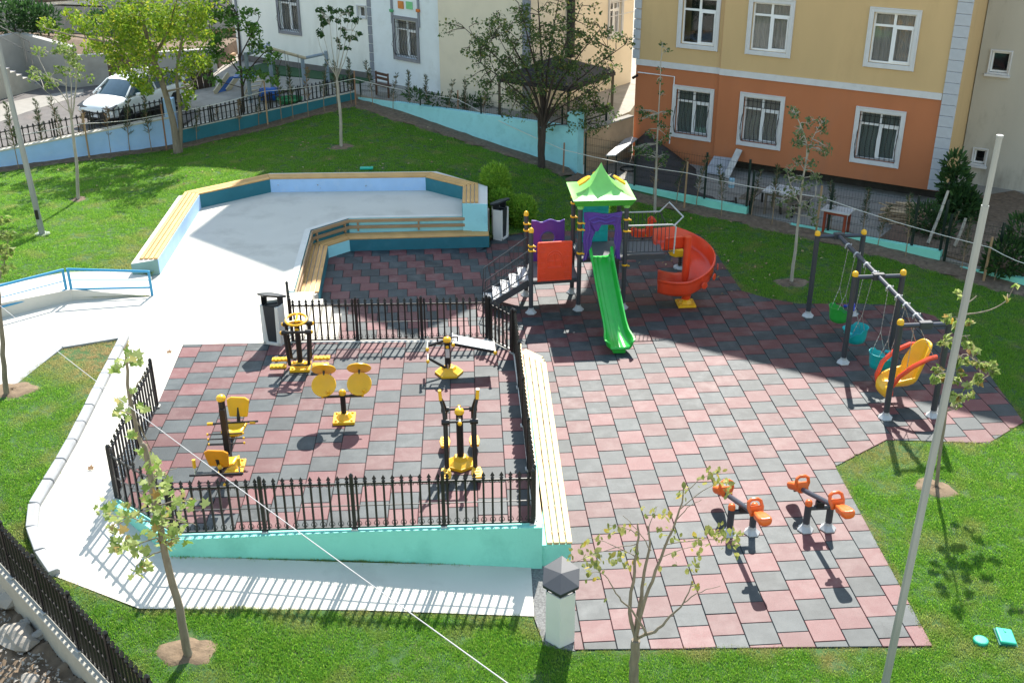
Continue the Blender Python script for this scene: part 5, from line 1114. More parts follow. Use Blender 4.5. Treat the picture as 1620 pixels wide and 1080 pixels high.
rl([(.2,1.0),(.4,1.08),(.6,1.02),(.8,1.09),(.98,1.05)],.03); rl([(.3,.92),(.48,.98),(.62,.92),(.85,.97)],.035); rl([(.3+.06*math.cos(k*.6),1.0+.06*math.sin(k*.6)) for k in range(11)],.014); rl([(.62+.05*math.cos(k*.6),1.07+.04*math.sin(k*.6)) for k in range(9)],.014)
r.build('bark_relief',p_pur,gp_,smooth=True)
# teal brick panel at the back
rel=[]
for r_ in range(9):
    z=.06+.115*r_; rel.append(([(.0,z),(.76,z)],.005)); 
    for x in ((.2,.52) if r_%2 else (.05,.36,.68)): rel.append(([(x,z),(x,z+.115)],.005))
panel('brick_panel',[(0,0),(.78,0),(.78,1.05),(0,1.05)],C_+V((.12,-.02,DZ+.0)),(G_-C_),p_tealp,.055,None,rel)
# green chute slide
gs=MB(); xs0,xs1=1.44,1.62
def chute(path,prof,mat,root,name,smooth=50):
    rows=[]
    for i,(c,t,s) in enumerate(path):
        t=V(t).normalized(); side=t.cross(V((0,0,1))).normalized(); up=side.cross(t)
        rows.append([V(c)+side*(a*s)+up*b for a,b in prof])
    o=MB().grid(rows).build(name,mat,root,smooth=smooth,fix=False); so=o.modifiers.new('thick','SOLIDIFY'); so.thickness=.035; so.offset=-1; return o
pf=[(-.29,.17),(-.285,.19),(-.255,.195),(-.235,.17),(-.225,.06),(-.19,.012),(-.10,0),(-.095,.008),(-.04,.008),(-.03,0),(.03,0),(.04,.008),(.095,.008),(.10,0),(.19,.012),(.225,.06),(.235,.17),(.255,.195),(.285,.19),(.29,.17)]
pts=[(1.49,3.64,1.425),(1.495,3.5,1.40),(1.50,3.36,1.28),(1.52,2.8,.96),(1.55,2.2,.62),(1.575,1.75,.37),(1.59,1.48,.25),(1.60,1.22,.20),(1.605,1.02,.185),(1.607,.93,.165)]
path=[]
for i,p in enumerate(pts):
    t=V(pts[min(i+1,len(pts)-1)])-V(pts[max(0,i-1)]); path.append((p,t,1.0 if i<6 else (1.06,1.22,1.26,1.0)[i-6]))
sl_=chute(path,pf,p_green,tw_,'green_slide')
mb=MB()
for s in (-1,1): mb.tube([(1.49+s*.275,3.62,1.42),(1.49+s*.27,3.58,1.66),(1.49+s*.262,3.42,1.56),(1.50+s*.262,3.28,1.42)],[.045,.04,.04,.03],8)
mb.build('slide_grip',p_green,sl_,smooth=True); MB().box((1.605,1.15,.085),(.30,.25,.17)).build('slide_foot',p_green,sl_,bevel=.03)
# stairs to the lower deck
sA,sB=V((-.28,3.62,SZ)),V((-.28,4.52,SZ)); fA_,fB_=V((-1.42,3.70,0)),V((-1.42,4.56,0))
for a,b,k in ((sA,fA_,0),(sB,fB_,1)):
    bar('stringer',a-V((0,0,.10)),b+V((.02,0,.06)),.04,.16,m_post,tw_)
    h=.72; pipe('stair_rail',[b+V((0,0,.1)),b+V((.04,0,.1+h)),a+V((.02,0,h+.05)),a+V((.03,0,.05))],.018,m_post,tw_,8)
    pipe('stair_rail',[b+V((.0,0,.2)),a+V((.0,0,.16))],.014,m_post,tw_,6)
    for q in range(9):
        f=(q+.7)/9.4; c=lerp(b+V((0,0,.1)),a+V((0,0,.05)),f); pipe('baluster',[c+V((0,0,.05)),c+V((0,0,h+.0))],.0085,m_post,tw_,5)
for k in range(5):
    f=(k+.6)/5.2; c=lerp(fA_,sA,f); c2=lerp(fB_,sB,f); bar('tread',c+V((0,0,.04)),c2+V((0,0,.04)),.23,.035,M('light_tread',(.38,.38,.38),.6,var=.1),tw_)
# bridge and its railings to the spiral slide
BX=3.12; y0_,y1_=3.68,4.68
MB().prism([(2.1,y0_),(BX,y0_+.0),(BX,y1_),(2.1,y1_)],DZ-.05,DZ+.004).build('bridge_deck',m_deck,tw_); bar('deck_edge',V((2.1,y0_-.02,DZ-.04)),V((BX,y0_-.02,DZ-.04)),.05,.12,m_post,tw_); bar('deck_edge',V((2.1,y1_+.02,DZ-.04)),V((BX,y1_+.02,DZ-.04)),.05,.12,m_post,tw_)
for y in (y0_,y1_):
    pipe('bridge_rail',[(2.14,y,DZ+.78),(BX+.15,y,DZ+.78),(BX+.24,y,DZ+.72),(BX+.22,y,DZ+.02)] if y==y0_ else [(2.14,y,DZ+.78),(BX+.02,y,DZ+.78)],.02,m_cuff,tw_,8)
    pipe('bridge_rail',[(2.1,y,DZ+.08),(BX+.2,y,DZ+.08)],.014,m_post,tw_,6)
    for k in range(11):
        x=2.2+.1*k
        pipe('baluster',[(x,y,DZ+.08),(x,y,DZ+.78)],.009,m_post,tw_,5)
pipe('guard_loop',[(BX+.02,y1_,DZ+.78),(BX+.28,y1_+.12,DZ+.98),(BX+.52,(y0_+y1_)/2,DZ+.80),(BX+.2,y0_+.0,DZ+.76)],.02,m_cuff,tw_,8)
pipe('guard_loop',[(BX+.1,y1_-.05,DZ+.2),(BX+.18,y1_,DZ+.5),(BX+.02,y1_,DZ+.78)],.016,m_post,tw_,6)
# two spring riders on the floor behind the tower
def rider(c,label,mat,base):
    c=V(c); r=thing('spring_rider',label,'spring rider',c)
    MB().lathe(c,[(.20,0),(.20,.03),(.12,.05)],12).build('floor_plate',m_cuff,r,smooth=30)
    MB().tube([c+V((.075*math.cos(k*.7),.075*math.sin(k*.7),.05+.30*k/45)) for k in range(46)],.014,6).build('spring',m_black,r,smooth=True)
    q=[(-.34,.0),(-.36,.16),(-.28,.22),(-.12,.15),(.06,.15),(.14,.30),(.13,.46),(.22,.54),(.34,.48),(.37,.40),(.28,.38),(.27,.22),(.30,.02),(.16,-.06),(.0,-.02),(-.16,-.06)]
    for s in (-.10,.06): MB().extrude(q,c+V((0,s,.40)),(1,0,0),(0,0,1),(0,.045,0)).build('side_panel',mat,r,bevel=.015)
    MB().box(c+V((-.05,.0,.52)),(.26,.17,.05)).build('seat',base,r,bevel=.015); MB().box(c+V((0,0,.37)),(.34,.18,.04)).build('spring_cap',base,r,bevel=.01)
    MB().tube([c+V((.17,-.2,.74)),c+V((.17,.2,.74))],.016,8).build('handle',p_yel,r); MB().tube([c+V((.05,-.2,.44)),c+V((.05,.2,.44))],.016,8).build('foot_rest',p_yel,r)
rider(at(1016,392),'red animal shaped spring rider on the floor behind the bridge railing',p_red,p_red)
rider(at(1073,417)+V((0,-.3,0)),'yellow spring rider half hidden behind the red spiral slide',p_yel,p_yel)
# red spiral slide
ctr=V((3.75,4.02,0)); path=[]
a_s,a_e=R(107),R(-92); hd0=V((math.sin(a_s),-math.cos(a_s),0)); rm_=.40
start=ctr+V((math.cos(a_s)*rm_,math.sin(a_s)*rm_,0)); zt,zbm=1.36,.40
L0=.62
for k in range(4): path.append((start-hd0*(L0*(1-k/4))+V((0,0,zt+.03*(1-k/4))),hd0+V((0,0,-.03)),1.0))
NS=22
for k in range(NS+1):
    f=k/NS; a=a_s+(a_e-a_s)*f; c=ctr+V((math.cos(a)*rm_,math.sin(a)*rm_,zt-(zt-zbm)*(f*.93+.07*f*f))); t=V((math.sin(a),-math.cos(a),-(zt-zbm)/(rm_*abs(a_e-a_s)))); path.append((c,V((t.x,t.y,t.z*.75)),1.0))
e_=path[-1][0]; hd1=V((math.sin(a_e),-math.cos(a_e),0))
for k in range(1,6): path.append((e_+hd1*(.14*k)+V((0,.012*k*k,-.03*k+.004*k*k)),hd1+V((0,.03*k,-.05)),1.0-.02*k))
pr=[(-.47,.34),(-.46,.37),(-.43,.37),(-.415,.33),(-.40,.10),(-.34,.03),(-.2,0),(0,-.008),(.2,0),(.29,.02),(.335,.08),(.34,.36),(.355,.39),(.375,.38),(.38,.34)]
pr=[(-a,b) for a,b in reversed(pr)]
rows=[]
for c,t,s in path:
    t=V((t.x,t.y,0)).normalized(); side=V((t.y,-t.x,0)); rows.append([c+side*a*.86+V((0,0,b)) for a,b in pr])
def flip(rows): return rows
sp=MB().grid(rows).build('spiral_slide',p_red,tw_,smooth=50,fix=False); so_=sp.modifiers.new('thick','SOLIDIFY'); so_.thickness=.035; so_.offset=0
pipe('spiral_column',[ctr+V((.0,-.03,.35)),ctr+V((0,-.03,1.74))],.095,p_red,sp,14)
for k in range(6):
    c,t,s=path[8+k*3]; t=V((t.x,t.y,0)).normalized(); side=V((-t.y,t.x,0)); MB().lathe(c+side*.41+V((0,0,.14)),[(.09,-.02),(.085,.0),(.05,.006),(.001,.008)],14,side.to_track_quat('Z','Y').to_matrix()).build('moulded_disc',p_red,sp,smooth=True)
def ybase(c,s,root,h=.12,name='yellow_base'):
    c=V(c); mb=MB(); mb.prism([(c.x-s,c.y-s),(c.x+s,c.y-s),(c.x+s,c.y+s),(c.x-s,c.y+s)],c.z,c.z+h*.38); k=s*.62
    mb.lathe(c+V((0,0,h*.38)),[(k*1.25,0),(k*.95,h*.35),(k*.7,h*.62)],8)
    for dx,dy in ((1,1),(-1,1),(1,-1),(-1,-1)): mb.lathe(c+V((dx*s*.72,dy*s*.72,h*.38)),[(.028,0),(.028,.02),(.012,.03)],6)
    return mb.build(name,p_yel,root,bevel=.008)
MB().tube([(3.74,3.80,.05),(3.76,3.72,.30)],.11,10).build('slide_leg',p_red,sp,smooth=True); ybase((3.74,3.72,0),.23,sp,.15); 
pipe('slide_leg',[(4.05,5.15,0),(4.0,4.85,.75)],.05,m_post,sp); ybase((4.05,5.2,0),.17,sp,.14)
# ---- swing set -------------------------------------------------------------------
ss=thing('swing_set','three bay anthracite swing frame with yellow post caps on the rubber floor','swing frame',(7.15,.2,0))
PY=[(6.63,7.64,-2.40),(6.62,7.70,.15),(6.62,7.76,2.75)]; BZ=2.11
for xa,xb,y in PY:
    for x in (xa,xb):
        o=pipe('post',[(x,y,0),(x,y,2.17)],.062,m_post,ss,14); MB().lathe((x,y,2.17),[(.068,-.03),(.07,.02),(.058,.06),(.03,.082),(.002,.088)],12).build('cap',p_yel,o,smooth=True); foot(V((x,y,0)),ss,r=.12)
    pipe('cross_bar',[(xa,y,BZ),(xb,y,BZ)],.048,m_postb,ss,12); MB().box((7.15,y,BZ),(.26,.13,.15)).build('clamp',m_post,ss,bevel=.015)
pipe('top_beam',[(7.15,PY[0][2]+.05,BZ+.0),(7.15,PY[1][2]-.06,BZ)],.052,m_postb,ss,14); pipe('top_beam',[(7.15,PY[1][2]+.06,BZ),(7.15,PY[2][2],BZ)],.052,m_postb,ss,14)
for y in (-1.95,-1.42,-1.0,-.5,.34,.86,1.5,2.08): MB().lathe((7.15,y,BZ),[(.056,-.03),(.062,-.02),(.062,.02),(.056,.03)],12,Matrix.Rotation(R(90),3,'X')).tube([(7.08,y,BZ+.01),(7.08,y,BZ-.07)],.013,6).tube([(7.22,y,BZ+.05),(7.22,y,BZ-.05)],.013,6).build('chain_bracket',m_cuff,ss,smooth=True)
m_chain=M('galvanised_chain',(.42,.42,.42),.4,metal=.6)
def chainmesh(mb,a,b):
    a,b=V(a),V(b); n=max(3,int((b-a).length/.045)); d=(b-a).normalized(); s=d.orthogonal().normalized(); w=d.cross(s)
    for i in range(n):
        c=lerp(a,b,(i+.5)/n); e=s if i%2 else w; mb.add([c-d*.03-e*.009,c-d*.03+e*.009,c+d*.03+e*.009,c+d*.03-e*.009,c-d*.03+d.cross(e)*.006,c+d*.03+d.cross(e)*.006],[(0,1,2,3),(0,4,5,3),(1,2,5,4)])
def toddler_seat(y,z,mat,label,acc=None,x=7.05,rz=0):
    r=thing('toddler_swing',label,'swing',(x,y,z),0,None); m=Matrix.Translation((x,y,z))@Matrix.Rotation(rz,4,'Z')@Matrix.Scale(1.32,4); 
    # bucket: lofted tub, high back and low front with leg notches
    N=24; rows=[]
    for k,(s,zz) in enumerate(((.001,-.12),(.10,-.125),(.155,-.09),(.175,0.0),(.185,.09),(.20,.12),(.19,.12),(.165,.0),(.13,-.08),(.001,-.10))):
        row=[]
        for j in range(N+1):
            a=2*math.pi*j/N; f=math.cos(a); notch=0 
            if zz>.05: notch=-.10*max(0,math.cos(2*(a-.62)))**2*(f>0)-.10*max(0,math.cos(2*(a+.62)))**2*(f>0)+.06*(f<-.2)
            row.append((s*1.05*math.cos(a),s*1.0*math.sin(a),zz+notch))
        rows.append(row)
    MB().grid(rows).build('bucket_seat',mat,r,m,True,smooth=60,fix=False)
    MB().tube([(.14,-.17,.10),(.20,-.08,.13),(.21,0,.14),(.20,.08,.13),(.14,.17,.10)],.028,8).build('front_bar',acc or mat,r,m,True,smooth=True)
    if acc: MB().lathe((.20,0,.17),[(.03,-.05),(.06,-.02),(.07,.03),(.04,.08),(.001,.10)],10).lathe((.21,.09,.15),[(.02,-.03),(.04,0),(.02,.05),(.001,.06)],8).lathe((.21,-.09,.15),[(.02,-.03),(.04,0),(.02,.05),(.001,.06)],8).build('bow_toy',acc,r,m,True,smooth=True)
    mb=MB(); tz=BZ-.07
    for s in (-1,1):
        tp=V((7.13,y+s*.24,tz)); md=V((x,y+s*.21,z+.62))
        chainmesh(mb,tp,md); chainmesh(mb,md,V((x-.16,y+s*.18,z+.12))); chainmesh(mb,md,V((x+.15,y+s*.17,z+.08)))
    mb.build('chain',m_chain,r,fix=False,kind='stuff'); return r
toddler_seat(1.78,.45,plastic('grass_green_plastic',(.03,.36,.05)),'green bucket swing with a blue front bow, farthest on the swing frame',p_blu,7.04)
toddler_seat(.62,.45,p_tealp,'teal bucket swing hanging between far and middle posts, nearer than the green one',None,7.02,R(180))
toddler_seat(-.72,.45,p_tealp,'teal bucket swing hanging beside the big yellow chair swing',None,7.10)
ys=thing('chair_swing','large yellow chair swing with red armrests, nearest on the swing frame','swing',(7.25,-1.68,.45))
def shellrow(ctr_,w,u): return [V((ctr_[0]+(.06*(abs(k)/5)**2)*ctr_[3],ctr_[1]*0+k/5*w,ctr_[2]+(.20*(abs(k)/5)**3)*ctr_[4])) for k in range(-5,6)]
prof=[(-.30,0,-.20,0,.1),(-.34,0,-.08,0,.2),(-.26,0,-.02,0,.6),(-.05,0,-.06,0,1),(.12,0,-.04,-.5,1),(.20,0,.06,-2,.6),(.27,0,.25,-3,.1),(.33,0,.45,-2.5,0),(.36,0,.60,-1.5,0),(.37,0,.66,-.5,0)]
ws=[.16,.20,.23,.24,.24,.245,.245,.24,.20,.12]
m=Matrix.Translation((7.22,-1.68,.46))@Matrix.Rotation(R(8),4,'Z')@Matrix.Scale(1.36,4)
rows=[[ (p.x,p.y,p.z) for p in shellrow(pp,w,None)] for pp,w in zip(prof,ws)]
o=MB().grid(rows).build('seat_shell',p_yel,ys,m,True,smooth=70,fix=False); k=o.modifiers.new('t','SOLIDIFY'); k.thickness=.05; o.modifiers.new('s','SUBSURF').render_levels=1
for s in (-1,1):
    MB().tube([(.35,s*.23,.50),(.20,s*.27,.50),(-.05,s*.28,.40),(-.24,s*.26,.24),(-.33,s*.22,.04),(-.30,s*.2,-.10)],.036,8).build('armrest',p_red,ys,m,True,smooth=True)
mb=MB()
for s in (-1,1):
    tp=V((7.14,-1.68+s*.27,BZ-.07)); a=m@V((.30,s*.26,.5)); b=m@V((-.14,s*.26,.30)); 
    md=lerp(tp,(a+b)/2,.55); chainmesh(mb,tp,a); chainmesh(mb,tp,b)
mb.build('chain',m_chain,ys,fix=False,kind='stuff')
# ---- seesaws -------------------------------------------------------------------------
def seesaw(xa,xb,y,far,near,label):
    r=thing('seesaw',label,'seesaw',((xa+xb)/2,y,0),0,'seesaws at the front of the rubber floor')
    for x in (xa,xb):
        o=pipe('post',[(x,y,0),(x,y,.56)],.06,m_post,r,14); MB().lathe((x,y,.55),[(.062,-.03),(.066,.02),(.05,.06),(.02,.075),(.001,.077)],12).build('cap',p_org,o,smooth=True); foot(V((x,y,0)),r,r=.115)
    pipe('cross_bar',[(xa,y,.46),(xb,y,.46)],.045,m_post,r,12); f,n_=V(far),V(near); md=lerp(f,n_,.52)
    MB().box(((xa+xb)/2,y,.53),(.14,.1,.12)).build('pivot',m_black,r,bevel=.01)
    pipe('beam',[f,md,n_],.045,m_postb,r,12)
    d=(n_-f).normalized()
    for p,s in ((f,-1),(n_,1)):
        dd=d*s; fr=frame(p,p+dd); 
        mb=MB(); rows2=[]
        for (a,z),w in zip([(-.17,.02),(-.08,.05),(.04,.055),(.15,.03),(.23,.03)],[.055,.085,.115,.13,.115]):
            a=a*1.15; rows2.append([(a,w*.9,z-.13),(a,w,z),(a,w*.75,z+.04),(a,0,z+.02),(a,-w*.75,z+.04),(a,-w,z),(a,-w*.9,z-.13)])
        mb.grid(rows2); n7=7; mb.f.append(tuple(range(n7))); mb.f.append(tuple(4*n7+i for i in range(n7))); mb.f+=[(i*n7,(i+1)*n7,(i+1)*n7+6,i*n7+6) for i in range(4)]
        st=mb.build('seat',p_org,r,fr,True,smooth=50); b=st.modifiers.new('s','SUBSURF'); b.levels=1; b.render_levels=2
        MB().tube([(-.17,.09,.02),(-.20,.12,.12),(-.22,.105,.215),(-.225,.05,.25),(-.225,-.05,.25),(-.22,-.105,.215),(-.20,-.12,.12),(-.17,-.09,.02)],.031,8).box((-.20,0,.06),(.06,.20,.16)).build('handle',p_org,st,fr,True,smooth=True)
        MB().tube([(.12,0,-.03),(.12,0,-.11)],.03,8).build('bumper',m_black,st,fr,True)
def spos(px,py,z): return at(px,py,z)
seesaw(2.40,2.80,-6.17,at(1143,777,.36),at(1203,818,.93),'left orange seated seesaw, partly behind the thin multi stemmed tree')
seesaw(3.76,4.16,-6.15,at(1262,770,.36),at(1333,807,.93),'right orange seated seesaw, standing clear of the tree near the lawn edge')
# ================================================================ EXERCISE MACHINES
m_mach=M('black_machine_tube',(.018,.016,.016),.4,var=.15,scale=6); m_chrome=M('bright_steel',(.62,.62,.62),.25,metal=.9)
def gpost(root,b,h,r=.052,cap=True):
    o=pipe('post',[b,b+V((0,0,h))],r,m_mach,root,14)
    if cap: MB().lathe(b+V((0,0,h)),[(r*1.05,-.02),(r*1.35,-.01),(r*1.4,.03),(r*1.1,.065),(r*.5,.085),(.002,.09)],14).build('cap',p_yel,o,smooth=True)
    return o
def hexbase(root,c,s,h=.13,rot=0):
    mb=MB(); P=[(c.x+s*math.cos(rot+k*math.pi/3),c.y+s*math.sin(rot+k*math.pi/3)) for k in range(6)]; mb.prism(P,c.z,c.z+h*.35)
    mb.lathe(c+V((0,0,h*.35)),[(s*.92,0),(s*.55,h*.4),(s*.42,h*.8)],6,Matrix.Rotation(rot,3,'Z'))
    return mb.build('base_cover',p_yel,root,bevel=.008)
def knob(mb,p,r=.028): mb.lathe(p,[(r*.6,-r),(r,-r*.4),(r,r*.4),(r*.6,r)],10)
def disc(root,c,nrm,r):
    q=V(nrm).to_track_quat('Z','Y').to_matrix(); o=MB().lathe(c,[(r*.96,-.012),(r,0),(r*.96,.016),(r*.9,.012),(r*.15,.012),(.001,.012)],30,q).build('disc',p_yel,root,smooth=True)
    mb=MB()
    for k in range(90):
        a=k*2.39996; rr=r*.85*math.sqrt((k+.5)/90); mb.box(V(c)+q@V((rr*math.cos(a),rr*math.sin(a),.014)),(.016,.016,.007),q)
    mb.build('disc_studs',p_yel,o,kind='stuff'); MB().lathe(V(c)+q@V((r*.35,-r*.62,.01)),[(.028,0),(.03,.05),(.018,.07),(.001,.072)],10,q).build('disc_knob',p_yel,o,smooth=True); return o
# (1) four disc arm machine
b=at(545,664,PZ); t1=thing('disc_arm_machine','yellow four disc arm exercise machine on a short black post, centre of the fenced area','exercise machine',b)
hb_=onv(b,544,618)-PZ-.06; ybase(b,.21,t1,.16); gpost(t1,b,hb_)
zb_=b.z+hb_-.03; pipe('cross_arm',[b+V((-.36,0,hb_-.05)),b+V((.36,0,hb_-.05))],.03,m_mach,t1)
for s in (-1,1):
    e=b+V((s*.335,0,hb_-.05)); c1_=e+V((0,-.02,.26)); c2_=e+V((0,.16,.50))
    pipe('disc_arm',[e,e+V((0,.05,.15)),c1_+V((0,.06,.0))],.022,m_mach,t1); pipe('disc_arm',[e+V((0,.05,.15)),e+V((0,.10,.35)),c2_-V((0,.0,.03))],.022,m_mach,t1)
    disc(t1,c1_,(0,-.72,.70),.235); disc(t1,c2_,(0,.76,.65),.235)
mb=MB(); knob(mb,b+V((-.38,0,hb_-.05))); knob(mb,b+V((.38,0,hb_-.05))); mb.build('end_cap',p_yel,t1)
# (2) air walker with a steering wheel
b=at(476,582,PZ); t2=thing('air_walker','yellow steering wheel over black swinging legs, exercise machine beside the left litter bin','exercise machine',b)
ybase(b,.21,t2,.16); h=onv(b,468,507)-PZ; gpost(t2,b,h-.04,cap=False,r=.058)
wc=b+V((0,0,h+.02)); MB().ring(wc,.215,.026,32,8,(1,0,0),(0,.97,.18)).build('wheel_rim',p_yel,t2,smooth=True); mb=MB()
for k in range(3): a=R(90+120*k); mb.tube([wc+V((0,0,-.03)),wc+V((.2*math.cos(a),.2*math.sin(a)*.97,.2*math.sin(a)*.18))],.024,7)
mb.lathe(wc+V((0,0,-.06)),[(.05,0),(.055,.04),(.03,.06),(.001,.062)],12); mb.build('wheel_spokes',p_yel,t2,smooth=True)
for dy,dz in ((-.15,-.20),(.15,-.14)):
    z=h+dz; pipe('axle',[b+V((-.30,dy,z)),b+V((.30,dy,z))],.03,m_mach,t2)
    for s in (-1,1):
        top=b+V((s*.245,dy,z)); bot=b+V((s*.20,dy*1.1,.16)); pipe('swing_leg',[top,bot],.036,m_mach,t2); MB().lathe(top,[(.05,-.06),(.052,0),(.05,.06)],12,Matrix.Rotation(R(90),3,'Y')).build('hinge',m_mach,t2,smooth=True)
        f0=bot+V((0,0,-.02)); pl=MB().box(f0+V((s*.24,0,.0)),(.34,.13,.045)); 
        for k in range(4): pl.box(f0+V((s*(.12+.08*k),0,.028)),(.045,.11,.012))
        pl.build('foot_plate',p_yel,t2,bevel=.012); mb=MB(); knob(mb,b+V((s*.31,dy,z)),.034); mb.build('end_cap',p_yel,t2)
    pipe('link_bar',[b+V((-.2,dy*1.1,.15)),b+V((.2,dy*1.1,.15))],.018,m_mach,t2,8)
MB().lathe(b+V((0,-.075,h-.19)),[(.04,-.03),(.042,.0),(.001,.01)],12,Matrix.Rotation(R(90),3,'X')).build('bolt_cap',p_yel,t2)
# (3) twin seat press
b=at(364,738,PZ); t3=thing('twin_seat_press','two yellow seats facing a tall black post, front left machine of the fenced area','exercise machine',b)
h=onv(b,345,628)-PZ; ybase(b+V((.05,-.05,0)),.22,t3,.16); gpost(t3,b,h-.05,r=.06); MB().box(b+V((0,0,h*.45)),(.10,.16,h*.8)).build('post_channel',m_mach,t3,bevel=.01)
def seat(c,face,tilt=.25):
    """c seat centre; face = direction the sitter looks"""
    f=V(face).normalized(); s=V((-f.y,f.x,0)); rows=[]
    for k in range(7):
        u=-.18+.36*k/6; rows.append([c+f*u+s*w+V((0,0,.05*(abs(w)/.2)**2+.06*max(0,(abs(u)-.1)/.1)**2*(u<0)-.03*(u>.12))) for w in (-.2,-.12,0,.12,.2)])
    o=MB().grid(rows).build('seat',p_yel,t3,smooth=70,fix=False); x=o.modifiers.new('t','SOLIDIFY'); x.thickness=.045
    prof=[(-.17,0),(.17,0),(.2,.2),(.21,.32),(.13,.37),(-.13,.37),(-.21,.32),(-.2,.2)]
    MB().extrude(prof,c-f*.27+V((0,0,.13)),s,(-f*.22+V((0,0,1))).normalized(),-f*.045).build('backrest',p_yel if face[1]<0 else M('amber_plastic',(.75,.28,.01),.35),t3,bevel=.02)
    pipe('back_support',[c-f*.05+V((0,0,-.06)),c-f*.24+V((0,0,-.03)),c-f*.34+V((0,0,.3))],.035,m_mach,t3)
    return o
cb_=at(371,681,PZ+.52); seat(cb_,(-.15,-1,0)); pipe('seat_arm',[cb_+V((0,0,-.05)),V((cb_.x-.04,cb_.y-.2,PZ+.42)),b+V((.03,.05,.30))],.04,m_mach,t3)
cf_=at(357,733,PZ+.50); seat(cf_,(.15,1,0)); pipe('seat_arm',[cf_+V((0,0,-.05)),V((cf_.x+.02,cf_.y+.1,PZ+.4)),b+V((.0,-.05,.28))],.04,m_mach,t3)
for z in (.50,.60,.70): 
    c=b+V((.0,-.03,z)); pipe('foot_bar',[c+V((-.30,0,0)),c+V((.30,0,0))],.013,m_mach,t3,8); mb=MB(); knob(mb,c+V((.31,0,0)),.02); knob(mb,c+V((-.31,0,0)),.02); mb.build('end_cap',p_yel,t3)
hbk=cb_+V((-.03,.05,.13)); pipe('handle_bar',[hbk+V((-.42,0,0)),hbk+V((.46,0,.02))],.018,m_mach,t3); 
for s in (-.40,.36): MB().tube([hbk+V((s-.05,0,0)),hbk+V((s+.05,0,.0))],.03,8).build('hand_grip',p_yel,t3,smooth=True)
hfk=cf_+V((-.05,-.34,.0)); pipe('handle_bar',[hfk+V((-.50,0,0)),hfk+V((.40,0,0))],.02,m_mach,t3)
for s in (-.40,.34): pipe('grip_stem',[hfk+V((s,0,0)),hfk+V((s,.02,.18))],.014,m_chrome,t3,8); MB().tube([hfk+V((s,.02,.14)),hfk+V((s,.03,.29))],.03,8).build('hand_grip',p_yel,t3,smooth=True)
mb=MB(); knob(mb,cf_-V((.02,.36,-.16)),.04); knob(mb,cf_-V((-.02,.30,.25)),.045); mb.build('end_cap',p_yel,t3)
# (4) cross trainer
b=at(729,735,PZ); t4=thing('cross_trainer','twin cross trainer with four yellow hand grips, at the front right of the fenced area','exercise machine',b); hexbase(t4,b,.27,.17,R(30)); h=onv(b,728.7,650)-PZ; gpost(t4,b,h-.03,r=.062)
for dy,dz,lg in ((-.20,-.10,1),(.22,-.08,-1)):
    pv=b+V((0,dy,h+dz)); pipe('axle_stub',[b+V((0,0,h+dz)),pv+V((0,dy*.3,0))],.032,m_chrome,t4); MB().lathe(pv+V((0,dy*.35,0)),[(.035,-.02),(.04,0),(.03,.02)],12,Matrix.Rotation(R(90),3,'X')).build('end_cap',p_yel,t4)
    pipe('axle',[pv+V((-.30,0,0)),pv+V((.30,0,0))],.022,m_mach,t4)
    for s in (-1,1):
        top=pv+V((s*.25,0,0)); MB().lathe(top,[(.05,-.07),(.055,0),(.05,.07)],12,Matrix.Rotation(R(90),3,'Y')).build('hinge',m_mach,t4,smooth=True)
        bot=V((top.x,b.y+dy*1.7,PZ+.17)); pipe('lever',[bot,top,top+V((s*.03,-dy*.5,.22)),top+V((s*.075,-dy*.9,.36))],[.042,.04,.026,.022],m_mach,t4)
        g0=top+V((s*.07,-dy*.88,.34)); MB().tube([g0,g0+V((s*.012,-dy*.15,.17))],.030,10).build('hand_grip',p_yel,t4,smooth=True)
        q=bot+V((s*.02,dy*.9,-.03)); pl=MB().prism([(q.x-.075,q.y-.17),(q.x+.075,q.y-.17),(q.x+.10,q.y+.0),(q.x+.07,q.y+.17),(q.x-.07,q.y+.17),(q.x-.10,q.y)],q.z-.02,q.z+.03)
        for k in range(3): pl.box(q+V((0,-.09+.09*k,.035)),(.10,.04,.012))
        pl.build('foot_plate',p_yel,t4,bevel=.012); pipe('pedal_arm',[bot,q],.025,m_mach,t4)
# (5) sit up bench
b=at(709,590,PZ); t5=thing('sit_up_bench','exercise post with a sloping pale board and leg bars, near the rear fence','exercise machine',b); hexbase(t5,b+V((.02,0,0)),.30,.14,0); h=onv(b,707,536)-PZ; gpost(t5,b,h-.04,r=.062)
MB().box(b+V((0,-.067,h*.62)),(.085,.008,.2)).build('label_plate',M('pale_label',(.55,.5,.5),.6),t5); MB().lathe(b+V((0,-.07,h*.80)),[(.035,-.02),(.035,.0),(.001,.01)],12,Matrix.Rotation(R(90),3,'X')).build('bolt_cap',p_yel,t5)
bo0=b+V((.12,.16,h*.86)); bo1=b+V((.98,.05,h*.66)); sd_=V((0,.19,0)); mb=MB()
for s in (-1,1): bar('board_rail',bo0+sd_*s,bo1+sd_*s,.035,.05,m_mach,t5)
for k in range(5): o=V((0,-.16+.08*k,.03)); bar('board_slat',bo0+o,bo1+o,.07,.02,M('pale_board',(.50,.51,.52),.5,var=.06),t5)
for e in (bo0,bo1):
    pipe('board_end',[e+V((0,-.27,.03)),e+V((0,.25,.03))],.026,m_chrome,t5); mb=MB(); knob(mb,e+V((0,-.29,.03)),.036); mb.build('end_cap',p_yel,t5)
pipe('frame_bar',[b+V((-.22,.1,h*.98)),b+V((.24,.1,h*.98))],.018,m_mach,t5); pipe('frame_bar',[b+V((-.2,.1,h*.80)),b+V((.22,.1,h*.8))],.018,m_mach,t5)
for x in (-.2,.22): pipe('frame_bar',[b+V((x,.1,h*.99)),b+V((x,.1,h*.79))],.016,m_mach,t5)
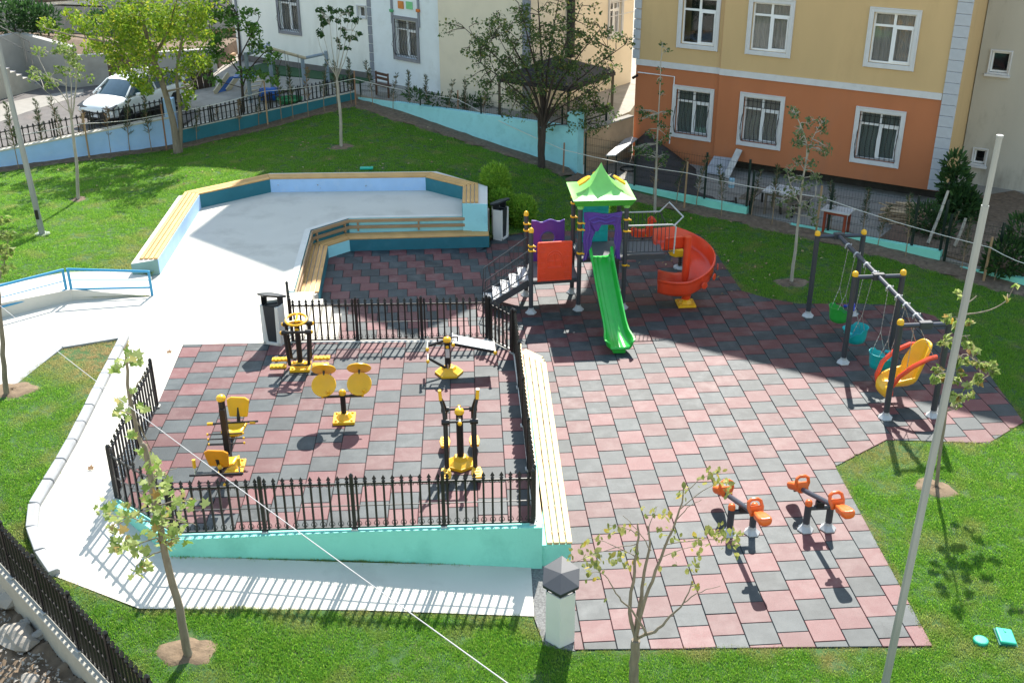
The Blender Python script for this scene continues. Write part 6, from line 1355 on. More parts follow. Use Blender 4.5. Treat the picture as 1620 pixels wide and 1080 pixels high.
pipe('leg_bar',[b+V((0,.02,h*.95)),b+V((-.40,-.02,h*.83))],.03,m_mach,t5); pipe('leg_bar',[b+V((-.03,-.06,.14)),b+V((-.40,-.06,h*.5))],.028,m_mach,t5)
for z in (.83,.48): c=b+V((-.41,-.02,h*z)); pipe('leg_roll',[c+V((0,-.15,0)),c+V((0,.16,0))],.026,m_chrome,t5); mb=MB(); knob(mb,c+V((0,-.17,0)),.036); mb.build('end_cap',p_yel,t5)
pipe('brace',[b+V((0,-.1,.05)),b+V((0,-.09,.26))],.02,m_chrome,t5)
# ================================================================ LITTER BINS
m_bin=M('bin_white',(.66,.67,.66),.5,var=.04,scale=3,stain=((.45,.44,.42),.3,2)); m_bind=M('bin_dark',(.028,.034,.042),.45,var=.1,scale=4)
def litter_bin(c,rz,label):
    r=thing('litter_bin',label,'litter bin',c,rz,'white and dark litter bins'); m=WM[r]; H=.93
    # shell: five sided, open at the front (-y)
    P=[(-.22,-.16),(-.22,.08),(0,.25),(.22,.08),(.22,-.16)]; mb=MB(); t=.025
    for a,b in zip(P,P[1:]):
        d=(V(b)-V(a)).normalized(); n=V((-d.y,d.x)); q=[a,b,tuple(V(b)-n*-t*-1),tuple(V(a)-n*t)]; mb.prism(q,0,H)
    mb.prism([(-.22,-.2),(-.15,-.2),(-.10,-.17),(-.22,-.14)],0,H); mb.prism([(.22,-.2),(.15,-.2),(.10,-.17),(.22,-.14)],0,H); mb.prism([(-.22,-.2),(.22,-.2),(.2,.08),(0,.22),(-.2,.08)],0.001,.07)
    mb.build('shell',m_bin,r,m,True,bevel=.005)
    MB().add([(-.10,-.175,.07),(.10,-.175,.07),(.17,-.195,H),(-.17,-.195,H),(-.10,-.15,.07),(.10,-.15,.07),(.17,-.16,H),(-.17,-.16,H)],[(0,1,2,3),(7,6,5,4),(0,4,5,1),(3,2,6,7),(0,3,7,4),(1,5,6,2)]).build('front_panel',m_bind,r,m,True)
    MB().prism([(-.19,-.15),(.19,-.15),(.19,.07),(0,.21),(-.19,.07)],H-.10,H-.06).build('liner',m_bind,r,m,True)
    mb=MB()
    for sx in (-.2,.2): mb.prism([(sx-.012,-.12),(sx+.012,-.12),(sx+.012,.09),(sx-.012,.09)],H-.05,[H+.22,H+.22,H+.15,H+.15]); mb.build('lid_bracket',m_bind,r,m,True)
    L=[(-.25,-.20,H+.13),(.25,-.20,H+.13),(.25,.10,H+.24),(0,.31,H+.30),(-.25,.10,H+.24)]; L=[(x,y,H+.11-.36*(y-.28)) for x,y,z in [(-.27,-.16,0),(0,-.36,0),(.27,-.16,0),(.27,.14,0),(0,.29,0),(-.27,.14,0)]]
    vs=L+[(x*.98,y*.98,z-.05) for x,y,z in L]; n=6; pk_=len(vs); vs.append((0,-.02,H+.11+.108+.045)); MB().add(vs,[(i,(i+1)%n,pk_) for i in range(n)]+[tuple(range(n,2*n))[::-1]]+[(i,n+i,n+(i+1)%n,(i+1)%n) for i in range(n)]).build('lid',m_bind,r,m,True,bevel=.004)
    return r
litter_bin(at(438,540,PZ),R(-22),'white litter bin with dark front standing where the plaza meets the exercise floor')
litter_bin(at(790,376,.0),R(58),'white litter bin with dark side standing beside the round conifers and the wall bench')
litter_bin(at(886,1008,-.01),R(172),'large white litter bin seen from behind at the front edge of the lawn')
# ================================================================ POLES, CABLE, RAILS, COVERS
m_galv=M('galvanised_pole',(.30,.31,.30),.5,metal=.15,var=.12,scale=6,stretch=(1,1,.2))
pb_=at(1396,1102,0.); pt_=atd(1582,214,pb_)
po=thing('lamp_pole','tall bare octagonal galvanised pole in the right foreground','pole',pb_)
k=.90; q=lerp(pb_,pt_,k); MB().tube([pb_,q],[.060,.045],8).build('shaft',m_galv,po,smooth=28); MB().tube([q,pt_],[.036,.034],8).build('top_tube',m_galv,po,smooth=28); MB().tube([pt_-V((0,0,.03)),pt_],.04,8).build('top_ring',m_galv,po)
MB().lathe(pb_,[(.26,-.02),(.26,.02),(.14,.03)],8).build('base_plate',m_galv,po)
lb_=atg(67,371); ltp=atd(-22,-10,lb_); lp=thing('lamp_pole','tall galvanised pole with a small black hatch on the left lawn','pole',lb_)
MB().tube([lb_,ltp],[.085,.06],8).build('shaft',m_galv,lp,smooth=28); MB().lathe(lb_,[(.22,-.02),(.22,.025),(.13,.03)],8).build('base_plate',m_galv,lp); hq=lerp(lb_,atd(57,338,lb_),1.0); MB().box(hq+V((.05,-.105,.0)),(.085,.02,.26)).build('hatch',m_black,lp)
def along(px,py,dist): return CAM+ray(px,py).normalized()*dist
ca,cb2=along(-60,435,21.),along(850,1114,7.4); cv=thing('overhead_cable','thin white cable sagging across the foreground from left edge to bottom','cable',lerp(ca,cb2,.5))
pts=[lerp(ca,cb2,k/24)-V((0,0,.10*math.sin(math.pi*k/24))) for k in range(25)]; pipe('cable',pts,.0048,M('white_cable',(.42,.41,.41),.5),cv,6)
m_hblue=M('handrail_blue',(.035,.26,.46),.4,var=.06)
for lb,ps in (('short blue handrail panel beside the ramp, nearer the seating wall',[(111,424,116,473.5),(238,428,241,467.5)]),('long blue handrail panel along the ramp at the left edge',[(103,425,108,474),(-60,466,-52,518)])):
    p0,p1=at(ps[0][2],ps[0][3],PZ),at(ps[1][2],ps[1][3],PZ); r=thing('handrail',lb,'handrail',lerp(p0,p1,.5)); z0=onv(p0,ps[0][0],ps[0][1]); z1=onv(p1,ps[1][0],ps[1][1])
    for p,z in ((p0,z0),(p1,z1)): pipe('post',[p,V((p.x,p.y,z))],.034,m_hblue,r)
    pipe('top_rail',[V((p0.x,p0.y,z0-.02)),V((p1.x,p1.y,z1-.02))],.032,m_hblue,r); 
    for f,rr in ((.62,.012),(.33,.024)): pipe('rail',[V((p0.x,p0.y,PZ+(z0-PZ)*f)),V((p1.x,p1.y,PZ+(z1-PZ)*f))],rr,m_hblue,r)
# kerb stones beside the path on the left
kb=thing('kerb','pale concrete kerb stones between the left lawn and the white path','kerb',atg(110,716)); KL=[atg(*p) for p in ((199,534),(160,612),(110,712),(78,765),(47,818),(55,855),(71,889),(88,911))]
m_kerb=M('kerb_concrete',(.31,.32,.33),.85,var=.12,scale=4,bump=.35,stain=((.30,.29,.27),.4,2),randv=.1)
seg=[0]; 
for a,b in zip(KL,KL[1:]): seg.append(seg[-1]+(b-a).length)
def kpos(s):
    k=max(j for j in range(len(KL)-1) if seg[j]<=s+1e-9); return lerp(KL[k],KL[k+1],min(1,(s-seg[k])/(seg[k+1]-seg[k])))
nk=int(seg[-1]/.62)
for i in range(nk):
    a,b=kpos(seg[-1]*i/nk+.012),kpos(seg[-1]*(i+1)/nk-.012); m=frame(a+V((0,0,random.uniform(-.012,.012))),b); L=(b-a).length
    MB().extrude([(-.09,-.2),(.09,-.2),(.09,.08),(.05,.12),(-.09,.125)],(0,0,0),(0,1,0),(0,0,1),(L,0,0)).build('kerb_stone',m_kerb,kb,m,True,bevel=.012)
KL2=[at(-40,640,PZ),at(0,629,PZ),at(98,551,PZ),at(190,536,PZ)]; k2_=thing('kerb','thin white edging strip at the top of the left lawn below the handrail','kerb',KL2[1])
for a,b in zip(KL2,KL2[1:]): bar('edging',a+V((0,0,-.03)),b+V((0,0,-.03)),.09,.16,m_kerb,k2_)
m_cov=M('valve_green',(.02,.42,.28),.5,var=.1)
c=at(1551,1015,.0); vb=thing('valve_cover','small round green valve cover sunk in the right lawn','valve cover',c); MB().lathe(c,[(.11,-.05),(.11,.045),(.10,.055),(.04,.058),(.001,.058)],16).build('round_lid',m_cov,vb,smooth=True); MB().ring(c+V((0,0,.052)),.09,.008,16,4).build('lid_ring',m_cov,vb)
c=at(1590,1010,.0); vb=thing('valve_box','rectangular green valve box lid in the right lawn beside the round cover','valve cover',c); m=Matrix.Translation(c)@Matrix.Rotation(R(78),4,'Z')@Matrix.Rotation(R(5),4,'X'); MB().box((0,0,.05),(.34,.24,.05)).build('lid',m_cov,vb,m,True,bevel=.02); MB().box((0,0,-.02),(.38,.28,.10)).build('frame',M('valve_green_dark',(.01,.12,.09),.6),vb,m,True); MB().box((.1,0,.08),(.06,.03,.012)).build('grip',m_cov,vb,m,True)
c=atg(580,268); gpz=thing('green_valve_lid','turquoise valve lid lying in the lawn behind the seating wall','valve cover',c); MB().box(c+V((0,0,.04)),(.42,.22,.06)).build('lid',m_cov,gpz,bevel=.02); MB().box(c+V((.1,0,.075)),(.06,.03,.02)).build('grip',m_cov,gpz)
# rubble in the bottom left corner
rb=MB(); rows=[]
for i in range(100):
    row=[]
    for j in range(100):
        x,y=-13+.084*i,-14.0+.096*j; f=V((x,y,0)); d=(f-FA).dot(nf); z=.08+.06*math.sin(x*3.1+y)*math.sin(y*2.1)+.05*math.sin(y*7.3-x*4)*math.sin(x*6.1)+.035*math.sin(x*15+y*3)*math.sin(y*17)+random.uniform(-.035,.035)-.05*d; row.append((x,y,z if d>.05 else -1.4))
    rows.append(row)
rb.grid(rows).build('rubble_ground',m_rub,smooth=60,kind='structure',fix=False)
def rock(c,s,label=None,name='rock',mat=None):
    bm=bmesh.new(); bmesh.ops.create_icosphere(bm,subdivisions=2,radius=1)
    ph=random.uniform(0,9)
    for v in bm.verts:
        n=v.co.copy(); k=1+.22*math.sin(n.x*3+ph)+.18*math.sin(n.y*4-ph)+.12*math.sin(n.z*5+ph*2); v.co=V((round(n.x*k*2.2)/2.2*.5+n.x*k*.5,n.y*k,n.z*k*.62))*s
    me=bpy.data.meshes.new(name); bm.to_mesh(me); bm.free(); me.materials.append(mat or m_stone); o=link(name,me,Matrix.Translation(c)@Matrix.Rotation(ph,4,'Z'))
    return o
m_stone=M('pale_stone',(.30,.27,.23),.85,var=.2,scale=4,bump=.5,stain=((.3,.25,.2),.5,2),randv=.15)
for (px,py,s,lb) in ((28,1010,.26,'large pale angular rock on the rubble below the front left fence'),(8,940,.3,'grey rock half hidden at the left edge below the concrete wall'),(10,1003,.17,'mid sized pale rock at the very left edge of the rubble'),(45,1076,.14,'small pale rock on the rubble at the bottom edge'),(62,1002,.12,'small rock lying right of the large pale rock'),(40,985,.1,'small rock above the large pale rock')):
    tag(rock(at(px,py,.16),s),lb,'rock')
gv=MB()
for k in range(900):
    p=at(random.uniform(-30,170),random.uniform(900,1085),.12); 
    if (p-FA).dot(nf)<.25: continue
    s=random.uniform(.012,.05); q=[V((random.uniform(-1,1),random.uniform(-1,1),random.uniform(-.3,.9)))*s for _ in range(6)]; gv.add([p+t for t in q],[(0,1,2),(0,2,3),(0,3,1),(4,2,1),(5,3,2),(4,1,5),(1,3,5),(4,5,2)])
gv.build('loose_stones',m_stone,kind='stuff',fix=False)
# ================================================================ TREES AND PLANTS
m_bark=M('grey_bark',(.22,.18,.135),.9,var=.25,scale=5,stretch=(3,3,.8),bump=.6,bscale=30,stain=((.35,.32,.27),.4,6)); m_barkd=M('dark_bark',(.055,.042,.035),.9,var=.3,scale=5,stretch=(3,3,.8),bump=.7,bscale=25); m_barkl=M('pale_bark',(.36,.33,.28),.85,var=.2,scale=5,stretch=(3,3,.8),bump=.4,bscale=30); m_twig=M('tan_twig',(.27,.19,.12),.85,var=.2,scale=8)
def leafquads(mb,c,n,sp,size,up=.5,shape='fold'):
    """n leaves scattered in an ellipsoid sp round c, each a folded blade"""
    for _ in range(n):
        while True:
            p=V((random.uniform(-1,1),random.uniform(-1,1),random.uniform(-1,1)))
            if p.length<1: break
        p=V((p.x*sp[0],p.y*sp[1],p.z*sp[2]))+V(c); s=size*random.uniform(.65,1.3)
        nz=V((random.gauss(0,1),random.gauss(0,1),random.gauss(up,.7))).normalized(); x=nz.orthogonal().normalized(); x=Matrix.Rotation(random.uniform(0,6.28),3,nz)@x; y=nz.cross(x)
        b=-nz*s*.18
        mb.add([p-x*s*.55,p+y*s*.36+b*-.6,p+x*s*.6+b,p-y*s*.36+b*-.6],[(0,1,2),(0,2,3)])
def limb(mb,pts,r0,r1,n=6,wob=.0):
    pts=[V(p) for p in pts]; N=len(pts); out=[]; rs=[]
    M_=max(2,(N-1)*4)
    for i in range(M_+1):
        f=i/M_*(N-1); k=min(N-2,int(f)); t=f-k; a,b=pts[k],pts[k+1]; a0=pts[max(0,k-1)]; b1=pts[min(N-1,k+2)]
        p=.5*((2*a)+(b-a0)*t+(2*a0-5*a+4*b-b1)*t*t+(3*a-a0-3*b+b1)*t*t*t); 
        if 0<i<M_: p=p+V((random.uniform(-wob,wob),random.uniform(-wob,wob),0))
        out.append(p); rs.append(r0+(r1-r0)*(i/M_)**.9)
    mb.tube(out,rs,n); return out
def tree(name,label,base,limbs,clusters,leaf,bark,lmat,twig=True,group=None,up=.5,n=7,parts=False):
    """limbs: (points, r0, r1); clusters: (centre, spread, count)"""
    r=thing(name,label,'tree',base,0,group); tb=MB(); nodes=[]
    for pts,a,b in limbs: nodes+=limb(tb,pts,a,b,n,.012)
    cb_=MB(); NP=np.array([tuple(p) for p in nodes])
    for c,sp,cnt in clusters:
        c=V(c); d=((NP-np.array(tuple(c)))**2).sum(1)+ .6*np.maximum(0,NP[:,2]-c.z)**2; o=V(NP[int(d.argmin())])
        if twig:
            m_=lerp(o,c,.55)+V((random.uniform(-.1,.1),random.uniform(-.1,.1),.05)); limb(tb,[o,m_,c],max(.007,.012+.006*(c-o).length),.005,4)
            for _ in range(3 if cnt>6 else 1):
                e=c+V((random.uniform(-1,1)*sp[0],random.uniform(-1,1)*sp[1],random.uniform(-.6,1)*sp[2]))*.9; tb.tube([lerp(o,c,random.uniform(.5,.9)),e],[.006,.003],3)
        leafquads(cb_,c,cnt,sp,leaf,up)
    tb.build('trunk',bark,r,smooth=60,fix=False); 
    if cb_.f: cb_.build('crown',lmat,r,fix=False)
    return r
lf_yg=leafmat('yellow_green_leaf',(.12,.24,.022),(.30,.40,.035),(.48,.46,.045)); lf_mid=leafmat('mid_green_leaf',(.06,.15,.03),(.17,.31,.06)); lf_dark=leafmat('dark_green_leaf',(.05,.10,.035),(.13,.19,.06),(.26,.25,.06),.45); lf_deep=leafmat('deep_green_leaf',(.02,.06,.02),(.06,.13,.035),None,.35); lf_sap=leafmat('sapling_leaf',(.035,.085,.03),(.10,.19,.06),(.16,.2,.06),.45); lf_lt=leafmat('light_green_leaf',(.11,.20,.035),(.28,.34,.10)); lf_aut=leafmat('autumn_leaf',(.16,.20,.05),(.34,.33,.10),(.58,.42,.05)); lf_plane=leafmat('plane_leaf',(.15,.25,.04),(.42,.47,.18),(.36,.2,.06)); lf_con=leafmat('conifer_spray',(.03,.06,.028),(.075,.12,.05),(.14,.14,.07),.3); lf_bush=leafmat('conifer_bush_spray',(.13,.30,.03),(.36,.56,.07),None,.5); lf_dry=leafmat('dry_spray',(.16,.10,.05),(.28,.20,.11),None,.2)
def P(px,py,b,off=0.): return atd(px,py,b,off)
def rcl(b,boxes,offr=1.0):
    """clusters from (px,py,radius px,count): spread in depth around the trunk"""
    out=[]
    for px,py,rp,cnt in boxes:
        o=random.uniform(-offr,offr); c=P(px,py,b,o); s=rp*(c-CAM).length/CF; out.append((c,(s,s,s*.8),cnt))
    return out
# big yellow-green tree
b=atg(281,243); limbs=[([b,P(273,188,b),P(255,125,b,.1),P(243,90,b,.1),P(228,40,b,-.1),P(222,-20,b)],.14,.04),([b+V((.10,.05,0)),P(284,170,b,.1),P(280,120,b,.15),P(288,60,b,.3),P(300,10,b,.4)],.085,.025)]
limbs+=[([P(258,132,b,.1),P(225,95,b,-.4),P(180,70,b,-.7),P(120,58,b,-.8),P(72,45,b,-.6)],.06,.015),([P(243,90,b,.1),P(265,50,b,-.8),P(280,0,b,-1.3)],.06,.02),([P(250,110,b,.1),P(205,60,b,.8),P(165,20,b,1.3)],.05,.015),([P(281,125,b,.15),P(310,90,b,.5),P(330,50,b,.6)],.05,.015),([P(262,145,b,.1),P(300,135,b,-.5),P(318,110,b,-.7)],.04,.012)]
cl=[]
for px,py,rp,n_,k in ((75,42,16,1,90),(100,60,16,1,90),(120,35,18,2,90),(150,65,20,3,100),(185,95,20,3,100),(215,130,16,2,90),(170,30,26,4,110),(215,20,32,6,120),(260,25,34,7,120),(300,50,26,5,110),(240,75,30,6,110),(290,95,24,4,100),(205,65,24,4,100),(270,130,18,2,70),(300,150,14,2,50),(320,100,16,2,70),(235,150,13,1,50),(225,-15,50,6,120),(300,-15,36,5,100),(150,-10,34,3,100),(318,20,22,3,90),(196,110,14,1,50),(285,165,12,1,36)):
    for _ in range(n_): cl.append((px+random.gauss(0,rp*.6),py+random.gauss(0,rp*.5),rp*.85,int(k*1.35)))
tree('broadleaf_tree','large two stemmed yellow green tree at the corner of the pale blue street wall',b,limbs,rcl(b,cl,1.7),.118,m_bark,lf_yg)
# broad leaved green tree in the yard behind the petrol wall
b=at(385,178,1.12); limbs=[([b,P(384,150,b),P(380,100,b),P(378,50,b),P(374,20,b)],.07,.02),([P(383,140,b),P(395,110,b,-.2),P(425,80,b,-.3),P(445,95,b,-.2)],.035,.01),([P(382,120,b),P(360,90,b,.3),P(335,60,b,.4)],.035,.01),([P(380,90,b),P(400,50,b,.2),P(412,25,b,.2)],.03,.01)]
cl=[]
for px,py,rp,n_,k in ((340,60,18,4,36),(370,40,20,4,36),(400,45,16,3,34),(410,75,16,3,30),(425,88,12,2,26),(445,95,8,1,16),(355,100,16,3,30),(390,115,16,3,28),(420,125,12,2,22),(350,120,12,2,18),(325,80,14,3,32),(395,25,12,2,24),(360,20,16,3,32),(330,30,18,3,40),(345,0,20,3,40)):
    for _ in range(n_): cl.append((px+random.gauss(0,rp*.6),py+random.gauss(0,rp*.55),rp*.85,k+6))
tree('broadleaf_tree','mid green broad leaved tree behind the petrol blue wall, over the old blue slide',b,limbs,rcl(b,cl,.8),.15,m_barkd,lf_mid,up=1.0)
# young tree left, bushy light leaves
b=atg(124,316); fk=P(113,190,b); limbs=[([b,P(120,250,b),fk],.055,.04),([fk,P(106,150,b),P(103,90,b,.1)],.03,.008),([fk,P(120,140,b,-.1),P(122,85,b,-.2)],.03,.008),([fk,P(108,165,b,-.2),P(92,140,b,-.4),P(75,120,b,-.5)],.022,.006),([fk,P(112,120,b,.2),P(110,80,b,.3)],.02,.006),([P(110,178,b),P(90,160,b,-.3),P(70,142,b,-.5)],.012,.004)]
cl=[(px+random.gauss(0,5),py+random.gauss(0,5),9,20) for px,py,n_ in ((75,80,1),(62,80,1),(100,75,3),(115,90,4),(120,105,3),(105,110,2),(85,110,2),(60,112,2),(72,125,2),(82,132,2),(145,114,1),(52,112,1),(95,68,2),(110,75,3)) for _ in range(n_)]
tree('young_tree','young multi stemmed tree with light green leaves beside the left lawn pole',b,limbs,rcl(b,cl,.5),.10,m_barkl,lf_lt)
# slender tree behind the seating wall
b=atg(540,233); fk=P(533,128,b); limbs=[([b,P(538,180,b),fk],.06,.045)]
for tx,ty,o in ((512,55,.2),(522,40,-.3),(533,20,.2),(540,15,-.2),(552,25,.3),(557,50,-.3),(547,60,.1),(501,55,.1)): limbs.append(([fk+V((0,0,random.uniform(-.1,.2))),P((tx*.6+533*.4),(ty+128)/2,b,o*.6),P(tx,ty,b,o)],.018,.005))
cl=[(px,py,5.5,15) for px,py in ((506,16),(512,20),(520,14),(528,18),(536,16),(545,20),(553,14),(556,22),(508,28),(516,34),(524,30),(535,34),(548,32),(560,34),(566,32),(505,50),(508,55),(545,56),(552,62),(560,60),(568,54),(534,64),(538,74),(550,78),(512,38),(541,45))]
tree('young_tree','slender tall stemmed young tree with leaf tufts standing alone behind the seating wall',b,limbs,rcl(b,cl,.45),.13,m_barkl,lf_deep,up=1.2)
# dark branching tree
b=atg(857,266); fk=P(860,200,b); limbs=[([b,P(857,235,b),fk],.13,.10),([b+V((-.08,.02,0)),P(853,220,b),P(852,190,b)],.06,.04)]
tips=[]
for tx,ty,o,r_ in ((735,45,.3,.05),(760,100,-.6,.04),(780,20,.8,.05),(820,5,-.5,.05),(850,-20,.2,.06),(885,-10,.9,.05),(920,10,-.4,.05),(950,45,.5,.05),(990,70,-.2,.04),(965,110,.6,.035),(940,140,-.8,.035),(960,170,.3,.03),(900,60,-.9,.05),(800,80,-1.,.045),(840,60,1.1,.05),(780,130,.4,.03),(800,150,-.5,.03),(930,195,.2,.025)):
    m1=P(860+(tx-860)*.22,200+(ty-200)*.38,b,o*.3); m2=P(860+(tx-860)*.62,200+(ty-200)*.72,b,o*.7); e=P(tx,ty,b,o); limbs.append(([lerp(fk,P(858,215,b),random.random()*.5),m1,m2,e],r_,.010)); tips+=[(m2,o),(e,o),(lerp(m1,m2,.6),o),(lerp(m2,e,.5),o)]
    for q in (.35,.7):
        s=lerp(m2,e,q); limbs.append(([s,s+V((random.uniform(-.4,.4),random.uniform(-.3,.3),random.uniform(.1,.5)))],.014,.005))
cl=[]
for e,o in tips:
    for _ in range(3): 
        c=e+V((random.gauss(0,.32),random.gauss(0,.32),random.gauss(.03,.25))); cl.append((c,(.26,.26,.2),20))
for px,py,k in ((860,150,3),(900,170,3),(875,75,4),(850,60,4),(810,75,5),(900,75,3),(955,80,3),(930,200,3),(770,60,6),(750,75,5),(775,85,6),(740,95,4),(790,40,6),(830,30,5),(880,40,5),(920,55,5),(945,60,4),(860,110,6),(880,120,6),(905,105,4),(930,155,5),(920,175,5),(945,180,4),(900,165,3),(830,95,4),(990,65,2),(795,110,4)):
    for _ in range(k): cl+=rcl(b,[(px+random.gauss(0,10),py+random.gauss(0,9),9,22)],.9)
tree('dark_tree','dark many branched tree with sparse small leaves in front of the pergola and aqua wall',b,limbs,cl,.092,m_barkd,lf_dark)
# thin pale trunked poplar in front of the tarpaulin
b=atg(1036,338); limbs=[([b,P(1038,270,b),P(1042,180,b),P(1047,75,b)],.055,.008)]
cl=[(px,py,6,16) for px,py in ((1020,178),(1010,172),(1030,185),(1042,195),(1052,180),(1030,210),(1050,215),(1020,235),(1012,245),(1035,240),(1028,250),(1048,255),(1055,245),(1040,228),(1005,235))]+[(px,py,5,8) for px,py in ((1047,72),(1052,78),(1045,110),(1043,130),(1050,150),(1057,200),(1015,190))]
tree('poplar_sapling','thin straight pale trunked sapling behind the lime roofed tower',b,limbs,rcl(b,[(x+random.gauss(0,3),y+random.gauss(0,3),r_*1.3,k-2) for x,y,r_,k in cl for _ in (0,1)],.4),.085,m_barkl,lf_sap,n=6)
b=atg(1252,447); limbs=[([b,P(1260,380,b),P(1268,300,b),P(1276,230,b),P(1254,172,b)],.05,.008),([P(1270,280,b),P(1285,220,b,.1),P(1300,195,b,.1)],.018,.005),([P(1264,320,b),P(1250,290,b,-.2),P(1245,260,b,-.3)],.014,.004),([P(1266,330,b),P(1290,310,b,.2)],.012,.004)]
cl=[(px+random.gauss(0,3),py+random.gauss(0,3),7.5,17) for px,py in ((1254,170),(1258,178),(1280,195),(1295,190),(1300,200),(1270,205),(1262,215),(1305,235),(1310,240),(1290,240),(1275,225),(1258,230),(1250,225),(1265,255),(1280,262),(1255,262),(1250,280),(1270,285),(1285,290),(1295,275),(1245,300),(1240,320),(1255,315),(1268,320),(1282,330),(1290,345),(1245,335),(1300,320))]
tree('young_tree','grey green sapling in front of the orange wall, left of the swing frame',b,limbs,rcl(b,[(x+random.gauss(0,4),y+random.gauss(0,4),r_*1.25,k-5) for x,y,r_,k in cl for _ in (0,1)],.4),.09,m_barkl,leafmat('grey_green_leaf',(.07,.12,.045),(.19,.25,.12),(.27,.24,.12)),n=6)
# sapling behind the right pole
b=atg(1481,770); limbs=[([b,P(1490,700,b),P(1503,600,b),P(1515,520,b),P(1521,485,b)],.04,.008),([P(1507,575,b),P(1530,560,b,.2),P(1565,590,b,.3)],.014,.004),([P(1505,590,b),P(1490,590,b,-.2),P(1482,596,b,-.3)],.012,.004),([P(1519,498,b),P(1556,493,b,.1),P(1590,477,b,.15),P(1608,448,b,.2)],.016,.006),([P(1521,488,b),P(1545,468,b,.2)],.014,.01),([P(1508,560,b),P(1515,535,b,.2),P(1535,530,b,.3)],.012,.004)]
cl=[(px,py,7,13) for px,py in ((1497,505),(1515,512),(1530,510),(1500,535),(1508,545),(1490,545),(1530,545),(1540,555),(1545,575),(1560,580),(1568,575),(1573,590),(1484,585),(1492,597),(1480,600),(1510,600),(1520,590),(1530,610),(1545,605),(1520,630),(1512,640),(1535,625),(1505,625),(1550,598),(1527,572),(1512,572))]+[(px,py,3.5,4) for px,py in ((1594,472),(1515,462),(1520,470),(1605,452))]
tree('plane_sapling','young plane tree half hidden behind the tall pole at the right',b,limbs,rcl(b,cl,.3),.13,m_bark,lf_plane,n=6)
def star_leaf(mat,s):
    pts=[(0,-.15),(.22,-.22),(.5,-.1),(.36,.12),(.55,.42),(.2,.35),(0,.75),(-.2,.35),(-.55,.42),(-.36,.12),(-.5,-.1),(-.22,-.22)]; vs=[(0,.1,0)]+[(x,y,-.10*(x*x+y*y)) for x,y in pts]; n=len(pts)
    return MB().add([V(v)*s for v in vs],[(0,1+i,1+(i+1)%n) for i in range(n)]).mesh('leaf',mat,fix=False)
def oval_leaf(mat,s):
    pts=[(0,-.5),(.26,-.22),(.34,.08),(.2,.36),(0,.55),(-.2,.36),(-.34,.08),(-.26,-.22)]; vs=[(0,-.02,.05)]+[(x,y,.10*abs(x)-.06*y*y) for x,y in pts]; n=len(pts)
    return MB().add([V(v)*s for v in vs],[(0,1+i,1+(i+1)%n) for i in range(n)]).mesh('leaf',mat,fix=False)
def leaf_parts(root,meshes,spots):
    spots=list(spots); random.shuffle(spots); rest=spots[300:]; spots=spots[:300]; mb=MB()
    for c,s in rest:
        me=random.choice(meshes); e=Matrix.Translation(c)@Matrix.Rotation(random.uniform(0,6.28),4,'Z')@Matrix.Rotation(random.gauss(.9,.5),4,'X')@Matrix.Scale(s,4); mb.add([e@v.co for v in me.vertices],[tuple(p.vertices) for p in me.polygons])
    if mb.f: mb.build('leaves',meshes[0].materials[0],root,kind='stuff',fix=False)
    for c,s in spots:
        e=Matrix.Rotation(random.uniform(0,6.28),4,'Z')@Matrix.Rotation(random.gauss(.9,.5),4,'X')@Matrix.Rotation(random.gauss(0,.5),4,'Y'); link('leaf',random.choice(meshes),Matrix.Translation(c)@e@Matrix.Scale(s,4),root)
# front left plane tree: every leaf a part
b=atg(299,1037); limbs=[([b,P(283.5,963,b),P(263,880,b),P(242,776,b),P(228,707,b),P(221,696,b),P(204,626,b),P(199,557,b)],.066,.016)]
lv=[];R_=[]
for (sx,sy),(ex,ey),o in (((250,830),(168,815),.3),((247,800),(170,840),-.2),((245,800),(320,790),.25),((252,850),(205,870),.35),((255,860),(300,850),-.2),((258,870),(215,895),.2),((238,760),(280,740),.3),((205,640),(225,700),.2),((214,660),(182,650),.3),((207,630),(232,590),-.2),((200,580),(215,572),.2),((248,820),(310,830),-.3),((215,665),(240,715),.15)):
    a,e=P(sx,sy,b),P(ex,ey,b,o); m_=lerp(a,e,.5)+V((0,0,.04)); limbs.append(([a,m_,e],.012,.004))
LC=[(168,810,10,12),(180,835,9,10),(195,805,12,10),(210,815,10,6),(188,865,10,14),(205,860,11,14),(215,870,9,10),(235,868,7,6),(240,800,14,14),(255,815,14,16),(250,835,13,14),(262,850,12,12),(275,830,12,12),(285,845,10,8),(245,780,12,12),(235,760,10,8),(262,770,12,10),(280,790,10,8),(288,797,6,5),(320,800,3,1),(240,740,9,7),(255,745,9,6),(225,715,8,6),(232,725,8,6),(185,655,6,5),(190,640,6,4),(200,655,7,6),(215,690,8,6),(195,575,7,6),(218,572,7,7),(185,582,6,5),(205,560,5,3),(218,905,6,6),(230,895,7,5),(210,620,5,3),(226,650,6,4),(270,862,9,7),(300,800,7,4)]
for px,py,rp,n_ in LC:
    for _ in range(int(n_*1.4)): c=P(px+random.gauss(0,rp*.75),py+random.gauss(0,rp*.75),b,random.uniform(-.35,.35)); lv.append((c,random.uniform(.7,1.35)))
pt=tree('plane_tree','slim leaning plane tree with lobed leaves in the front left lawn, before the turquoise wall',b,limbs,[],.1,m_bark,lf_plane,n=8)
leaf_parts(pt,[star_leaf(lf_plane,.125),star_leaf(lf_plane,.095)],lv)
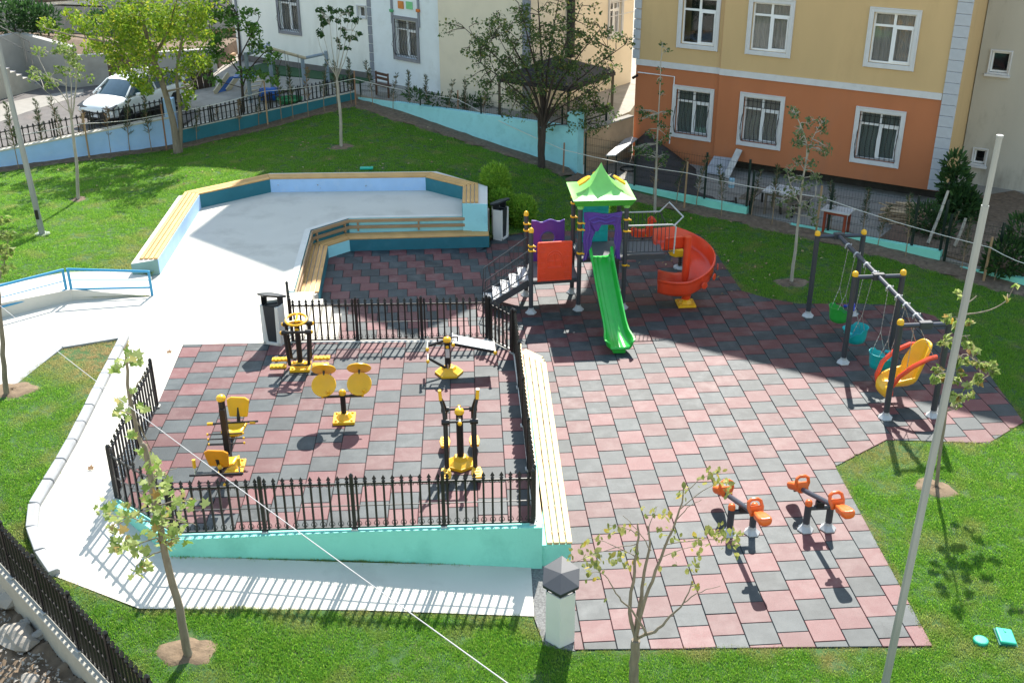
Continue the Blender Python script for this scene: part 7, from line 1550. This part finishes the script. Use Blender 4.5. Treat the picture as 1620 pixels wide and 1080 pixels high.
# front centre multi stemmed tree: every leaf a part
b=V((*xy(at(1003,1086,-.05)),-.05)); fk=P(1006,1012,b); limbs=[([b-V((0,0,.1)),P(1003,1060,b),fk],.075,.065),([fk,P(997,968,b),P(1003,903,b),P(1009,850,b),P(1010,827,b)],.034,.010),([fk,P(1012,955,b,.08),P(1020,905,b,.1),P(1028,859,b,.12),P(1024,831,b,.12)],.036,.010),([fk,P(1015,965,b,-.08),P(1032,918,b,-.1),P(1058,850,b,-.15),P(1076,805,b,-.18),P(1083,766,b,-.2)],.034,.007),([fk+V((.02,0,.03)),P(1021,998,b,-.2),P(1000,966,b,-.3),P(979,944,b,-.35),P(962,915,b,-.4)],.024,.006),([P(1019,1003,b,-.1),P(1037,998,b,-.2),P(1060,975,b,-.25),P(1081,953,b,-.3),P(1094,920,b,-.3)],.026,.007),([P(1081,953,b,-.3),P(1110,935,b,-.35),P(1140,926,b,-.4)],.010,.003)]
for (sx,sy),(ex,ey),o in (((1005,880),(930,850),.3),((1008,860),(905,890),-.2),((1040,885),(1120,860),.2),((1050,862),(1165,855),-.2),((1076,805),(1150,755),.1),((1068,825),(1110,790),-.3),((1010,845),(960,830),.2),((1024,845),(1040,800),.3),((962,915),(935,905),-.4),((1030,870),(985,815),-.2),((1083,780),(1125,750),.2)):
    a,e=P(sx,sy,b),P(ex,ey,b,o); limbs.append(([a,lerp(a,e,.5)+V((0,0,.05)),e],.008,.003))
LC=[(1128,755,12,13),(1148,765,10,10),(1138,745,8,6),(1085,770,6,4),(1080,785,8,8),(1110,760,7,5),(1150,780,9,6),(1150,845,14,18),(1165,855,10,12),(1135,850,12,14),(1120,840,11,10),(1105,860,11,8),(1090,850,10,6),(1165,880,5,4),(1060,850,10,5),(1105,885,8,6),(1097,900,8,8),(1098,925,6,6),(935,905,10,12),(945,895,12,12),(930,880,10,8),(940,870,10,8),(960,885,10,8),(975,880,10,8),(985,890,8,5),(995,895,7,5),(905,885,5,3),(900,870,5,3),(925,860,8,6),(945,850,8,6),(965,840,9,7),(985,835,8,5),(1000,870,9,8),(1025,805,10,7),(1040,815,10,6),(1045,835,8,5),(1010,890,7,5),(1065,885,6,4),(1043,900,4,2),(955,950,5,3),(1020,925,3,2),(1055,820,8,5),(1000,840,8,4),(1070,845,9,5)]
lv=[]
for px,py,rp,n_ in LC:
    for _ in range(int(n_*1.3)): lv.append((P(px+random.gauss(0,rp*.62),py+random.gauss(0,rp*.6),b,random.uniform(-.4,.4)),random.uniform(.75,1.3)))
random.shuffle(lv)
ct=tree('multi_stem_tree','thin multi stemmed tree with small yellowing leaves in the front centre lawn',b,limbs,[],.1,m_bark,lf_aut,n=8)
leaf_parts(ct,[oval_leaf(lf_aut,.09),oval_leaf(lf_aut,.065)],lv)
# trees cut by the left edge
b=atg(11,624); limbs=[([b,P(5,560,b),P(0,490,b),P(-8,400,b),P(-15,330,b)],.06,.02),([P(-4,450,b),P(8,410,b,.2),P(14,370,b,.3)],.015,.005)]
cl=[(px+random.gauss(0,5),py+random.gauss(0,6),9,18) for px,py in ((5,350),(12,365),(8,385),(15,400),(5,410),(-8,380),(-15,350),(0,430),(10,425),(-20,400),(6,372))]
tree('young_tree','young tree cut off by the left edge, trunk in a soil ring',b,limbs,rcl(b,cl,.4),.11,m_bark,lf_lt)
# ---- round conifer bushes --------------------------------------------------------
def bush(label,base,lobes,name='conifer_bush',lm=None,size=.075,dens=3200,cat='shrub'):
    r=thing(name,label,cat,base); mb=MB(); st=MB()
    st.tube([base,base+V((0,0,.4))],[.04,.03],6)
    for c,s in lobes:
        for _ in range(int(dens*s[0]*s[2]*4)):
            d=V((random.gauss(0,1),random.gauss(0,1),random.gauss(0,1))).normalized()*(random.uniform(.55,1.0)**.5)*(1+.10*math.sin(random.random()*9)); p=c+V((d.x*s[0],d.y*s[1],d.z*s[2])); o=(d+V((random.gauss(0,.35),random.gauss(0,.35),.55+random.gauss(0,.3)))).normalized(); w=o.orthogonal().normalized(); w=Matrix.Rotation(random.uniform(0,6.28),3,o)@w; l=size*random.uniform(.7,1.5)
            mb.add([p-w*l*.22,p+w*l*.22,p+o*l+w*l*.08,p+o*l-w*l*.08],[(0,1,2,3)])
    st.build('stem',m_barkd,r); mb.build('foliage',lm or lf_bush,r,fix=False); return r
b=at(785,330,.35); bush('tall round bright green conifer bush behind the seating wall end',b,[(P(783,282,b),(.42,.42,.42)),(P(786,308,b),(.48,.45,.40))])
b=at(795,352,.12); bush('middle lower green conifer bush between the bin and the taller round bush',b,[(P(792,318,b,.1),(.36,.36,.36)),(P(796,334,b),(.30,.3,.3))])
b=at(826,358,.0); bush('low green conifer bush right of the litter bin near the climbing tower',b,[(P(826,333,b),(.42,.42,.44)),(P(829,350,b),(.34,.34,.26))])
b=at(966,300,.05); bush('small bright green bush glimpsed below the roof of the climbing tower',b+V((0,-1.2,0)),[(P(966,330,b,-1.6),(.28,.28,.26))])
# ---- thin cypress saplings along the walls -----------------------------------------
def cypress_proto(h,seed,lm,dense=1.,droop=0.):
    random.seed(seed); st=MB(); mb=MB(); top=V((droop,0,h)); ax=lambda f:V((droop*f*f,0,h*f)); st.tube([ax(k/6) for k in range(7)],[.016-.011*k/6 for k in range(7)],5)
    for k in range(int(70*dense)):
        f=.30+.70*random.random()**.9; w=.13*(1-f)**.6+.035; a=random.uniform(0,6.28); o=V((math.cos(a),math.sin(a),random.uniform(.5,1.3))).normalized(); p=ax(f); L=w*random.uniform(.8,1.7); e=p+o*L; st.tube([p,e],[.005,.002],3)
        for q in range(6):
            c=lerp(p,e,.25+.75*(q+.5)/6); d=(o+V((random.gauss(0,.5),random.gauss(0,.5),random.gauss(.2,.4)))).normalized(); s=d.orthogonal().normalized(); s=Matrix.Rotation(random.uniform(0,6.28),3,d)@s; l=random.uniform(.05,.10); mb.add([c-s*.007,c+s*.007,c+d*l+s*.003,c+d*l-s*.003],[(0,1,2,3)])
    return st.mesh('stem',m_twig),mb.mesh('foliage',lm,fix=False)
PR=[cypress_proto(1.7,11,lf_con,1.2),cypress_proto(1.6,12,lf_con,.8,.25),cypress_proto(1.75,13,lf_con,1.0,-.2),cypress_proto(1.5,14,lf_dry,.5,.1)]
random.seed(99)
def cypress(px,py,ty,kind,label,grp):
    b=atg(px,py); b.z+=.03; h=max(.6,onv(b,px,ty)-b.z); r=thing('cypress_sapling',label,'sapling',b,random.uniform(-.4,.4),grp); st,fo=PR[kind]; k=h/1.65
    m=WM[r]@Matrix.Diagonal((.5+.5*k,.5+.5*k,k,1)); link('stem',st,m,r); link('foliage',fo,m,r)
G1,G2,G3,G4='thin cypress saplings along the pale blue wall','thin cypress saplings along the petrol blue wall','thin cypress saplings along the light aqua wall','thin cypress saplings along the turquoise kerb'
for a in ((30,268,165,0,'thin upright cypress sapling against the pale blue wall, the leftmost, partly behind the pole',G1),(74,256,160,0,'narrow dark cypress sapling between the left pole and the young light green tree',G1),(105,254,158,2,'cypress sapling just left of the trunk of the young light green tree',G1),(138,250,165,3,'withered brown cypress sapling right of the young light green tree',G1),(176,246,160,3,'sparse half dry cypress sapling in front of the nose of the white car',G1),(206,243,150,1,'full cypress sapling in front of the front wheel of the white car',G1),(240,240,152,0,'cypress sapling just left of the big yellow green tree',G1),
 (312,228,170,1,'drooping cypress sapling just right of the big yellow green tree',G2),(345,217,160,3,'bare thin sapling before the old slide at the petrol blue wall',G2),(380,211,152,3,'dry thin sapling before the trunk of the broad leaved tree',G2),(410,202,140,1,'cypress sapling before the blue barrel',G2),(446,194,108,0,'cypress sapling before the green tray',G2),(464,190,108,0,'bushy cypress sapling before the left post of the old swing frame',G2),(488,186,98,3,'thin grey sapling before the right post of the old swing frame',G2),(513,178,95,1,'bent cypress sapling left of the slender tree stem',G2),(534,172,100,0,'cypress sapling directly behind the slender tree stem',G2),(556,166,95,0,'cypress sapling at the very back corner of the lawn',G2),
 (590,170,100,2,'cypress sapling beside the brown bench at the aqua wall',G3),(622,178,115,1,'drooping cypress sapling before the left part of the aqua wall',G3),(649,183,115,0,'narrow cypress sapling with a side shoot below the stair tower window',G3),(676,190,122,0,'fullest cypress sapling, dark and dense, before the stair tower',G3),(709,202,126,1,'curved cypress sapling left of the middle stake at the aqua wall',G3),(737,202,130,0,'cypress sapling just right of the middle stake at the aqua wall',G3),(764,210,140,3,'sparse sapling before the aqua wall, left of the pergola post',G3),(792,218,158,0,'cypress sapling below the left pergola post',G3),(823,236,170,1,'cypress sapling left of the dark branching tree',G3),
 (1033,318,240,3,'thin sapling right behind the pale trunked sapling',G4),(1070,325,250,1,'cypress sapling beside the first wooden stake of the mesh fence',G4),(1101,330,245,1,'cypress sapling before the tarpaulin edge',G4),(1141,343,265,2,'strongly leaning cypress sapling before the grey panel',G4),(1188,345,270,1,'bushy cypress sapling beside the double fence post',G4),(1221,358,265,0,'tall cypress sapling before the yard table',G4),(1313,370,290,2,'leaning cypress sapling right of the grey green sapling',G4),(1363,380,300,0,'cypress sapling before the red legged table',G4),(1388,393,325,1,'feathery cypress sapling behind the far swing beam',G4),(1432,408,310,2,'cypress sapling beside the fence post by the firewood',G4),(1490,415,330,1,'cypress sapling before the leaning grey pole',G4),(1520,432,345,0,'tall cypress sapling below the vine, left of the lamp pole',G4),(1572,448,385,1,'cypress sapling right of the lamp pole at the kerb end',G4)): cypress(*a)
# stakes with a white guide rope
m_rope=M('white_rope',(.62,.60,.55),.7)
STK=[(142,252,178),(264,238,164),(424,200,128),(563,168,112),(725,205,143),(891,275,226),(1082,332,256),(1290,373,293),(1555,447,373)]
SL=['tan wooden stake before the nose of the white car','red brown wooden stake left of the big yellow green tree','tan wooden stake before the blue barrel','dark wooden stake at the back corner of the lawn','brown wooden stake in the middle of the aqua wall','dark wooden stake beside the aqua wall pier','tan wooden stake before the tarpaulin','tan wooden stake between the two yard tables','tan wooden stake right of the lamp pole']
tops=[]
for (px,py,ty),lb in zip(STK,SL):
    b=atg(px,py); h=onv(b,px,ty)-b.z; st=thing('wooden_stake',lb,'stake',b,0,'wooden stakes holding the guide rope'); bar('stake',b-V((0,0,.05)),b+V((.02,0,h)),.05,.05,m_stake if lb[0]!='t' else m_wood2,st,up=(1,0,0)); tops.append(b+V((0,-.03,h*.78)))
for i,(seq,lb) in enumerate((([atg(-20,266)+V((0,-.03,1.05))]+tops[:4],'white guide rope tied along the stakes before the blue walls'),(tops[3:6],'white guide rope tied along the stakes before the aqua wall'),([tops[5]]+tops[6:]+[atg(1640,470)+V((0,0,.8))],'white guide rope tied along the stakes before the mesh fence'))):
    r=thing('guide_rope',lb,'rope',seq[0]); 
    for a,c in zip(seq,seq[1:]):
        pipe('rope',[a,lerp(a,c,.25)-V((0,0,.05)),lerp(a,c,.5)-V((0,0,.07)),lerp(a,c,.75)-V((0,0,.05)),c],.011,m_rope,r,5)
# vine, shrubs at the right, hedge in the yard, bushes at top left
b=at(1512,352,.1); bush('tall dark climbing vine between the orange block and the grey house',b+V((0,0,0)),[(P(1512,260,b,.8),(.30,.3,.35)),(P(1510,290,b,.7),(.45,.35,.45)),(P(1515,320,b,.5),(.55,.45,.5)),(P(1530,335,b,.4),(.4,.4,.5)),(P(1500,345,b,.3),(.5,.4,.5))],'climbing_vine',lf_deep,.17,420,'vine')
b=at(1470,372,.1); bush('dark low shrub at the foot of the orange block corner',b,[(P(1466,345,b,.3),(.5,.45,.45)),(P(1485,360,b),(.45,.4,.4))],'garden_shrub',lf_deep,.13,420)
b=at(1600,430,.1); bush('leafy dark green shrub at the right edge behind the kerb',b,[(P(1598,405,b),(.6,.5,.5)),(P(1615,375,b,.3),(.4,.4,.6)),(P(1580,420,b),(.4,.35,.3))],'garden_shrub',lf_deep,.14,420)
b=at(1536,330,.1); bush('slim dark shrub against the grey house wall',b,[(P(1540,345,b),(.35,.3,.4)),(P(1548,360,b),(.35,.3,.35))],'garden_shrub',lf_deep,.12,420)
b=at(735,172,Yz); bush('low dark green creeping hedge at the foot of the stair tower and cream wall',b,[(P(x,y,b,.1*k),(.35,.3,.2)) for k,(x,y) in enumerate(((655,150),(690,158),(720,160),(745,162),(765,164)))],'hedge',lf_deep,.11,420,'hedge')
zt_=zT
for (px,py,s,lb) in ((25,30,34,'large dark green bush on the terrace at the top left corner'),(62,32,26,'second dark bush on the terrace, right of the largest one'),(165,40,22,'small green bush below the upper wall near the yellow green tree')):
    b=at(px,py+s*.7,zt_-.1); k=s*(b-CAM).length/CF; bush(lb,b,[(P(px,py,b),(k*.9,k*.8,k*.7)),(P(px+s*.5,py-s*.2,b,.4),(k*.6,k*.6,k*.6)),(P(px-s*.5,py-s*.3,b,-.3),(k*.6,k*.6,k*.6))],'terrace_bush',lf_deep,.17,170)
# fallen leaves
fl_=MB()
for k in range(420):
    if k<300: px,py=random.uniform(60,760),random.uniform(190,300)
    else: px,py=random.uniform(1010,1300),random.uniform(345,470)
    p=atg(px,py); c=V((p.x,p.y,gz(p.x,p.y)+.05)); leafquads(fl_,c,1,(.05,.05,.01),.075,3)
fl_.build('fallen_leaves',leafmat('fallen_leaf',(.22,.13,.05),(.45,.36,.2),None,.1),kind='stuff',fix=False)
fm=star_leaf(leafmat('dry_plane_leaf',(.20,.11,.05),(.3,.18,.09),None,.1),.12)
for (px,py,lb) in ((144,744,'curled brown fallen leaf on the white path beside the fence corner'),(268,560,'curled brown fallen leaf on the plaza edge beside the exercise floor')):
    c=atg(px,py) if py>600 else at(px,py,PZ); o=link('fallen_leaf',fm,Matrix.Translation(c+V((0,0,.045)))@Matrix.Rotation(.5,4,'X')); tag(o,lb,'leaf')
# ================================================================ GRASS
def grass():
    cols=leafmat  # colours live in the blade material below
    m,n,bs_=newmat('grass_blade'); L=n.links.new
    at_=n.nodes.new('ShaderNodeAttribute'); at_.attribute_type='INSTANCER'; at_.attribute_name='dry'
    oi=n.nodes.new('ShaderNodeObjectInfo'); ge=n.nodes.new('ShaderNodeNewGeometry')
    ad=n.nodes.new('ShaderNodeMath'); ad.operation='ADD'; L(oi.outputs['Random'],ad.inputs[0]); L(ge.outputs['Random Per Island'],ad.inputs[1]); fr=n.nodes.new('ShaderNodeMath'); fr.operation='FRACT'; L(ad.outputs[0],fr.inputs[0])
    cr=n.nodes.new('ShaderNodeValToRGB'); e=cr.color_ramp.elements; e[0].color=(.075,.25,.03,1); e[1].color=(.30,.52,.05,1); x=e.new(.93); x.color=(.30,.52,.05,1); e[len(e)-1].color=(.38,.42,.13,1); L(fr.outputs[0],cr.inputs[0])
    mi=n.nodes.new('ShaderNodeMix'); mi.data_type='RGBA'; mi.inputs[7].default_value=(.50,.385,.19,1); L(at_.outputs['Fac'],mi.inputs[0]); L(cr.outputs[0],mi.inputs[6]); L(mi.outputs[2],bs_.inputs['Base Color']); bs_.inputs['Roughness'].default_value=.5; bs_.inputs['Specular IOR Level'].default_value=.4
    tr=n.nodes.new('ShaderNodeBsdfTranslucent'); L(mi.outputs[2],tr.inputs[0]); mx=n.nodes.new('ShaderNodeMixShader'); mx.inputs[0].default_value=.66; L(bs_.outputs[0],mx.inputs[1]); L(tr.outputs[0],mx.inputs[2]); L(mx.outputs[0],n.nodes['Material Output'].inputs[0])
    mb=MB()
    for _ in range(22):
        a=random.uniform(0,6.28); r=.085*math.sqrt(random.random()); c=V((r*math.cos(a),r*math.sin(a),-.005)); h=random.uniform(.018,.046); l=random.uniform(0,6.28); d=V((math.cos(l),math.sin(l),0)); s=V((-d.y,d.x,0))*random.uniform(.0035,.006); t=d*h*random.uniform(.15,.9)
        mb.add([c-s,c+s,c+s*.7+t*.4+V((0,0,h*.65)),c-s*.7+t*.4+V((0,0,h*.65)),c+t+V((0,0,h))],[(0,1,2,3),(3,2,4)])
    me=mb.mesh('grass_clump',m,fix=False); proto=bpy.data.objects.new('grass_clump',me)
    T=np.array([[lawn_mb.v[i] for i in f] for f in lawn_mb.f]); ar=.5*np.linalg.norm(np.cross(T[:,1]-T[:,0],T[:,2]-T[:,0]),axis=1); cen=T.mean(1)
    dist=np.linalg.norm(cen-np.array(CAM),axis=1); q=cen-np.array(CAM); zf=q@np.array(_F); sx=810+CF*(q@np.array(CR_))/zf; sy=540-CF*(q@np.array(CU_))/zf
    vis=(zf>0)&(sx>-120)&(sx<1740)&(sy>60)&(sy<1200)
    den=np.where(vis,np.clip(350*(20/np.maximum(dist,17))**1.1,130,400),0); cnt=rng.poisson(ar*den)
    idx=np.repeat(np.arange(len(T)),cnt); u=rng.random((len(idx),2)); s=np.sqrt(u[:,0]); w=np.stack([1-s,s*(1-u[:,1]),s*u[:,1]],1); Pn=(T[idx]*w[:,:,None]).sum(1)
    for x,y,r in PITS: Pn=Pn[((Pn[:,:2]-(x,y))**2).sum(1)>(r*1.02)**2*(1+.25*rng.standard_normal(len(Pn)))]
    def dseg(P,a,b):
        a=np.array(xy(a)); b=np.array(xy(b)); d=b-a; t=np.clip(((P[:,:2]-a)@d)/(d@d),0,1); return np.linalg.norm(P[:,:2]-a-t[:,None]*d,axis=1)
    for bed,w_ in zip(BEDS,(.45,.6,.75,.75)):
        for a,b in zip(bed,bed[1:]): Pn=Pn[dseg(Pn,a,b)>w_*(.85+.12*rng.standard_normal(len(Pn)))]
    dry=np.zeros(len(Pn)); 
    nz=np.sin(Pn[:,0]*2.3+Pn[:,1]*1.1)*np.sin(Pn[:,1]*2.9-Pn[:,0]*1.7)+.6*np.sin(Pn[:,0]*6.1+1)*np.sin(Pn[:,1]*5.3)
    for px,py,r,k in ((150,565,1.15,1.2),(125,562,1.0,1.0),(180,548,.5,1.1),(160,620,.6,.9),(130,680,.5,.8),(150,660,.45,.8),(105,590,.7,.5),(1370,715,.7,.6),(1430,720,.6,.7),(1345,735,.5,.7),(1405,712,.5,.7),(1317,1052,.28,.8),(1300,1035,.22,.7),(1110,1028,.3,.7),(1480,985,.35,.6),(1470,860,.4,.5),(60,880,.5,.6),(40,840,.4,.6),(855,985,.4,.7),(210,395,.5,.7),(235,370,.4,.6),(190,420,.6,.6),(1640,1040,.6,.5),(480,985,.3,.5),(470,730,.1,.1),(1455,520,.8,.45),(1500,600,.6,.4),(230,820,.2,.2)):
        c=atg(px,py); d=np.sqrt(((Pn[:,:2]-np.array([c.x,c.y]))**2).sum(1)); dry=np.maximum(dry,k*np.clip(1.25-d/r+.25*nz,0,1))
    for h in ([play_main,gym,ramp,plaza]):
        for i in range(len(h)): d=dseg(Pn,h[i],h[(i+1)%len(h)]); dry=np.maximum(dry,.62*np.clip(1-d/.13+.55*nz,0,1))
    dry=np.maximum(dry,.42*np.clip(nz-.3,0,1)); 
    keep=rng.random(len(Pn))>dry*.12; Pn=Pn[keep]; dry=dry[keep]; sc=(1.0-.3*dry)*rng.uniform(.75,1.3,len(Pn))*(1+.22*np.sin(Pn[:,0]*1.9+2*np.sin(Pn[:,1]*1.3))*np.sin(Pn[:,1]*2.3))
    me=bpy.data.meshes.new('grass'); me.vertices.add(len(Pn)); me.vertices.foreach_set('co',Pn.astype(np.float32).ravel())
    for nm,v in (('dry',dry),('size',sc),('turn',rng.uniform(0,6.28,len(Pn)))): a=me.attributes.new(nm,'FLOAT','POINT'); a.data.foreach_set('value',v.astype(np.float32))
    o=bpy.data.objects.new('grass',me); COL.objects.link(o); tag(o,'short green lawn grass with a few dry patches','grass',kind='stuff')
    ng=bpy.data.node_groups.new('grass_scatter','GeometryNodeTree'); ng.interface.new_socket('Geometry',in_out='INPUT',socket_type='NodeSocketGeometry'); ng.interface.new_socket('Geometry',in_out='OUTPUT',socket_type='NodeSocketGeometry')
    N=ng.nodes; I=N.new('NodeGroupInput'); O=N.new('NodeGroupOutput'); inst=N.new('GeometryNodeInstanceOnPoints'); ob_=N.new('GeometryNodeObjectInfo'); ob_.inputs[0].default_value=proto; ob_.inputs['As Instance'].default_value=True
    ns=N.new('GeometryNodeInputNamedAttribute'); ns.inputs[0].default_value='size'; nr=N.new('GeometryNodeInputNamedAttribute'); nr.inputs[0].default_value='turn'; cx=N.new('ShaderNodeCombineXYZ'); er=N.new('FunctionNodeEulerToRotation'); K=ng.links.new
    K(I.outputs[0],inst.inputs['Points']); K(ob_.outputs['Geometry'],inst.inputs['Instance']); K(ns.outputs[0],inst.inputs['Scale']); K(nr.outputs[0],cx.inputs[2]); K(cx.outputs[0],er.inputs[0]); K(er.outputs[0],inst.inputs['Rotation']); K(inst.outputs[0],O.inputs[0])
    md=o.modifiers.new('scatter','NODES'); md.node_group=ng; print('grass clumps',len(Pn))
    me.materials.append(m)
grass()
